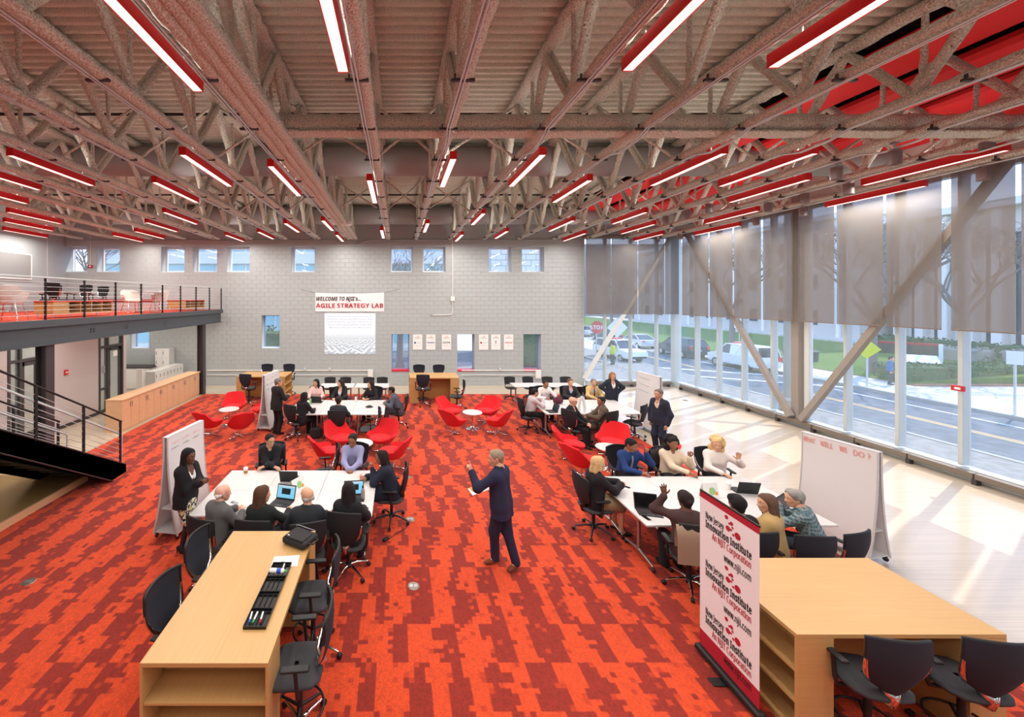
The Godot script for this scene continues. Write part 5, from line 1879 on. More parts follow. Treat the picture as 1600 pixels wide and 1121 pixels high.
func person(d: Dictionary) -> Node3D:
	var h: float = d.get("h", 1.74)
	var s := h / 1.75
	var sit: bool = d.get("sit", true)
	var cell: float = d.get("cell", 0.02)
	var face: float = d.face
	var base_y: float = d.get("y", 0.013)
	var o := thing("person", d.label, "person", P(d.x, d.d, base_y), face)
	var toL := Basis(Vector3.UP, deg_to_rad(face)).inverse()
	var skin: Color = d.get("skin", c8(216, 162, 132))
	var L := deg_to_rad(d.get("lean", 4.0))
	var sd := deg_to_rad(d.get("side", 0.0))
	var X := Vector3(cos(sd), -sin(sd), 0)
	var U := Vector3(sin(sd), cos(L) * cos(sd), sin(L)).normalized()
	var F := X.cross(U).normalized()
	X = U.cross(F)
	var pv := Vector3(0, (0.565 if sit else 0.93 * s), -0.07 if sit else 0.0)
	if d.has("hip"): pv += toL * d.hip
	var tw := Basis(U, deg_to_rad(d.get("twist", 0.0)))
	var X2: Vector3 = tw * X
	var F2: Vector3 = tw * F
	var at := func(x: float, y: float, z: float, up := false) -> Vector3:
		return pv + ((X2 if up else X) * x + U * y + (F2 if up else F) * z) * s
	# torso
	var fem: bool = d.get("fem", false)
	var sw := 0.145 if fem else 0.165
	var tor := [
		[at.call(-0.075, 0.0, 0), at.call(0.075, 0.0, 0), 0.108 * s, 0.108 * s],
		[at.call(-0.05, 0.17, 0.01), at.call(0.05, 0.17, 0.01), 0.095 * s, 0.095 * s],
		[at.call(-0.06, 0.02, 0), at.call(-0.075, 0.36, 0.0, true), 0.095 * s, 0.105 * s],
		[at.call(0.06, 0.02, 0), at.call(0.075, 0.36, 0.0, true), 0.095 * s, 0.105 * s],
		[at.call(-sw + 0.03, 0.43, -0.01, true), at.call(sw - 0.03, 0.43, -0.01, true), 0.07 * s, 0.07 * s],
		[at.call(0, 0.42, -0.02, true), at.call(0, 0.5, -0.01, true), 0.075 * s, 0.055 * s]]
	if fem:
		for e in [-1, 1]: tor.append([at.call(e * 0.065, 0.3, 0.075, true), at.call(e * 0.06, 0.31, 0.08, true), 0.06 * s, 0.055 * s])
	var nb: Vector3 = at.call(0, 0.5, -0.005, true)
	var hb := Basis(Vector3.UP, deg_to_rad(d.get("yaw", 0.0))) * Basis(Vector3.RIGHT, deg_to_rad(d.get("pitch", 5.0)))
	var hs: float = 1.02 * (0.5 + 0.5 * s)
	var hc: Vector3 = nb + ((U + Vector3.UP).normalized() * 0.155 + F * 0.03) * s
	var neck := [[nb - U * 0.03, hc + hb * Vector3(0, -0.06, -0.03), 0.056 * s, 0.05 * s]]
	# arms
	var arms := {}
	var up_arm := []
	var lo_arm := []
	var tips := []
	for e in [1, -1]:
		var key := "l" if e > 0 else "r"
		var sh: Vector3 = at.call(e * sw, 0.43, -0.01, true)
		var tgt: Vector3
		if d.has(key + "w"): tgt = toL * (d[key + "w"] as Vector3)
		elif d.has(key + "h"): tgt = d[key + "h"]
		elif sit: tgt = Vector3(e * 0.13, 0.775, 0.36)
		else: tgt = Vector3(e * 0.23, 0.84 * s, 0.06)
		var hint: Vector3 = d.get(key + "e", Vector3(e * 0.8, -0.7, -0.35))
		var j := ik(sh, tgt, 0.29 * s, 0.26 * s, hint)
		up_arm.append([sh, j[0], 0.05 * s, 0.042 * s])
		lo_arm.append([j[0], j[1], 0.041 * s, 0.028 * s])
		var fd: Vector3 = (j[1] - j[0]).normalized()
		if d.has(key + "d"): fd = (toL * (d[key + "d"] as Vector3)).normalized()
		elif sit and not d.has(key + "w"): fd = (fd + Vector3(-e * 0.5, -0.1, 0.25)).normalized()
		var pn: Vector3 = Vector3.DOWN if sit else Vector3(-e, 0, 0)
		if d.has(key + "p"): pn = toL * (d[key + "p"] as Vector3)
		var Y := -(pn - fd * pn.dot(fd)).normalized()
		var hbs := Basis(Y.cross(fd), Y, fd)
		tips.append([Transform3D(hbs.scaled_local(Vector3(e, 1, 1) * s), j[1]), d.get(key + "s", "rest")])
	# legs
	var legs := []
	var shins := []
	var feet := []
	for e in [1, -1]:
		var key := "lf" if e > 0 else "rf"
		var hip: Vector3 = pv + X * e * 0.09 * s
		var ank := Vector3(e * 0.1, 0.085, 0.36) if sit else Vector3(e * 0.1, 0.085, 0.0)
		if d.has(key): ank = toL * (d[key] as Vector3) + Vector3(0, 0.085, 0)
		var j := ik(hip, ank, 0.43 * s, 0.43 * s, Vector3(e * 0.08, 0.9 if sit else 0.0, 1.0))
		legs.append([hip, j[0], 0.088 * s, 0.06 * s])
		shins.append([j[0], j[1], 0.058 * s, 0.036 * s])
		var fdir := Vector3(e * 0.15, 0, 1).normalized()
		if d.has(key + "d"): fdir = (toL * (d[key + "d"] as Vector3)).normalized()
		feet.append([j[1], fdir])
	# the body itself, one surface with head and hands
	var ftb := []
	for q in feet: ftb.append([q[0] - Vector3(0, 0.03, 0), q[0] + q[1] * 0.12 - Vector3(0, 0.055, 0), 0.035 * s, 0.024 * s])
	var body := mb()
	body.col = skin.srgb_to_linear()
	var all := tor + neck + up_arm + lo_arm + legs + shins + ftb
	var bm := blob(all, 0.0, maxf(cell, 0.018), 45.0)
	for i in bm.c.size(): bm.c[i] = body.col
	if d.get("stockings", false):
		for i in bm.c.size():
			if bm.v[i].y < pv.y - 0.2: bm.c[i] = c8(36, 28, 28).srgb_to_linear()
	body.add(bm)
	var HT := Transform3D(hb.scaled(Vector3.ONE * hs), hc)
	body.add(head_mesh(skin), HT)
	for t in tips: body.add(hand_mesh(t[1], skin), t[0])
	put("body", body.mesh(), M.skin, o)
	var hcol: Color = d.get("hair", c8(30, 24, 22))
	put("face", mb().add(face_mesh(hcol.darkened(0.2), skin.lerp(c8(160, 50, 50), 0.5), d.get("glasses", false)), HT).mesh(), M.vertex, o)
	if d.get("style", "short") != "none":
		cloth("hair", mb().add(hair_mesh(d.get("style", "short")), HT), hcol, o)
	# clothes
	var top: String = d.get("top", "shirt")
	var tcol: Color = d.get("tcol", Color.WHITE)
	var scol: Color = d.get("scol", c8(232, 230, 232))
	var vcut := [[at.call(0, 0.54, 0.13, true), at.call(0, 0.2, 0.15, true), 0.1 * s, 0.022]]
	if top == "suit" or top == "blazer":
		cloth("shirt", blob(tor, 0.008, cell, 60.0, [[at.call(0, 0.56, 0.09, true), at.call(0, 0.58, 0.1, true), 0.06 * s, 0.06 * s]]), scol, o)
		var jk := tor.duplicate()
		for e in [-1, 1]: jk.append([at.call(e * 0.07, 0.1, 0.0), at.call(e * 0.08, -0.02 if sit else -0.3, 0.0), 0.095 * s, 0.112 * s if sit else 0.125 * s])
		jk += up_arm
		for q in lo_arm: jk.append([q[0], (q[1] as Vector3).lerp(q[0], 0.06), q[2] + 0.003, q[3] + 0.01])
		var cuts := vcut.duplicate()
		cuts.append([hc, hc + U * 0.05, 0.1, 0.1])
		cloth("jacket", blob(jk, 0.02, cell, 50.0, cuts, -99.0 if sit else 0.76 * s), tcol, o)
		var cf := mb()
		for q in lo_arm: cf.tube([(q[1] as Vector3).lerp(q[0], 0.1), (q[1] as Vector3).lerp(q[0], -0.02)], [0.041 * s, 0.038 * s], 10)
		cloth("cuffs", cf, scol, o)
	else:
		var st := tor + up_arm
		if not sit or top == "top": st = st + [[at.call(-0.06, 0.1, 0.0), at.call(-0.07, -0.06, 0.0), 0.1 * s, 0.11 * s], [at.call(0.06, 0.1, 0.0), at.call(0.07, -0.06, 0.0), 0.1 * s, 0.11 * s]]
		for q in lo_arm: st.append([q[0], (q[1] as Vector3).lerp(q[0], 0.05), q[2], q[3] + 0.006])
		var neck_r := 0.085 if top == "top" else 0.058
		cloth("shirt", blob(st, 0.014, cell, 50.0, [[at.call(0, 0.5, 0.14, true), at.call(0, 0.4 if top == "top" else 0.47, 0.15, true), neck_r * s, 0.02], [hc, hc + U * 0.05, 0.105, 0.1]]), tcol, o, d.get("check", ""))
	if top in ["suit", "shirt"]:
		var ring := []
		for k in 15:
			var an := lerpf(-2.6, 2.6, k / 14.0) - PI / 2
			ring.append(nb + (X2 * cos(an) * 0.066 - F2 * sin(an) * -0.066 + U * (0.03 - 0.02 * absf(sin(an * 0.5)))) * s)
		cloth("collar", mb().tube(ring, [0.016 * s], 6, true, Vector2(0.5, 1.2)), scol if top == "suit" else tcol, o)
	if d.has("tie"):
		var tp := []
		for y in [0.47, 0.4, 0.3, 0.2, 0.14]: tp.append(at.call(0, y, 0.128 + (0.0 if y > 0.25 else -0.005) - (0.035 if y > 0.45 else 0.0), true))
		cloth("tie", mb().tube(tp, [0.014, 0.016, 0.02, 0.026, 0.02], 6, true, Vector2(1.0, 0.35), 0.0, F2), d.tie, o)
	var bot: String = d.get("bottom", "trousers")
	var bcol: Color = d.get("bcol", c8(34, 34, 40))
	var hipb := [tor[0]]
	if bot == "trousers":
		var tr := hipb + legs
		for q in shins: tr.append([q[0], q[1], q[2], q[3] + 0.014])
		tr.append([at.call(-0.05, 0.08, 0.0), at.call(0.05, 0.08, 0.0), 0.09 * s, 0.09 * s])
		cloth("trousers", blob(tr, 0.016, cell, 55.0, [], 0.035), bcol, o)
	else:
		var sk := hipb.duplicate()
		for q in legs: sk.append([q[0], (q[1] as Vector3).lerp(q[0], 0.05), q[2] + 0.012, q[3] + 0.03])
		sk.append([(legs[0][0] + legs[1][0]) / 2, (legs[0][1] + legs[1][1]) / 2, 0.1 * s, 0.085 * s])
		sk.append([at.call(-0.05, 0.1, 0.0), at.call(0.05, 0.1, 0.0), 0.085 * s, 0.085 * s])
		cloth("skirt", blob(sk, 0.014, cell, 50.0), bcol, o, d.get("skirt_print", ""))
	for q in feet:
		var a: Vector3 = q[0]
		var f: Vector3 = q[1]
		var m := mb()
		var dn := Vector3(0, -0.085, 0)
		var lift := 0.06 if d.get("heels", false) else 0.0
		var pts := [a + dn - f * 0.07 + Vector3(0, 0.042 + lift, 0), a + dn - f * 0.03 + Vector3(0, 0.05 + lift, 0), a + dn + f * 0.04 + Vector3(0, 0.045 + lift * 0.6, 0), a + dn + f * 0.12 + Vector3(0, 0.034, 0), a + dn + f * 0.18 + Vector3(0, 0.028, 0)]
		m.tube(pts, [0.03 * s, 0.042 * s, 0.043 * s, 0.043 * s, 0.022 * s], 10, true, Vector2(1.0, 0.75))
		if lift > 0.0: m.tube([a + dn - f * 0.07 + Vector3(0, 0.07, 0), a + dn - f * 0.075], [0.014, 0.006], 6)
		cloth("shoe", m, d.get("shoe", c8(26, 22, 22)), o)
	return o

func build_people() -> void:
	var black := c8(30, 29, 33)
	var navy := c8(34, 38, 62)
	var tan := c8(198, 150, 118)
	var brown := c8(150, 102, 74)
	var deep := c8(104, 66, 48)
	# standing
	person({"label": "man in navy suit and brown shoes walking across the middle carpet, arm raised", "x": 1.58, "d": 6.12, "face": -128, "sit": false, "h": 1.8, "cell": 0.0145, "lean": 6, "yaw": 30, "pitch": 12,
		"lw": Vector3(-0.44, 1.40, -0.08), "ld": Vector3(-0.35, 0.9, -0.1), "lp": Vector3(-0.5, -0.2, -0.8), "ls": "point", "le": Vector3(0.9, -0.8, 0.2),
		"rw": Vector3(-0.24, 1.13, -0.2), "rs": "grip", "rd": Vector3(-0.9, 0.05, 0.1), "rp": Vector3(0, -0.5, -0.8),
		"lf": Vector3(-0.08, 0, -0.06), "lfd": Vector3(-0.95, 0, 0.2), "rf": Vector3(0.2, 0.015, 0.08), "rfd": Vector3(-0.75, 0, 0.5),
		"top": "suit", "tcol": navy, "bcol": navy, "hair": c8(148, 132, 112), "style": "short", "shoe": c8(116, 58, 34)})
	person({"label": "woman in black blazer and floral skirt standing by the left whiteboard", "x": -3.45, "d": 6.5, "face": 72, "sit": false, "h": 1.7, "fem": true, "cell": 0.015, "skin": deep, "style": "long", "hair": c8(24, 20, 22), "yaw": -4,
		"lw": Vector3(0.26, 1.13, 0.12), "rw": Vector3(0.27, 1.12, 0.0), "rs": "grip", "ls": "grip", "ld": Vector3(0.8, 0.2, -0.5), "rd": Vector3(0.8, 0.2, 0.4),
		"top": "blazer", "tcol": c8(28, 28, 32), "scol": c8(236, 232, 230), "bottom": "skirt", "bcol": c8(28, 28, 30), "skirt_print": "floral", "stockings": true, "heels": true, "lf": Vector3(0.0, 0.0, 0.14), "rf": Vector3(0.03, 0.0, -0.16)})
	person({"label": "grey-haired man in dark suit standing at the rear left whiteboard, back turned", "x": -3.66, "d": 12.05, "face": 140, "sit": false, "h": 1.72, "top": "suit", "tcol": black, "bcol": c8(24, 24, 28), "hair": c8(120, 116, 114), "yaw": -20,
		"rh": Vector3(-0.16, 1.12, 0.3), "lh": Vector3(0.14, 1.1, 0.3)})
	person({"label": "man in navy suit and pale open shirt standing by the rear right whiteboard", "x": 6.88, "d": 10.5, "face": -68, "sit": false, "h": 1.76, "top": "suit", "tcol": c8(40, 46, 62), "bcol": c8(38, 44, 62), "scol": c8(226, 214, 196), "hair": c8(110, 104, 100), "skin": tan, "shoe": c8(120, 62, 40)})
	person({"label": "woman in navy jacket standing with hands on hips before the corner glass", "x": 7.13, "d": 13.35, "face": -5, "sit": false, "h": 1.68, "fem": true, "top": "blazer", "tcol": c8(38, 40, 54), "bcol": c8(34, 34, 44), "hair": c8(150, 104, 70), "style": "bob", "skin": tan,
		"lh": Vector3(0.17, 0.98, 0.06), "rh": Vector3(-0.17, 0.98, 0.06), "le": Vector3(1, 0.1, -0.2), "re": Vector3(-1, 0.1, -0.2)})
	# front left block
	person({"label": "woman with glasses and black top, arms folded at the far side, front left", "x": -2.62, "d": 8.22, "face": 10, "fem": true, "cell": 0.017, "top": "top", "tcol": c8(28, 28, 30), "hair": c8(26, 22, 22), "style": "bun", "glasses": true, "yaw": 32, "pitch": 8, "lean": 12,
		"lh": Vector3(-0.06, 0.8, 0.38), "rh": Vector3(0.12, 0.79, 0.4), "skin": tan})
	person({"label": "man in pale blue shirt with glasses and clasped hands, far side of front left block", "x": -0.93, "d": 8.2, "face": 0, "cell": 0.017, "top": "shirt", "tcol": c8(150, 152, 190), "hair": c8(34, 30, 30), "glasses": true, "skin": brown, "lean": 10, "pitch": 12, "yaw": -12, "lh": Vector3(0.03, 0.77, 0.44), "rh": Vector3(-0.03, 0.77, 0.45), "ls": "grip", "rs": "grip"})
	person({"label": "woman in navy blazer resting chin on hand at the right table end", "x": -0.17, "d": 7.32, "face": -93, "fem": true, "cell": 0.016, "top": "blazer", "tcol": c8(30, 34, 54), "bottom": "skirt", "bcol": c8(30, 34, 54), "hair": c8(36, 26, 24), "style": "bob", "skin": brown, "glasses": true, "lean": 18, "lh": Vector3(0.05, 1.0, 0.28), "ls": "grip", "ld": Vector3(-0.3, 0.9, 0), "le": Vector3(0.4, -1, 0.5), "rh": Vector3(-0.05, 0.79, 0.42), "shoe": c8(150, 30, 60)})
	person({"label": "woman with long black hair and black blazer, back turned at the near right corner", "x": -0.74, "d": 6.0, "face": 170, "fem": true, "cell": 0.015, "top": "blazer", "tcol": c8(28, 28, 32), "hair": c8(28, 22, 22), "style": "long", "skin": brown, "yaw": 15})
	person({"label": "balding man in dark suit seen from behind, pointing across the front left block", "x": -1.32, "d": 5.78, "face": 190, "cell": 0.015, "top": "suit", "tcol": c8(42, 46, 50), "hair": c8(170, 166, 164), "style": "bald", "glasses": true, "yaw": 25, "lean": 14, "rw": Vector3(0.2, 0.79, -0.36), "rs": "point", "rd": Vector3(1, 0.05, -0.3)})
	person({"label": "brown-haired woman in black top at the open laptop, seen from behind", "x": -2.0, "d": 5.85, "face": 172, "fem": true, "cell": 0.016, "top": "top", "tcol": c8(32, 34, 38), "hair": c8(84, 56, 40), "style": "long", "yaw": -45, "lean": 8, "rw": Vector3(0.3, 0.8, -0.36), "rs": "grip"})
	person({"label": "white-haired man in grey jacket at the near left corner of the block", "x": -2.66, "d": 5.88, "face": 150, "cell": 0.016, "top": "suit", "tcol": c8(96, 94, 94), "hair": c8(224, 220, 216), "style": "bald", "skin": c8(226, 168, 146), "yaw": -25, "lean": 14, "rw": Vector3(0.26, 0.8, -0.28), "lw": Vector3(0.12, 0.8, -0.4), "ls": "grip"})
	# front right block
	person({"label": "blonde woman in black jacket at the left end of the front right block", "x": 3.48, "d": 6.98, "face": 92, "fem": true, "cell": 0.016, "top": "blazer", "tcol": c8(30, 28, 30), "bottom": "skirt", "bcol": c8(150, 128, 100), "hair": c8(206, 172, 122), "style": "bob", "lean": 6, "lh": Vector3(0.05, 0.86, 0.4), "rh": Vector3(-0.05, 0.86, 0.4), "rs": "grip", "ls": "grip"})
	person({"label": "man in dark blue shirt and striped tie with raised hand, far side", "x": 4.6, "d": 8.02, "face": 5, "cell": 0.017, "top": "shirt", "tcol": c8(34, 62, 116), "tie": c8(150, 156, 176), "hair": c8(26, 22, 22), "skin": brown, "lean": 16, "pitch": 20, "yaw": 20, "lh": Vector3(0.2, 1.08, 0.26), "ls": "grip", "ld": Vector3(0, 1, 0.1), "le": Vector3(0.7, -1, 0.2), "rh": Vector3(-0.02, 0.78, 0.42)})
	person({"label": "woman in cream top with dark curly hair, far side of front right block", "x": 5.45, "d": 7.95, "face": -5, "fem": true, "cell": 0.017, "top": "top", "tcol": c8(226, 206, 180), "hair": c8(30, 24, 26), "style": "curly", "skin": brown, "yaw": 5, "pitch": 8, "lh": Vector3(0.17, 1.04, 0.24), "ls": "grip", "ld": Vector3(0.1, 1, 0), "le": Vector3(0.6, -1, 0.3), "rh": Vector3(0.08, 0.79, 0.36)})
	person({"label": "curly blonde woman in white blouse raising an open hand, far right side", "x": 6.32, "d": 7.95, "face": -12, "fem": true, "cell": 0.017, "top": "shirt", "tcol": c8(236, 226, 220), "hair": c8(214, 178, 124), "style": "curly", "yaw": -20, "pitch": 8, "lean": 8, "lh": Vector3(0.22, 1.02, 0.3), "ls": "open", "ld": Vector3(-0.1, 1, 0.2), "lp": Vector3(-0.4, 0, 1), "rh": Vector3(-0.1, 0.78, 0.4)})
	person({"label": "woman in dark brown sweater with tied hair, back turned, raising an open hand", "x": 4.1, "d": 5.72, "face": 172, "fem": true, "cell": 0.016, "top": "top", "tcol": c8(72, 50, 50), "hair": c8(38, 26, 28), "style": "bun", "skin": deep, "lw": Vector3(-0.2, 1.2, -0.14), "ls": "open", "ld": Vector3(-0.05, 1, -0.1), "lp": Vector3(0.2, 0, -1), "le": Vector3(0.6, -1, 0.4)})
	person({"label": "dark-haired person in black mostly hidden behind the roll-up banner", "x": 4.74, "d": 5.6, "face": 178, "cell": 0.02, "top": "top", "tcol": c8(34, 32, 36), "hair": c8(28, 24, 26), "style": "full", "skin": brown})
	person({"label": "woman in tan jacket with long brown hair looking left behind the banner", "x": 5.2, "d": 5.62, "face": -140, "fem": true, "cell": 0.016, "top": "blazer", "tcol": c8(196, 162, 108), "hair": c8(98, 74, 60), "style": "long", "yaw": 40, "lean": 6})
	person({"label": "grey-haired man in teal plaid shirt leaning on his hands at the near right", "x": 5.93, "d": 5.72, "face": -140, "cell": 0.016, "top": "shirt", "tcol": c8(66, 96, 104), "check": "plaid", "hair": c8(150, 146, 142), "style": "full", "yaw": 35, "lean": 24, "pitch": 10, "bcol": c8(50, 56, 70), "lh": Vector3(0.08, 1.02, 0.34), "rh": Vector3(-0.04, 1.0, 0.36), "ls": "grip", "rs": "grip", "ld": Vector3(-0.4, 0.8, -0.3), "rd": Vector3(-0.4, 0.8, -0.3), "le": Vector3(0.5, -1, 0.3), "re": Vector3(-0.5, -1, 0.3)})
	# rear left block
	person({"label": "woman in pink top with long black hair at the far left corner, rear left", "x": -2.8, "d": 13.65, "face": 8, "fem": true, "cell": 0.024, "top": "top", "tcol": c8(232, 190, 186), "hair": black, "style": "long", "skin": tan, "yaw": -30})
	person({"label": "woman in black and white top looking left, far side of rear left block", "x": -1.95, "d": 13.6, "face": -15, "fem": true, "cell": 0.024, "top": "blazer", "tcol": c8(30, 30, 34), "hair": c8(52, 38, 32), "style": "bob", "yaw": -50})
	person({"label": "woman with long dark hair leaning over the far right corner, rear left block", "x": -0.88, "d": 13.6, "face": -30, "fem": true, "cell": 0.024, "top": "top", "tcol": c8(34, 32, 36), "hair": c8(40, 30, 28), "style": "long", "skin": tan, "yaw": -35, "lean": 14})
	person({"label": "man in grey suit leaning onto the right end of the rear left block", "x": -0.02, "d": 12.72, "face": -98, "cell": 0.022, "top": "suit", "tcol": c8(84, 88, 100), "bcol": c8(84, 88, 100), "hair": c8(32, 28, 28), "skin": brown, "lean": 26})
	person({"label": "man in dark suit seen from behind at the rear left block", "x": -1.68, "d": 11.28, "face": 178, "cell": 0.022, "top": "suit", "tcol": c8(46, 50, 58), "hair": c8(44, 36, 32), "skin": tan})
	person({"label": "woman in black with long black hair at the near left of the rear left block", "x": -2.8, "d": 11.75, "face": 150, "fem": true, "cell": 0.022, "top": "top", "tcol": c8(30, 28, 30), "hair": c8(28, 24, 26), "style": "long", "lean": 12, "skin": brown})
	# rear right block
	person({"label": "man in pale lilac shirt and dark trousers at the left end, rear right", "x": 4.12, "d": 12.35, "face": 92, "cell": 0.021, "top": "shirt", "tcol": c8(200, 184, 190), "hair": c8(30, 26, 28), "skin": tan, "lean": 16, "lh": Vector3(0.0, 1.0, 0.32), "rh": Vector3(-0.06, 0.99, 0.33), "ls": "grip", "rs": "grip", "ld": Vector3(0, 1, 0), "rd": Vector3(0, 1, 0), "lf": Vector3(0.4, 0, 0.2)})
	person({"label": "man in white shirt resting chin on hand, far side of rear right block", "x": 5.0, "d": 13.68, "face": 5, "cell": 0.024, "top": "shirt", "tcol": c8(240, 228, 224), "hair": c8(40, 34, 34), "skin": brown, "lean": 16, "lh": Vector3(0.06, 1.0, 0.32), "ls": "grip", "ld": Vector3(0, 1, 0)})
	person({"label": "man in dark jacket and lilac shirt, far side of rear right block", "x": 5.9, "d": 13.7, "face": 0, "cell": 0.024, "top": "suit", "tcol": c8(44, 46, 52), "scol": c8(196, 190, 210), "hair": c8(110, 80, 62)})
	person({"label": "man in tan jacket and dark tie at the far right, rear right block", "x": 6.7, "d": 13.7, "face": -6, "cell": 0.024, "top": "suit", "tcol": c8(212, 178, 126), "scol": c8(200, 206, 222), "tie": c8(44, 48, 60), "hair": c8(130, 122, 116), "style": "short"})
	person({"label": "bald man in black suit with glasses turned towards the camera, rear right", "x": 4.9, "d": 11.2, "face": 48, "cell": 0.021, "top": "suit", "tcol": c8(28, 28, 32), "bcol": c8(26, 26, 30), "tie": c8(88, 34, 60), "style": "none", "hair": c8(90, 70, 60), "glasses": true, "skin": c8(222, 168, 140), "lh": Vector3(0.12, 0.66, 0.34), "rh": Vector3(-0.1, 0.66, 0.36)})
	person({"label": "man in brown suit facing left with hands together, rear right block", "x": 5.68, "d": 11.2, "face": -98, "cell": 0.021, "top": "suit", "tcol": c8(92, 78, 66), "bcol": c8(84, 70, 60), "tie": c8(110, 50, 50), "hair": c8(34, 28, 28), "skin": brown, "yaw": 22, "lh": Vector3(0.04, 0.8, 0.36), "rh": Vector3(-0.02, 0.78, 0.38)})
	# out on the street
	person({"label": "person in yellow safety vest walking beside the white emergency car", "x": 16.6, "d": 30.9, "face": 200, "sit": false, "h": 1.78, "cell": 0.034, "y": -1.0, "top": "shirt", "tcol": c8(206, 214, 70), "bcol": c8(44, 52, 66), "style": "short"})
	person({"label": "person in blue jacket walking on the far pavement by the lawn", "x": 29.0, "d": 23.6, "face": 30, "sit": false, "h": 1.72, "cell": 0.034, "y": -0.98, "top": "top", "tcol": c8(60, 110, 160), "bcol": c8(60, 66, 80), "style": "short"})

# ------------------------------------------------------------------ things on tables, floor and walls
func paper(label: String, px: float, py: float, turn: float, h := 0.732, w := 0.21, d := 0.29) -> Node3D:
	var o := thing("paper_sheet", label, "paper", G(px, py, h), turn, "paper sheets on the tables")
	bx("sheet", Vector3(0, 0.002, 0), Vector3(w, 0.003, d), M.paper, o, 0.0)
	return o

func laptop(label: String, px: float, py: float, turn: float, screen: Material) -> void:
	var o := thing("laptop", label, "laptop", G(px, py, 0.731), turn, "")
	bx("base", Vector3(0, 0.012, 0), Vector3(0.34, 0.022, 0.235), M.black, o, 0.005)
	var kb := mb()
	for r in 4:
		for k in 11: kb.box(Vector3(-0.14 + k * 0.028, 0.024, -0.07 + r * 0.026), Vector3(0.022, 0.004, 0.02))
	put("keys", kb.mesh(), M.steel_dark, o)
	bx("touchpad", Vector3(0, 0.0235, 0.08), Vector3(0.1, 0.002, 0.055), M.steel_dark, o, 0.0)
	var lid := Node3D.new()
	lid.name = "lid"
	o.add_child(lid)
	lid.position = Vector3(0, 0.018, -0.115)
	lid.rotation.x = deg_to_rad(-18)
	bx("cover", Vector3(0, 0.115, 0), Vector3(0.34, 0.23, 0.01), M.black, lid, 0.004)
	bx("screen", Vector3(0, 0.118, 0.0055), Vector3(0.31, 0.19, 0.002), screen, lid, 0.0)
	if screen == M.screen_blue:
		bx("window", Vector3(0.0, 0.125, 0.007), Vector3(0.16, 0.09, 0.002), M.screen_dark, lid, 0.0)
		bx("toolbar", Vector3(0, 0.2, 0.007), Vector3(0.29, 0.018, 0.002), M.paper, lid, 0.0)

func cup(label: String, px: float, py: float, sleeve := true) -> void:
	var o := thing("paper_cup", label, "cup", G(px, py, 0.731))
	put("cup", mb().lathe([Vector2(0.0001, 0), Vector2(0.03, 0), Vector2(0.042, 0.11), Vector2(0.0001, 0.112)], 14).mesh(), M.paper, o)
	put("lid", mb().lathe([Vector2(0.044, 0.108), Vector2(0.044, 0.118), Vector2(0.038, 0.126), Vector2(0.0001, 0.126)], 14).mesh(), M.white_plain, o)
	if sleeve: put("sleeve", mb().lathe([Vector2(0.034, 0.02), Vector2(0.0405, 0.075)], 14).mesh(), M.maple_dark, o)

func bottle(label: String, px: float, py: float, body: Material) -> void:
	var o := thing("water_bottle", label, "bottle", G(px, py, 0.731))
	put("body", mb().lathe([Vector2(0.0001, 0), Vector2(0.032, 0), Vector2(0.034, 0.01), Vector2(0.034, 0.15), Vector2(0.014, 0.19), Vector2(0.014, 0.205), Vector2(0.0001, 0.205)], 14).mesh(), body, o)
	put("cap", mb().cyl(Vector3(0, 0.2, 0), 0.018, 0.03, 12).mesh(), M.black, o)

func maze_image() -> ImageTexture:
	var im := Image.create(240, 192, false, Image.FORMAT_RGB8)
	var pale := c8(226, 238, 244)
	for y in 192:
		for x in 240:
			var col := pale
			if y > 78:
				var v := (y - 60) / 132.0
				var dz := 1.0 / v
				var wx := (x - 120) / 60.0 * dz * 1.6 + 40.0
				var wz := dz * 5.0 + 20.0
				var a := (wx + wz) * 1.1
				var b := (wx - wz) * 1.1 + 60.0
				var i := int(floorf(a))
				var j := int(floorf(b))
				var hsh := (i * 7349 + j * 9151 + (i * j) * 31) % 97
				var fa := a - i
				var fb := b - j
				var wall := (fa < 0.42) if hsh % 2 == 0 else (fb < 0.42)
				wall = wall or (fa < 0.42 and fb < 0.42)
				var soft := 1.0 - clampf((y - 78) / 40.0, 0.0, 1.0)
				col = pale if wall else c8(176, 190, 204).lerp(pale, soft)
			im.set_pixel(x, y, col)
	return ImageTexture.create_from_image(im)

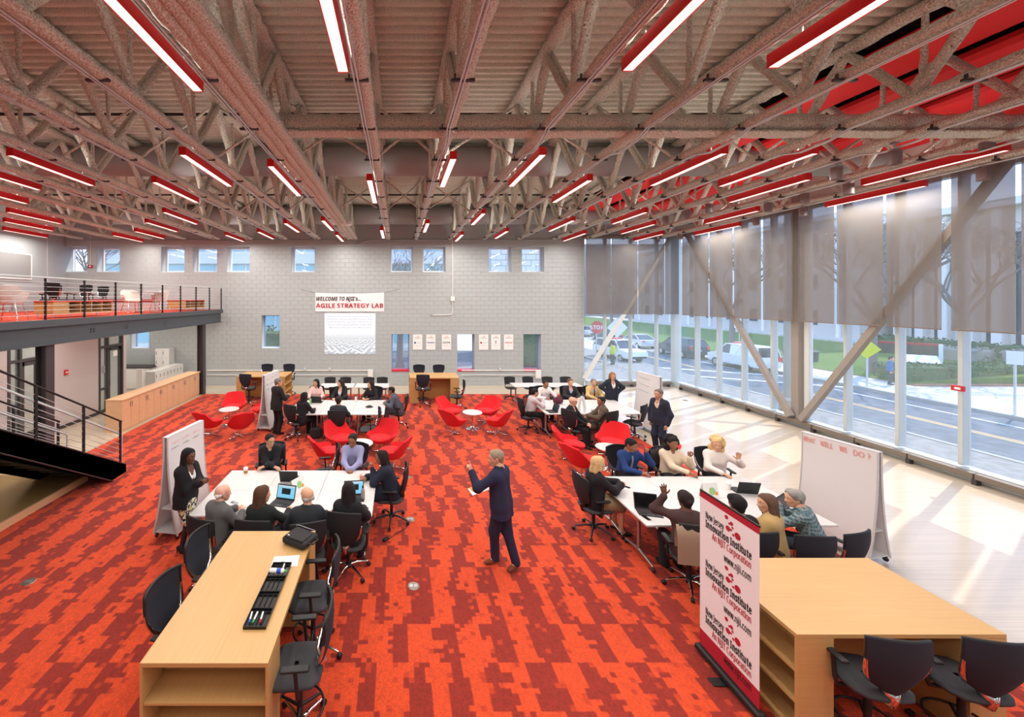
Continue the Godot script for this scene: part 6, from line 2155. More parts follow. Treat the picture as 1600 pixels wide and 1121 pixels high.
func build_small_things() -> void:
	var m := mat("screen_blue", c8(120, 190, 220), 0.3)
	m.emission_enabled = true
	m.emission = c8(110, 190, 230)
	m.emission_energy_multiplier = 0.5
	mat("screen_dark", c8(30, 44, 48), 0.2)
	mat("screen_off", c8(18, 19, 22), 0.15)
	mat("folder_blue", c8(96, 150, 196), 0.6)
	mat("card_green", c8(160, 200, 130), 0.7)
	mat("card_orange", c8(236, 140, 60), 0.7)
	mat("bottle_grey", c8(150, 140, 142), 0.2)
	mat("bottle_green", c8(120, 190, 120), 0.3)
	mat("maroon", c8(86, 24, 44), 0.8)
	mat("bag_black", c8(40, 38, 40), 0.85)
	mat("fur", c8(150, 126, 106), 1.0)
	mat("marker_blue", c8(50, 80, 190), 0.5)
	mat("marker_green", c8(60, 170, 80), 0.5)
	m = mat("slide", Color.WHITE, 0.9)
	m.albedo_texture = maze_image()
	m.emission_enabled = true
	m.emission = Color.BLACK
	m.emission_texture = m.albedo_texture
	m.emission_energy_multiplier = 0.22  # glow put into the wall patch for the projector beam
	# back wall: banner, slide, posters
	var zz := -BACK + 0.02
	var wb := thing("wall_banner", "white banner with black and red welcome lettering on the back wall", "banner", Vector3(-2.283, 3.94, zz))
	var rows := []
	for i in 6:
		var line := []
		for k in 25:
			var u := k / 24.0
			var v := i / 5.0
			line.append(Vector3(-1.625 + 3.25 * u, -0.45 + 0.9 * v - 0.05 * sin(u * PI) * v, 0.006 + 0.012 * sin(u * 19.0 + v * 3.0) * (1.0 - v)))
		rows.append(line)
	put("cloth", mb().shell(rows, 0.003).mesh(), M.banner_cloth, wb)
	letters("lettering", "WELCOME TO NJII's...", 0.19, M.ink_black, wb, Vector3(-1.59, 0.155, 0.025), 0, true, 1, 2.15, false, true)
	letters("lettering", "AGILE STRATEGY LAB", 0.205, M.ink_red, wb, Vector3(-1.59, -0.17, 0.025), 0, true, 1, 3.17)
	for s in [-1, 1]: put("cord", mb().tube([Vector3(s * 1.62, 0.44, 0.01), Vector3(s * 2.35, 0.62, 0.0)], [0.006], 5).mesh(), M.ink_grey, wb)
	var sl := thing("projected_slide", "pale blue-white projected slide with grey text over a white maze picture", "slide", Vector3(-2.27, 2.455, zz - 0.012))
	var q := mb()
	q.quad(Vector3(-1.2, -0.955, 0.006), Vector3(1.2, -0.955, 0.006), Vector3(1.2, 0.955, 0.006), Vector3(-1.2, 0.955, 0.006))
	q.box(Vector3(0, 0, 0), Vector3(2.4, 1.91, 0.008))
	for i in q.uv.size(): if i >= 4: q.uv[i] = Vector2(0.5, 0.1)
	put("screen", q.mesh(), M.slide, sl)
	var tx := ["Imagine a world of fully connected healthcare", "information that includes NJII products. What", "would the patient experience look like in this", "future? What value proposition would allow", "NJII to be a vital part of it? What Project"]
	for k in 5: letters("lettering", tx[k], 0.06, M.ink_pale, sl, Vector3(0, 0.81 - 0.132 * k, 0.009), 0, true, 0, [2.2, 2.2, 2.15, 2.1, 2.0][k])
	var px := [652.5, 673.0, 697.5, 755.5, 774.5, 794.5]
	var marks := ["", "Panasonic", "AZCOM", "", "T", "cisco"]
	var descr := ["first poster right of the leftmost red-silled window, with small round mark", "poster with blue lettering, second right of the leftmost red-silled window", "poster with bold black lettering, just left of the middle red-silled window", "poster with red dot, just right of the middle red-silled window", "poster with a black letter mark, middle of the right three", "poster with red lettering, nearest the rightmost red-silled window"]
	for k in 6:
		var o := thing("wall_poster", "white " + descr[k], "poster", Vector3((px[k] - 622) * BACK / 625, 2.05, zz), 0, "white posters on the back wall")
		bx("sheet", Vector3.ZERO, Vector3(0.44, 0.72, 0.006), M.paper, o, 0.0)
		bx("heading", Vector3(0, 0.2, 0.004), Vector3(0.28, 0.02, 0.002), M.ink_grey, o, 0.0)
		bx("heading", Vector3(0.02, 0.27, 0.004), Vector3(0.1, 0.03, 0.002), M.ink_pink, o, 0.0)
		bx("caption", Vector3(0, -0.17, 0.004), Vector3(0.22, 0.012, 0.002), M.ink_pale, o, 0.0)
		if marks[k]: letters("lettering", marks[k], 0.13 if k == 4 else 0.075, [M.ink_black, M.ink_blue, M.ink_black, M.ink_black, M.ink_black, M.ink_red][k], o, Vector3(0, -0.02, 0.004), 0, true, 0, 0.0 if k == 4 else 0.34)
		else:
			var dm := mb()
			dm.T = Transform3D(Basis(Vector3.RIGHT, PI / 2), Vector3(-0.12, -0.03, 0.003))
			dm.cyl(Vector3.ZERO, 0.045, 0.003, 14)
			put("mark", dm.mesh(), M.ink_blue if k == 0 else M.ink_red, o)
			bx("caption", Vector3(0.06, -0.03, 0.004), Vector3(0.2, 0.02, 0.002), M.ink_pale, o, 0.0)
	# writing on the rolling boards
	var boards := []
	for c in get_children():
		if String(c.name).begins_with("rolling_whiteboard"): boards.append(c)
	var w4: Node3D = boards[3]
	var k := 0
	for t in ["WHAT", "WILL", "WE", "DO ?"]:
		letters("lettering", t, 0.085, M.ink_pink, w4, Vector3(-0.048, 1.62, [-0.38, -0.14, 0.08, 0.3][k]), -90, false, 0, [0.17, 0.17, 0.1, 0.2][k])
		k += 1
	for r in [[0, 0.05, 1.6, 0.3], [0, 0.05, 1.5, 0.22], [1, 0.05, 1.6, 0.3], [1, 0.05, 1.42, 0.34], [1, 0.05, 1.28, 0.2]]:
		var b: Node3D = boards[r[0]]
		for j in 3:
			var pts := []
			for i in 16: pts.append(Vector3(r[1] + 0.004 + 0.012 * clampf(1.6 - r[2], 0, 1), r[2] + R.randf_range(-0.015, 0.015), 0.4 - j * 0.28 - i * 0.012))
			put("scribble", mb().tube(pts, [0.003], 4).mesh(), M.ink_pink if r[2] > 1.55 else M.ink_grey, b)
	for i in 3:
		put("scribble", mb().tube([Vector3(-0.06 - 0.012 * i, 1.6 - 0.2 * i, -0.38), Vector3(-0.06 - 0.012 * i, 1.57 - 0.2 * i, -0.1), Vector3(-0.06 - 0.012 * i, 1.56 - 0.2 * i, 0.1)], [0.004], 4).mesh(), M.ink_grey, boards[2])
	# laptops and papers
	laptop("open laptop with lit blue screen before the brown-haired woman, front left block", 440, 788, -14, M.screen_blue)
	laptop("open black laptop seen from behind beside the paper tent, front left block", 455, 750, 178, M.screen_off)
	laptop("open laptop with lit screen beside the grey bottle, front left block", 553, 781, 6, M.screen_blue)
	laptop("open black laptop with dark screen at the near left corner, front right block", 1014, 803, -14, M.screen_off)
	laptop("open black laptop in front of the curly blonde woman in white", 1160, 768, 172, M.screen_off)
	laptop("open laptop in front of the man in the plaid shirt", 1243, 806, 30, M.screen_dark)
	laptop("black laptop before the woman in pink, rear left block", 496, 629, 175, M.screen_off)
	laptop("open laptop before the man in the pale lilac shirt, rear right block", 861, 644, -85, M.screen_dark)
	for p in [["beside the woman with folded arms", 415, 753, 20], ["at the far middle of the front left block", 484, 750, -12], ["in front of the balding man", 497, 789, 8], ["under the white-haired man's hands", 375, 797, 25], ["near the striped tie", 991, 759, 25], ["second sheet near the striped tie", 1012, 758, -30], ["before the woman in the cream top", 1062, 757, -20], ["on the right end behind the curly blonde woman's laptop", 1196, 771, 40], ["in front of the laptop of the plaid shirt", 1220, 800, -30], ["near the phone on the rear left block", 560, 645, 15], ["on the rear left block by the laptop", 516, 630, -10], ["at the near right of the rear right block", 968, 646, 10]]:
		paper("white paper sheet " + p[0], p[1], p[2], p[3])
	paper("white sheet with a small coloured ring on the left maple counter", 446, 878, 5, 1.014, 0.3, 0.2)
	var ring := mb()
	var rp := []
	for i in 17: rp.append(Vector3(cos(TAU * i / 16.0) * 0.025, 0.004, sin(TAU * i / 16.0) * 0.025))
	ring.tube(rp, [0.006], 5, false, Vector2(1, 0.3))
	var last: Node = get_child(get_child_count() - 1)
	put("printed_ring", ring.mesh(), M.marker_green, last, Vector3(-0.03, 0, 0.03))
	cup("white paper cup with brown sleeve at the far left of the front left block", 384, 741)
	cup("white paper cup beside the curly blonde woman's laptop", 1138, 766, false)
	bottle("grey bottle with black cap beside the navy blazer woman", 567, 781, M.bottle_grey)
	bottle("green bottle at the far left of the rear left block", 485, 632, M.bottle_green)
	bottle("clear bottle in the middle of the rear left block", 556, 629, M.paper)
	var fo := thing("folder", "blue folder under the paper cup on the front left block", "folder", G(376, 743, 0.731), 15)
	bx("cover", Vector3(0, 0.004, 0), Vector3(0.26, 0.008, 0.2), M.folder_blue, fo, 0.0)
	var bxp := thing("tissue_box", "small pinkish box beside the man in pale blue", "box", G(570, 747, 0.731), 5)
	bx("body", Vector3(0, 0.03, 0), Vector3(0.19, 0.06, 0.1), M.ink_pink, bxp, 0.006)
	bx("slot", Vector3(0, 0.0605, 0), Vector3(0.1, 0.003, 0.04), M.paper, bxp, 0.0)
	for t in [["white paper tent card with green and orange print, front left block", 464, 768, 60, 0.24], ["white tent card with a pie chart behind the roll-up banner", 1108, 778, 8, 0.26]]:
		var o := thing("tent_card", t[0], "card", G(t[1], t[2], 0.731), t[3])
		for s in [-1, 1]:
			var pn := put("face", mb().box(Vector3(0, t[4] / 2, 0), Vector3(0.28, t[4], 0.004)).mesh(), M.paper, o)
			pn.position = Vector3(0, 0.0, s * 0.07)
			pn.rotation.x = -s * atan(0.068 / t[4])
			var dd := mb()
			dd.T = Transform3D(Basis(Vector3.RIGHT, PI / 2 * s), Vector3(0.02, t[4] * 0.5, s * 0.002))
			dd.cyl(Vector3.ZERO, 0.06, 0.003, 16)
			put("chart", dd.mesh(), M.card_green, pn)
			bx("stripe", Vector3(0.09, t[4] * 0.35, s * 0.003), Vector3(0.05, 0.05, 0.002), M.card_orange, pn, 0.0)
	var ph := thing("conference_phone", "black conference phone on the rear left block", "phone", G(577, 637, 0.731))
	put("body", mb().lathe([Vector2(0.0001, 0), Vector2(0.13, 0.0), Vector2(0.13, 0.02), Vector2(0.06, 0.06), Vector2(0.0001, 0.065)], 6).mesh(), M.black, ph)
	put("keypad", mb().box(Vector3(0, 0.045, 0.07), Vector3(0.06, 0.01, 0.06), 0.003).mesh(), M.seat_grey, ph)
	for t in [["black phone by the near left laptop, front right block", 1010, 811, 10], ["phone by the papers of the blonde woman", 978, 762, 40], ["black phone at the near right of the rear left block", 595, 645, 30], ["black gadget with a wire near the grey bottle", 569, 795, 60], ["black device under the white-haired man's hands", 366, 787, 60]]:
		var o := thing("phone", t[0], "phone", G(t[1], t[2], 0.731), t[3])
		bx("body", Vector3(0, 0.006, 0), Vector3(0.08, 0.012, 0.15), M.black, o, 0.004)
		bx("screen", Vector3(0, 0.0125, 0), Vector3(0.07, 0.001, 0.13), M.screen_off, o, 0.0)
	for t in [["dark pen before the striped tie", 985, 757, M.ink_blue, 40], ["yellow pencil before the cream top", 1068, 757, M.card_orange, -60]]:
		var o := tag(put("pen", mb().tube([Vector3(-0.07, 0.006, 0), Vector3(0.06, 0.006, 0), Vector3(0.07, 0.006, 0)], [0.005, 0.005, 0.001], 8).mesh(), t[3], self, G(t[1], t[2], 0.731)), t[0], "pen")
		o.rotation.y = deg_to_rad(t[4])
	var mbag := thing("handbag", "maroon bag on the rear right block behind the laptop", "bag", G(872, 632, 0.731), 10)
	put("body", mb().ball(Vector3(0, 0.11, 0), 0.15, 14, Vector3(1.2, 0.75, 0.6)).mesh(), M.maroon, mbag)
	put("strap", mb().tube([Vector3(-0.12, 0.18, 0), Vector3(0, 0.27, 0.02), Vector3(0.12, 0.18, 0)], [0.01], 6).mesh(), M.maroon, mbag)
	var ar := thing("paper_arch", "white paper arch standing on the rear right block", "paper model", G(909, 646, 0.731), 20)
	var ap := []
	for i in 13:
		var an := PI * i / 12.0
		ap.append(Vector3(cos(an) * 0.11, 0.02 + sin(an) * 0.44, 0))
	put("arch", mb().tube(ap, [0.035], 8, true, Vector2(1.6, 0.35), 0.0, Vector3.FORWARD).mesh(), M.paper, ar)
	cup("white cup by the man in brown, rear right block", 926, 645)
	# left counter: bag, tray of pens
	var bg := thing("laptop_bag", "black laptop bag at the far end of the left maple counter", "bag", P(-1.24, 5.07, 1.015), -28)
	put("body", mb().box(Vector3(0, 0.05, 0), Vector3(0.38, 0.095, 0.3), 0.035).mesh(), M.bag_black, bg)
	put("pocket", mb().box(Vector3(0.0, 0.1, 0.03), Vector3(0.3, 0.03, 0.2), 0.014).mesh(), M.bag_black, bg)
	put("zip", mb().tube([Vector3(-0.16, 0.117, -0.1), Vector3(-0.14, 0.119, -0.12), Vector3(0.14, 0.119, -0.12), Vector3(0.16, 0.117, -0.1)], [0.004], 5).mesh(), M.alu, bg)
	put("handle", mb().tube([Vector3(0.17, 0.06, -0.06), Vector3(0.24, 0.07, -0.05), Vector3(0.25, 0.07, 0.05), Vector3(0.17, 0.06, 0.06)], [0.01], 6).mesh(), M.black, bg)
	bx("badge", Vector3(-0.1, 0.116, 0.1), Vector3(0.03, 0.004, 0.014), M.paper, bg, 0.001)
	var tr := thing("pen_tray", "long black tray of markers and pens in four sections on the left counter", "tray", P(-1.34, 4.185, 1.014), 0)
	var tm := mb()
	for s in 4:
		var z := -0.345 + 0.23 * s
		tm.box(Vector3(0, 0.003, z), Vector3(0.215, 0.006, 0.226))
		for e in [-1, 1]:
			tm.box(Vector3(e * 0.105, 0.015, z), Vector3(0.006, 0.03, 0.226), 0.002)
			tm.box(Vector3(0, 0.015, z + e * 0.11), Vector3(0.215, 0.03, 0.006), 0.002)
		for dv in [-0.05, 0.0, 0.05]: tm.box(Vector3(dv, 0.012, z), Vector3(0.004, 0.022, 0.15), 0.001)
		tm.box(Vector3(0, 0.012, z - 0.075), Vector3(0.2, 0.02, 0.004), 0.001)
	put("tray", tm.mesh(), M.black_gloss, tr)
	for t in [["blue marker in the nearest tray section", -0.08, 0.33, "marker_blue"], ["green marker in the nearest tray section", -0.035, 0.33, "marker_green"], ["red marker in the nearest tray section", 0.025, 0.33, "ink_red"], ["white marker in the farthest tray section", 0.03, -0.38, "paper"]]:
		var o := thing("marker_pen", t[0], "marker", Vector3(-1.34 + t[1], 1.03, -4.185 + t[2]), R.randf_range(-8, 8), "")
		put("barrel", mb().tube([Vector3(0, 0.002, -0.06), Vector3(0, 0.002, 0.035)], [0.008], 8).mesh(), M.paper, o)
		put("cap", mb().tube([Vector3(0, 0.002, 0.035), Vector3(0, 0.002, 0.07)], [0.0092, 0.008], 8).mesh(), M[t[3]], o)
	var sp := thing("spray_bottle", "white and blue cleaner bottle lying across the farthest tray section", "bottle", Vector3(-1.34, 1.065, -4.46), 86)
	put("body", mb().tube([Vector3(0, 0, -0.09), Vector3(0, 0, -0.08), Vector3(0, 0, 0.06), Vector3(0, 0, 0.075)], [0.02, 0.026, 0.026, 0.012], 12).mesh(), M.paper, sp)
	put("band", mb().tube([Vector3(0, 0, -0.01), Vector3(0, 0, 0.04)], [0.027], 12).mesh(), M.marker_blue, sp)
	put("cap", mb().tube([Vector3(0, 0, 0.07), Vector3(0, 0, 0.1)], [0.013], 10).mesh(), M.marker_green, sp)
	# coats on chairs, bags on the floor
	var coat := func(label: String, x: float, d: float, turn: float, mm: Material, sh := 0.97) -> void:
		var o := thing("draped_coat", label, "coat", P(x, d, 0.0), turn)
		var rr := []
		for i in 9:
			var v := i / 8.0 * 2.0 - 1.0
			var line := []
			for kk in 11:
				var u := kk / 5.0 - 1.0
				var z := -0.28 + 0.045 * v / maxf(absf(v), 0.3) * minf(absf(v) * 4.0, 1.0)
				var y := sh + 0.06 - absf(v) * (0.5 if v < 0 else 0.32) - 0.03 * u * u
				line.append(Vector3(u * 0.27, y, z + 0.05 * u * u + 0.008 * sin(u * 14.0)))
			rr.append(line)
		put("cloth", mb().shell(rr, 0.02).mesh(), mm, o)
	coat.call("black coat draped over the chair of the woman with glasses", -2.62, 8.28, 15, M.bag_black)
	coat.call("brown fur wrap draped over a chair back beside the roll-up banner", 4.12, 5.66, 170, M.fur)
	coat.call("black coat draped behind the woman in the cream top", 5.45, 8.0, 0, M.bag_black)
	var fb := thing("handbag", "black handbag on the carpet under the rear left block", "bag", P(-2.42, 11.7, 0.013), 20)
	put("body", mb().box(Vector3(0, 0.16, 0), Vector3(0.36, 0.31, 0.16), 0.06).mesh(), M.bag_black, fb)
	put("strap", mb().tube([Vector3(-0.1, 0.3, 0), Vector3(0, 0.42, 0), Vector3(0.1, 0.3, 0)], [0.01], 6).mesh(), M.black, fb)
	# floor outlets
	var fd := [[646, 918, "nearest, in the open middle carpet"], [641, 813, "with a cable, beside the front left block"], [637, 747, "beyond the navy blazer woman"], [637, 702, "right of the red lounge chairs"], [45, 911, "at the left edge of the carpet"], [319, 698, "right of the left whiteboard"], [1071, 626, "on the wood floor near the corner glass"]]
	for f in fd:
		var o := thing("floor_outlet", "round metal floor outlet " + f[2], "floor outlet", G(f[0], f[1]) + Vector3(0, 0.012, 0), 0, "round metal floor outlets")
		put("cover", mb().lathe([Vector2(0.085, 0), Vector2(0.085, 0.004), Vector2(0.078, 0.009), Vector2(0.0001, 0.009)], 22).mesh(), M.brass_disc, o)
		for s in [-1, 1]: bx("flap", Vector3(s * 0.03, 0.011, 0), Vector3(0.045, 0.004, 0.06), M.alu, o, 0.001)
	var cb := thing("power_cable", "thin black cable from a floor outlet to a small adapter", "cable", G(641, 813) + Vector3(0, 0.022, 0))
	var a := G(641, 813)
	var pts := []
	for pp in [[641, 815], [634, 828], [622, 834], [611, 842], [603, 846]]: pts.append(G(pp[0], pp[1]) - a)
	put("wire", mb().tube(pts, [0.005], 6).mesh(), M.black, cb)
	put("adapter", mb().box(G(603, 846) - a + Vector3(0, 0.012, 0), Vector3(0.06, 0.035, 0.12), 0.008, Basis(Vector3.UP, -0.8)).mesh(), M.black, cb)
	# papers held by the walking man
	var pf := thing("paper_sheet", "white and yellow papers in the walking man's hand", "paper", P(1.27, 6.28, 1.11), 10)
	var pm := put("sheet", mb().box(Vector3.ZERO, Vector3(0.3, 0.003, 0.22)).mesh(), M.paper, pf)
	pm.rotation.z = 0.25
	var p2 := put("yellow_sheet", mb().box(Vector3(-0.02, 0.008, -0.05), Vector3(0.2, 0.003, 0.14)).mesh(), M.card_orange, pf)
	p2.rotation.z = 0.3
	# projectors under the joists
	var pj := [[729, 343, "middle"], [541, 349, "left, under the double girder"], [907, 342, "right"]]
	for p in pj:
		var o := thing("projector", "white ceiling projector, %s of three near the back wall" % p[2], "projector", W(p[0], p[1], 15.0) if p[0] != 907 else P(7.3, 16.0, 7.2))
		bx("body", Vector3.ZERO, Vector3(0.42, 0.14, 0.36), M.white_plain, o, 0.03)
		put("lens", mb().tube([Vector3(0.08, 0, -0.17), Vector3(0.08, 0, -0.22)], [0.05], 12).mesh(), M.black, o)
		put("mount", mb().tube([Vector3(0, 0.06, 0), Vector3(0, 0.5, 0)], [0.03], 8).mesh(), M.white_plain, o)

# ------------------------------------------------------------------ the street outside, a metre below the hall's floor
const K := 1.24

func S(x: float, d: float, y := 0.0) -> Vector3:
	return P(x * K, d * K, y * K - 0.984)

func ground(called: String, poly: PackedVector2Array, y: float, mt: Material, depth := 0.2) -> void:
	# outline in (x, depth)
	var m := mb()
	m.T = Transform3D(Basis(Vector3(1, 0, 0), Vector3(0, 0, -1), Vector3(0, 1, 0)), Vector3(0, y * K - 0.984, 0))
	var pk := PackedVector2Array()
	for p in poly: pk.append(p * K)
	m.prism(pk, -depth, 0.0)
	tag(put(called, m.mesh(), mt, self), "", "", "", "structure")

func rect(x0: float, x1: float, d0: float, d1: float) -> PackedVector2Array:
	return PackedVector2Array([Vector2(x0, d0), Vector2(x1, d0), Vector2(x1, d1), Vector2(x0, d1)])

func car(label: String, kind: String, paint: Material, at: Vector3, turn: float) -> Node3D:
	var o := thing("car" if kind != "van" else "van", label, "car" if kind != "van" else "van", at, turn)
	var W2 := 0.9
	var prof: Array = {
		"sedan": [[[-2.25, 0.35], [2.2, 0.3], [2.3, 0.5], [2.2, 0.72], [1.1, 0.9], [-1.5, 0.98], [-2.25, 0.9], [-2.32, 0.6]], [[1.15, 0.88], [0.35, 1.38], [-0.7, 1.42], [-1.65, 0.96]]],
		"suv": [[[-2.3, 0.4], [2.25, 0.38], [2.35, 0.6], [2.25, 0.95], [1.2, 1.08], [-2.2, 1.12], [-2.35, 0.7]], [[1.2, 1.06], [0.5, 1.66], [-1.8, 1.7], [-2.25, 1.1]]],
		"van": [[[-2.2, 0.38], [2.1, 0.36], [2.25, 0.6], [2.1, 0.95], [1.35, 1.12], [-2.2, 1.12], [-2.25, 0.6]], [[1.4, 1.1], [0.6, 1.75], [-2.1, 1.82], [-2.2, 1.1]]]}[kind]
	var turnz := Transform3D(Basis(Vector3(0, 0, 1), Vector3(0, 1, 0), Vector3(-1, 0, 0)), Vector3.ZERO)
	var lower := PackedVector2Array()
	for p in prof[0]: lower.append(Vector2(p[0], p[1]))
	var b := mb()
	b.T = turnz
	b.prism(lower, -W2 + 0.06, W2 - 0.06)
	var inner: Array = Geometry2D.offset_polygon(lower, -0.05)
	for s in [-1, 1]:
		var z0: float = s * (W2 - 0.061)
		var z1: float = s * W2
		b.prism(inner[0], minf(z0, z1), maxf(z0, z1))
	put("body", b.mesh(), paint, o)
	var up: Array = prof[1]
	var gh := mb()
	gh.T = turnz
	var w0 := 0.84
	var w1 := 0.66
	var L := []
	for s in [-1, 1]:
		L.append([Vector3(up[0][0], up[0][1], s * w0), Vector3(up[1][0], up[1][1], s * w1), Vector3(up[2][0], up[2][1], s * w1), Vector3(up[3][0], up[3][1], s * w0)])
	var wall := kind == "van"
	gh.quad(L[0][0], L[0][3], L[0][2], L[0][1]) if not wall else gh.quad(L[0][0], L[0][0].lerp(L[0][3], 0.36), L[0][1].lerp(L[0][2], 0.16), L[0][1])
	gh.quad(L[1][3], L[1][0], L[1][1], L[1][2]) if not wall else gh.quad(L[1][0].lerp(L[1][3], 0.36), L[1][0], L[1][1], L[1][1].lerp(L[1][2], 0.16))
	gh.quad(L[1][0], L[0][0], L[0][1], L[1][1])
	gh.quad(L[0][3], L[1][3], L[1][2], L[0][2])
	put("windows", gh.mesh(), M.glass_dark, o)
	var rf := mb()
	rf.T = turnz
	rf.box(Vector3((up[1][0] + up[2][0]) / 2, (up[1][1] + up[2][1]) / 2 + 0.01, 0), Vector3(up[1][0] - up[2][0] + 0.16, 0.05, 2 * w1 + 0.06), 0.02)
	for s in [0, 1]:
		for e in [[0, 1], [3, 2]]: rf.tube([L[s][e[0]], L[s][e[1]]], [0.045], 6)
		rf.tube([L[s][0].lerp(L[s][3], 0.5), L[s][1].lerp(L[s][2], 0.5)], [0.035], 6)
	if wall:
		for s in [0, 1]:
			var A: Vector3 = L[s][0].lerp(L[s][3], 0.36); var B: Vector3 = L[s][3]; var C: Vector3 = L[s][2]; var D: Vector3 = L[s][1].lerp(L[s][2], 0.16)
			if s == 1: rf.quad(B, A, D, C)
			else: rf.quad(A, B, C, D)
		for s in [0, 1]: rf.quad(L[s][3].lerp(L[1 - s][3], 0.0), L[s][3].lerp(L[1 - s][3], 0.14), L[s][2].lerp(L[1 - s][2], 0.14), L[s][2])
	put("roof", rf.mesh(), paint, o)
	for s in [-1, 1]:
		for z in [-1.4, 1.38]:
			var wm := mb()
			wm.T = Transform3D(Basis(Vector3.FORWARD, PI / 2), Vector3(s * 0.8 - 0.11, 0.33, z))
			wm.lathe([Vector2(0.0001, 0.02), Vector2(0.2, 0.02), Vector2(0.22, 0.0), Vector2(0.31, 0.0), Vector2(0.33, 0.02), Vector2(0.33, 0.2), Vector2(0.31, 0.22), Vector2(0.22, 0.22), Vector2(0.2, 0.2), Vector2(0.0001, 0.2)], 18)
			var w := put("wheel", wm.mesh(), M.tyre, o)
			var hm := mb()
			hm.T = Transform3D(Basis(Vector3.FORWARD, PI / 2), Vector3(s * 0.9 - 0.01, 0.33, z))
			hm.cyl(Vector3.ZERO, 0.2, 0.02, 14)
			put("hub", hm.mesh(), M.alu, w)
		bx("tail_light", Vector3(s * 0.72, 0.86 if kind == "sedan" else 1.0, -2.28), Vector3(0.26, 0.14 if kind == "sedan" else 0.3, 0.1), M.tail_red, o, 0.02)
		bx("head_light", Vector3(s * 0.68, 0.68 if kind == "sedan" else 0.85, 2.22), Vector3(0.3, 0.13, 0.12), M.paper, o, 0.03)
		bx("mirror", Vector3(s * 0.98, 1.0 if kind == "sedan" else 1.15, 0.85), Vector3(0.16, 0.12, 0.08), paint, o, 0.03)
	bx("bumper", Vector3(0, 0.48, 2.3), Vector3(1.5, 0.16, 0.08), M.black, o, 0.02)
	bx("number_plate", Vector3(0, 0.72, -2.33), Vector3(0.3, 0.15, 0.02), M.paper, o, 0.0)
	return o

func branch(m: Mb, a: Vector3, dir: Vector3, ln: float, r: float, n: int) -> void:
	var mid := a + dir * ln * 0.5 + Vector3(R.randf_range(-1, 1), 0, R.randf_range(-1, 1)) * ln * 0.05
	var b := a + dir * ln
	m.tube([a, mid, b], [r, r * 0.85, r * 0.65], 7 if n > 3 else (5 if n > 1 else 3), false)
	if n == 0: return
	for k in (3 if n > 1 else 4):
		var an := TAU * (k + R.randf()) / 3.0
		var side := Vector3(cos(an), 0, sin(an))
		var nd := (dir * 0.75 + side * R.randf_range(0.45, 0.8) + Vector3(0, 0.2, 0)).normalized()
		branch(m, a.lerp(b, R.randf_range(0.7, 1.0)), nd, ln * R.randf_range(0.6, 0.78), r * 0.58, n - 1)

func tree(label: String, at: Vector3, h: float, r: float) -> void:
	var o := thing("bare_tree", label, "tree", at, 0, "bare street trees")
	o.scale = Vector3.ONE * K
	put("trunk", mb().tube([Vector3(0, -0.1, 0), Vector3(0, 0.3, 0), Vector3(0.05, h * 0.3, 0)], [r * 1.5, r, r * 0.8], 10).mesh(), M.bark, o)
	var m := mb()
	for k in 4:
		var an := TAU * k / 4.0 + R.randf()
		branch(m, Vector3(0.05, h * 0.3, 0), (Vector3(cos(an), 1.7, sin(an))).normalized(), h * 0.24, r * 0.6, 5)
	put("branches", m.mesh(), M.bark, o)

func leafy(called: String, label: String, cat: String, at: Vector3, size: Vector3, mt: Material, count: int, leaf := 0.12) -> void:
	var o := thing(called, label, cat, at)
	o.scale = Vector3.ONE * K
	var m := mb()
	var core := mb().box(Vector3(0, size.y * 0.45, 0), size * Vector3(0.9, 0.86, 0.86), 0.1)
	m.add(core)
	for k in count:
		var p := Vector3(R.randf_range(-0.5, 0.5) * size.x, R.randf_range(0.08, 1.0) * size.y, R.randf_range(-0.5, 0.5) * size.z)
		var d := Basis(Vector3(R.randf_range(-1, 1), R.randf_range(-1, 1), R.randf_range(-1, 1)).normalized(), R.randf() * TAU)
		var l := leaf * R.randf_range(0.6, 1.2)
		m.quad(p + d * Vector3(-l, 0, 0), p + d * Vector3(0, -l * 0.5, 0), p + d * Vector3(l, 0, 0), p + d * Vector3(0, l * 0.5, 0))
	put("foliage", m.mesh(), mt, o, Vector3.ZERO, "stuff")

func post_sign(called: String, label: String, at: Vector3, h: float, poly: PackedVector2Array, face: Material, turn := 0.0) -> Node3D:
	var o := thing(called, label, "sign", at, turn)
	o.scale = Vector3.ONE * K
	put("pole", mb().tube([Vector3(0, 0, 0), Vector3(0, h + 0.2, 0)], [0.035], 8).mesh(), M.conduit, o)
	put("plate", mb().prism(poly, 0.045, 0.06).mesh(), face, o, Vector3(0, h, 0))
	return o

func ngon(n: int, r: float, off := 0.0) -> PackedVector2Array:
	var p := PackedVector2Array()
	for k in n: p.append(Vector2(cos(TAU * (k + off) / n), sin(TAU * (k + off) / n)) * r)
	return p

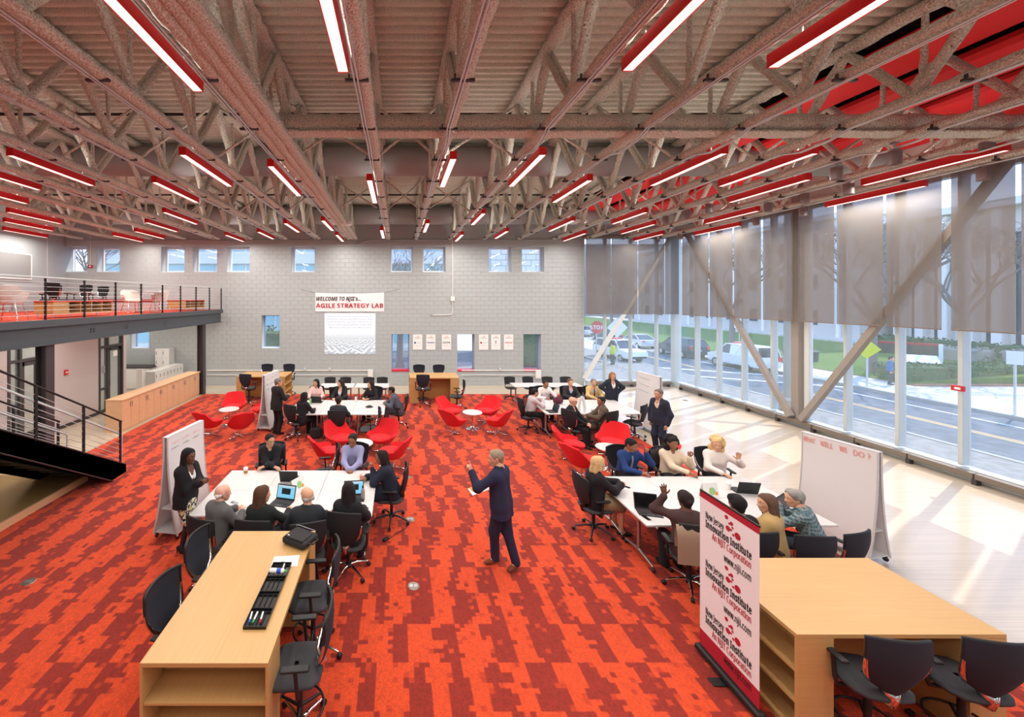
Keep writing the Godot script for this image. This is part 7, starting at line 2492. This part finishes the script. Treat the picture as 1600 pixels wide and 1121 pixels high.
func build_street() -> void:
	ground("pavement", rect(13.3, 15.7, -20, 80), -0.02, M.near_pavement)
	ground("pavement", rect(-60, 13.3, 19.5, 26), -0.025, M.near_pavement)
	ground("road", rect(15.7, 21.4, -30, 110), -0.1, M.asphalt)
	ground("road", rect(-60, 15.7, 26, 32), -0.12, M.asphalt)
	ground("kerb", rect(21.4, 21.6, -30, 110), 0.02, M.kerb)
	ground("kerb", rect(15.55, 15.7, -20, 26), 0.0, M.kerb)
	ground("pavement", rect(21.6, 24.4, -30, 110), 0.0, M.pavement)
	ground("pavement", rect(24.4, 60, -30, 19.2), -0.01, M.pavement)
	for k in 12:
		ground("pavement_joint", rect(21.6, 39.0, 2.0 + k * 1.5, 2.02 + k * 1.5), 0.003, M.kerb, 0.01)
	ground("pavement", rect(-60, 80, 32, 140), -0.06, M.pavement)
	var lw := mb()
	lw.T = Transform3D(Basis.from_scale(Vector3.ONE * K), Vector3(0, -0.984, 0))
	lw.quad(Vector3(24.4, 0.05, -19.2), Vector3(36.5, 0.75, -19.2), Vector3(36.5, 0.75, -75), Vector3(24.4, 0.05, -75))
	lw.quad(Vector3(24.4, -0.1, -19.2), Vector3(36.5, -0.1, -19.2), Vector3(36.5, 0.75, -19.2), Vector3(24.4, 0.05, -19.2))
	tag(put("lawn", lw.mesh(), M.lawn, self), "", "", "", "structure")
	ground("footpath", rect(35.0, 37.5, 19.2, 75), 0.8, M.pavement)
	ground("mulch_bed", rect(24.2, 39.0, 18.7, 19.6), 0.03, M.mulch)
	# road paint
	for q in [[15.95, 16.05, M.paint_white], [18.02, 18.12, M.paint_yellow], [18.22, 18.3, M.paint_yellow], [20.15, 20.25, M.paint_white]]:
		ground("road_marking", rect(q[0], q[1], 4, 18.5), -0.09, q[2], 0.02)
		ground("road_marking", rect(q[0], q[1], 24, 80), -0.09, q[2], 0.02)
	for d in [20.0, 22.6]:
		ground("road_marking", PackedVector2Array([Vector2(15.9, d + 1.6), Vector2(21.2, d - 1.2), Vector2(21.2, d - 0.9), Vector2(15.9, d + 1.9)]), -0.09, M.paint_white, 0.02)
	# cars
	var vn := car("white van with roof light parked at the far kerb", "van", M.car_white, S(20.7, 24.1, -0.1), 180)
	bx("roof_light", Vector3(0, 1.92, 0.2), Vector3(0.9, 0.1, 0.25), M.tail_red, vn, 0.03)
	bx("rear_window", Vector3(0, 1.42, -2.19), Vector3(1.1, 0.4, 0.04), M.glass_dark, vn, 0.01)
	car("dark hatchback parked behind the white van, red tail lights", "suv", M.car_dark, S(20.7, 29.3, -0.1), 180)
	car("silver estate car parked at the far kerb, third from the white van", "sedan", M.car_silver, S(20.7, 34.6, -0.1), 180)
	car("dark sedan parked at the far kerb, fourth in the row", "sedan", M.car_dark, S(20.7, 39.8, -0.1), 180)
	car("silver car parked at the far kerb, fifth in the row", "sedan", M.car_silver, S(20.7, 45.2, -0.1), 180)
	car("dark blue car farthest away by the stop sign", "suv", M.car_blue, S(20.5, 52.0, -0.1), 180)
	var pc := car("white emergency car facing the hall beyond the corner glass", "suv", M.car_white, S(15.2, 27.6, -0.1), 8)
	bx("light_bar", Vector3(0, 1.78, -0.4), Vector3(1.1, 0.12, 0.3), M.tail_red, pc, 0.03)
	# signs, poles
	var ss := post_sign("stop_sign", "red octagonal stop sign seen through the corner glass", S(11.75, 23.7), 2.4, ngon(8, 0.4, 0.5), M.sign_red)
	letters("lettering", "STOP", 0.24, M.paper, ss, Vector3(0, 2.4, 0.064), 0, true)
	post_sign("road_sign", "white diamond road sign beside the stop sign", S(13.35, 24.4), 2.35, ngon(4, 0.62), M.paper)
	var ys := post_sign("road_sign", "yellow diamond road sign on the far pavement by the lawn", S(22.1, 18.85), 1.75, ngon(4, 0.48), M.sign_yellow, -70)
	ys.name = "road_sign_yellow"
	post_sign("parking_sign", "white parking sign on the far pavement at the right", S(21.9, 14.2), 2.0, PackedVector2Array([Vector2(-0.17, -0.24), Vector2(0.17, -0.24), Vector2(0.17, 0.24), Vector2(-0.17, 0.24)]), M.paper, -60)
	var ns := post_sign("parking_sign", "white and red parking sign on the lawn by the van", S(25.6, 30.0, 0.1), 2.2, PackedVector2Array([Vector2(-0.3, -0.4), Vector2(0.3, -0.4), Vector2(0.3, 0.4), Vector2(-0.3, 0.4)]), M.paper, -40)
	bx("red_band", Vector3(0, 2.25, 0.065), Vector3(0.5, 0.14, 0.01), M.sign_red, ns, 0.0)
	var lp := thing("street_pole", "tall pale street pole with a red flag near the tan column", "pole", S(14.25, 14.6))
	lp.scale = Vector3.ONE * K
	put("pole", mb().tube([Vector3(0, -0.02, 0), Vector3(0, 9.0, 0)], [0.15, 0.11], 12).mesh(), M.kerb, lp)
	put("base", mb().cyl(Vector3(0, 0, 0), 0.3, 0.5, 12, 0.08).mesh(), M.kerb, lp)
	bx("flag", Vector3(0.42, 3.7, 0), Vector3(0.6, 1.5, 0.03), M.sign_red, lp, 0.004)
	bx("arm", Vector3(0.4, 4.5, 0), Vector3(0.7, 0.04, 0.04), M.steel_dark, lp, 0.004)
	for k in 2:
		var o := thing("litter_bin", ["dark litter bin on the lawn edge, left of two", "dark litter bin on the lawn edge, right of two"][k], "bin", S(25.2 + k * 0.9, 25.8 - k * 0.6, 0.06))
		put("body", mb().lathe([Vector2(0.0001, 0), Vector2(0.3, 0), Vector2(0.38, 0.85), Vector2(0.0001, 0.86)], 14).mesh(), M.bin_dark, o)
		put("lid", mb().lathe([Vector2(0.4, 0.84), Vector2(0.4, 0.9), Vector2(0.2, 0.98), Vector2(0.0001, 0.98)], 14).mesh(), M.bin_dark, o)
	var mb1 := thing("name_board", "low dark red name board on white posts before the stone building", "sign", S(30.0, 23.6, 0.36), -50)
	mb1.scale = Vector3.ONE * K
	bx("board", Vector3(0, 0.75, 0), Vector3(2.3, 0.6, 0.12), M.steel_dark, mb1, 0.01)
	bx("band", Vector3(0, 1.1, 0), Vector3(2.3, 0.12, 0.13), M.ink_red, mb1, 0.005)
	for s in [-1, 1]: bx("post", Vector3(s * 1.2, 0.55, 0), Vector3(0.16, 1.2, 0.18), M.paper, mb1, 0.01)
	var inf := thing("information_panel", "slanted white information panel on a post by the hedge", "sign", S(27.0, 20.7, 0.2), -40)
	inf.scale = Vector3.ONE * K
	put("post", mb().box(Vector3(0, 0.35, 0), Vector3(0.2, 0.7, 0.14), 0.01).mesh(), M.steel_dark, inf)
	var ip := put("panel", mb().box(Vector3.ZERO, Vector3(1.2, 0.05, 0.7), 0.01).mesh(), M.paper, inf, Vector3(0, 0.78, 0.05))
	ip.rotation.x = 0.5
	# planting
	for k in 4: leafy("hedge", "clipped green hedge along the plaza, %s from the left" % WORD[k], "hedge", S(25.6 + 2.9 * k, 19.9 + 0.12 * k, 0.02), Vector3(2.9, 0.85, 1.1), M.hedge, 900, 0.09)
	for k in 3: leafy("shrub_row", "greyish shrubs before the stone building, %s from the left" % WORD[k], "shrub", S(33.0 + 1.2 * k, 23.5 - 2.2 * k, 0.4), Vector3(1.6, 0.9, 2.2), M.shrub_pale, 500, 0.1)
	for k in 3: leafy("hedge", "dark green hedge close to the stone building, %s from the left" % WORD[k], "hedge", S(35.4, 28.5 - 3.2 * k, 0.6), Vector3(1.3, 0.9, 3.1), M.hedge, 500, 0.1)
	tree("bare tree with pale trunk on the lawn behind the white van", S(25.7, 30.8, 0.1), 10.0, 0.2)
	tree("bare tree on the lawn beside the yellow road sign", S(25.6, 21.6, 0.1), 9.5, 0.2)
	tree("bare tree among the shrubs before the stone building", S(31.2, 22.1, 0.4), 9.0, 0.15)
	tree("bare tree by the far stone corner beyond the stop sign", S(24.5, 46.0), 9.5, 0.2)
	tree("bare tree outside the leftmost red-silled window", S(0.1, 24.0, -0.03), 8.0, 0.22)
	tree("bare tree outside the two leftmost high windows", S(-20.5, 25.0, -0.03), 10.5, 0.2)
	leafy("green_bush", "green bush outside the rightmost red-silled window", "bush", S(7.6, 24.6, -0.02), Vector3(2.4, 2.4, 1.4), M.hedge, 1300, 0.1)
	leafy("green_bush", "green bush outside the left middle window", "bush", S(-7.2, 22.5, -0.035), Vector3(2.6, 2.6, 1.6), M.hedge, 1300, 0.1)
	# buildings
	var sb := thing("stone_building", "pale stone building with narrow upright windows across the street", "building", S(39.0, 18.0))
	sb.scale = Vector3.ONE * K
	bx("wall", Vector3(5.6, 5.2, 0), Vector3(10, 10.6, 28), M.stone, sb, 0.02)
	bx("plinth", Vector3(0.5, 0.35, 0), Vector3(0.3, 0.9, 28.2), M.stone_grey, sb, 0.02)
	bx("cornice", Vector3(0.3, 10.3, 0), Vector3(1.2, 0.5, 28.3), M.stone, sb, 0.03)
	for k in 21:
		var z := -13.3 + k * 1.3
		put("pilaster", mb().box(Vector3(0.32, 5.2, z), Vector3(0.62, 9.6, 0.5), 0.03).mesh(), M.stone, sb)
		if k < 20: put("window", mb().box(Vector3(0.6, 4.6, z + 0.65), Vector3(0.06, 7.6, 0.36), 0.01).mesh(), M.glass_dark, sb)
	var bb := thing("beige_building", "long beige building behind the lawn across the street", "building", S(37.5, 48.0))
	bb.scale = Vector3.ONE * K
	bx("wall", Vector3(6.0, 5.5, 0), Vector3(12, 11.2, 31), M.stone_grey, bb, 0.02)
	bx("parapet", Vector3(5.9, 11.2, 0), Vector3(12.4, 0.5, 31.4), M.stone, bb, 0.02)
	for k in 9:
		bx("rib", Vector3(-0.08, 5.5, -14 + k * 3.5), Vector3(0.2, 11, 0.25), M.stone, bb, 0.01)
		for r in 3: put("window", mb().box(Vector3(-0.01, 2.4 + 3.2 * r, -12.2 + k * 3.0), Vector3(0.06, 1.3, 0.9), 0.01).mesh(), M.glass_dark, bb)
	var tb := thing("apartment_block", "big grey apartment block far beyond the corner glass", "building", S(46.0, 88.0))
	tb.scale = Vector3.ONE * K
	bx("wall", Vector3(0, 7.6, 0), Vector3(24, 15.4, 12), M.tower, tb, 0.03)
	bx("wing", Vector3(-14, 6.6, 2), Vector3(8, 13.2, 10), M.tower, tb, 0.03)
	for r in 4:
		for k in 9:
			put("window", mb().box(Vector3(-16.5 + k * 3.3, 3.2 + 3.2 * r, 6.02 + (1.02 if k < 2 else 0.0)), Vector3(1.6, 1.5, 0.08), 0.02).mesh(), M.tower_window, tb)
	var gb := thing("glass_building", "pale building with teal glass behind the hall", "building", S(-10.5, 34.0))
	gb.scale = Vector3.ONE * K
	bx("wall", Vector3(0, 6, -3), Vector3(30, 12.4, 6), M.stone, gb, 0.02)
	for r in 3:
		bx("band", Vector3(0, 3.6 + 3.9 * r, 0.1), Vector3(30, 0.9, 0.3), M.paper, gb, 0.01)
		for k in 12: put("window", mb().box(Vector3(-13.7 + k * 2.5, 5.6 + 3.9 * r - 3.9, 0.04), Vector3(2.3, 2.7, 0.1), 0.01).mesh(), M.teal_glass, gb)
	var qb := thing("block_building", "cream stone block building outside the two rightmost high windows", "building", S(8.6, 28.0))
	qb.scale = Vector3.ONE * K
	bx("wall", Vector3(0, 5, -2), Vector3(4.2, 10, 3.9), M.stone_grey, qb, 0.02)
	var y := 0.0
	var r := 0
	while y < 10.0:
		var x := -2.1 - (0.35 if r % 2 else 0.0)
		while x < 2.1:
			var a := maxf(x, -2.1)
			var b := minf(x + 0.7, 2.1)
			if b - a > 0.05: bx("stone_block", Vector3((a + b) / 2, y + 0.2, 0.0), Vector3(b - a - 0.02, 0.38, 0.1), M.stone, qb, 0.02)
			x += 0.7
		y += 0.4
		r += 1
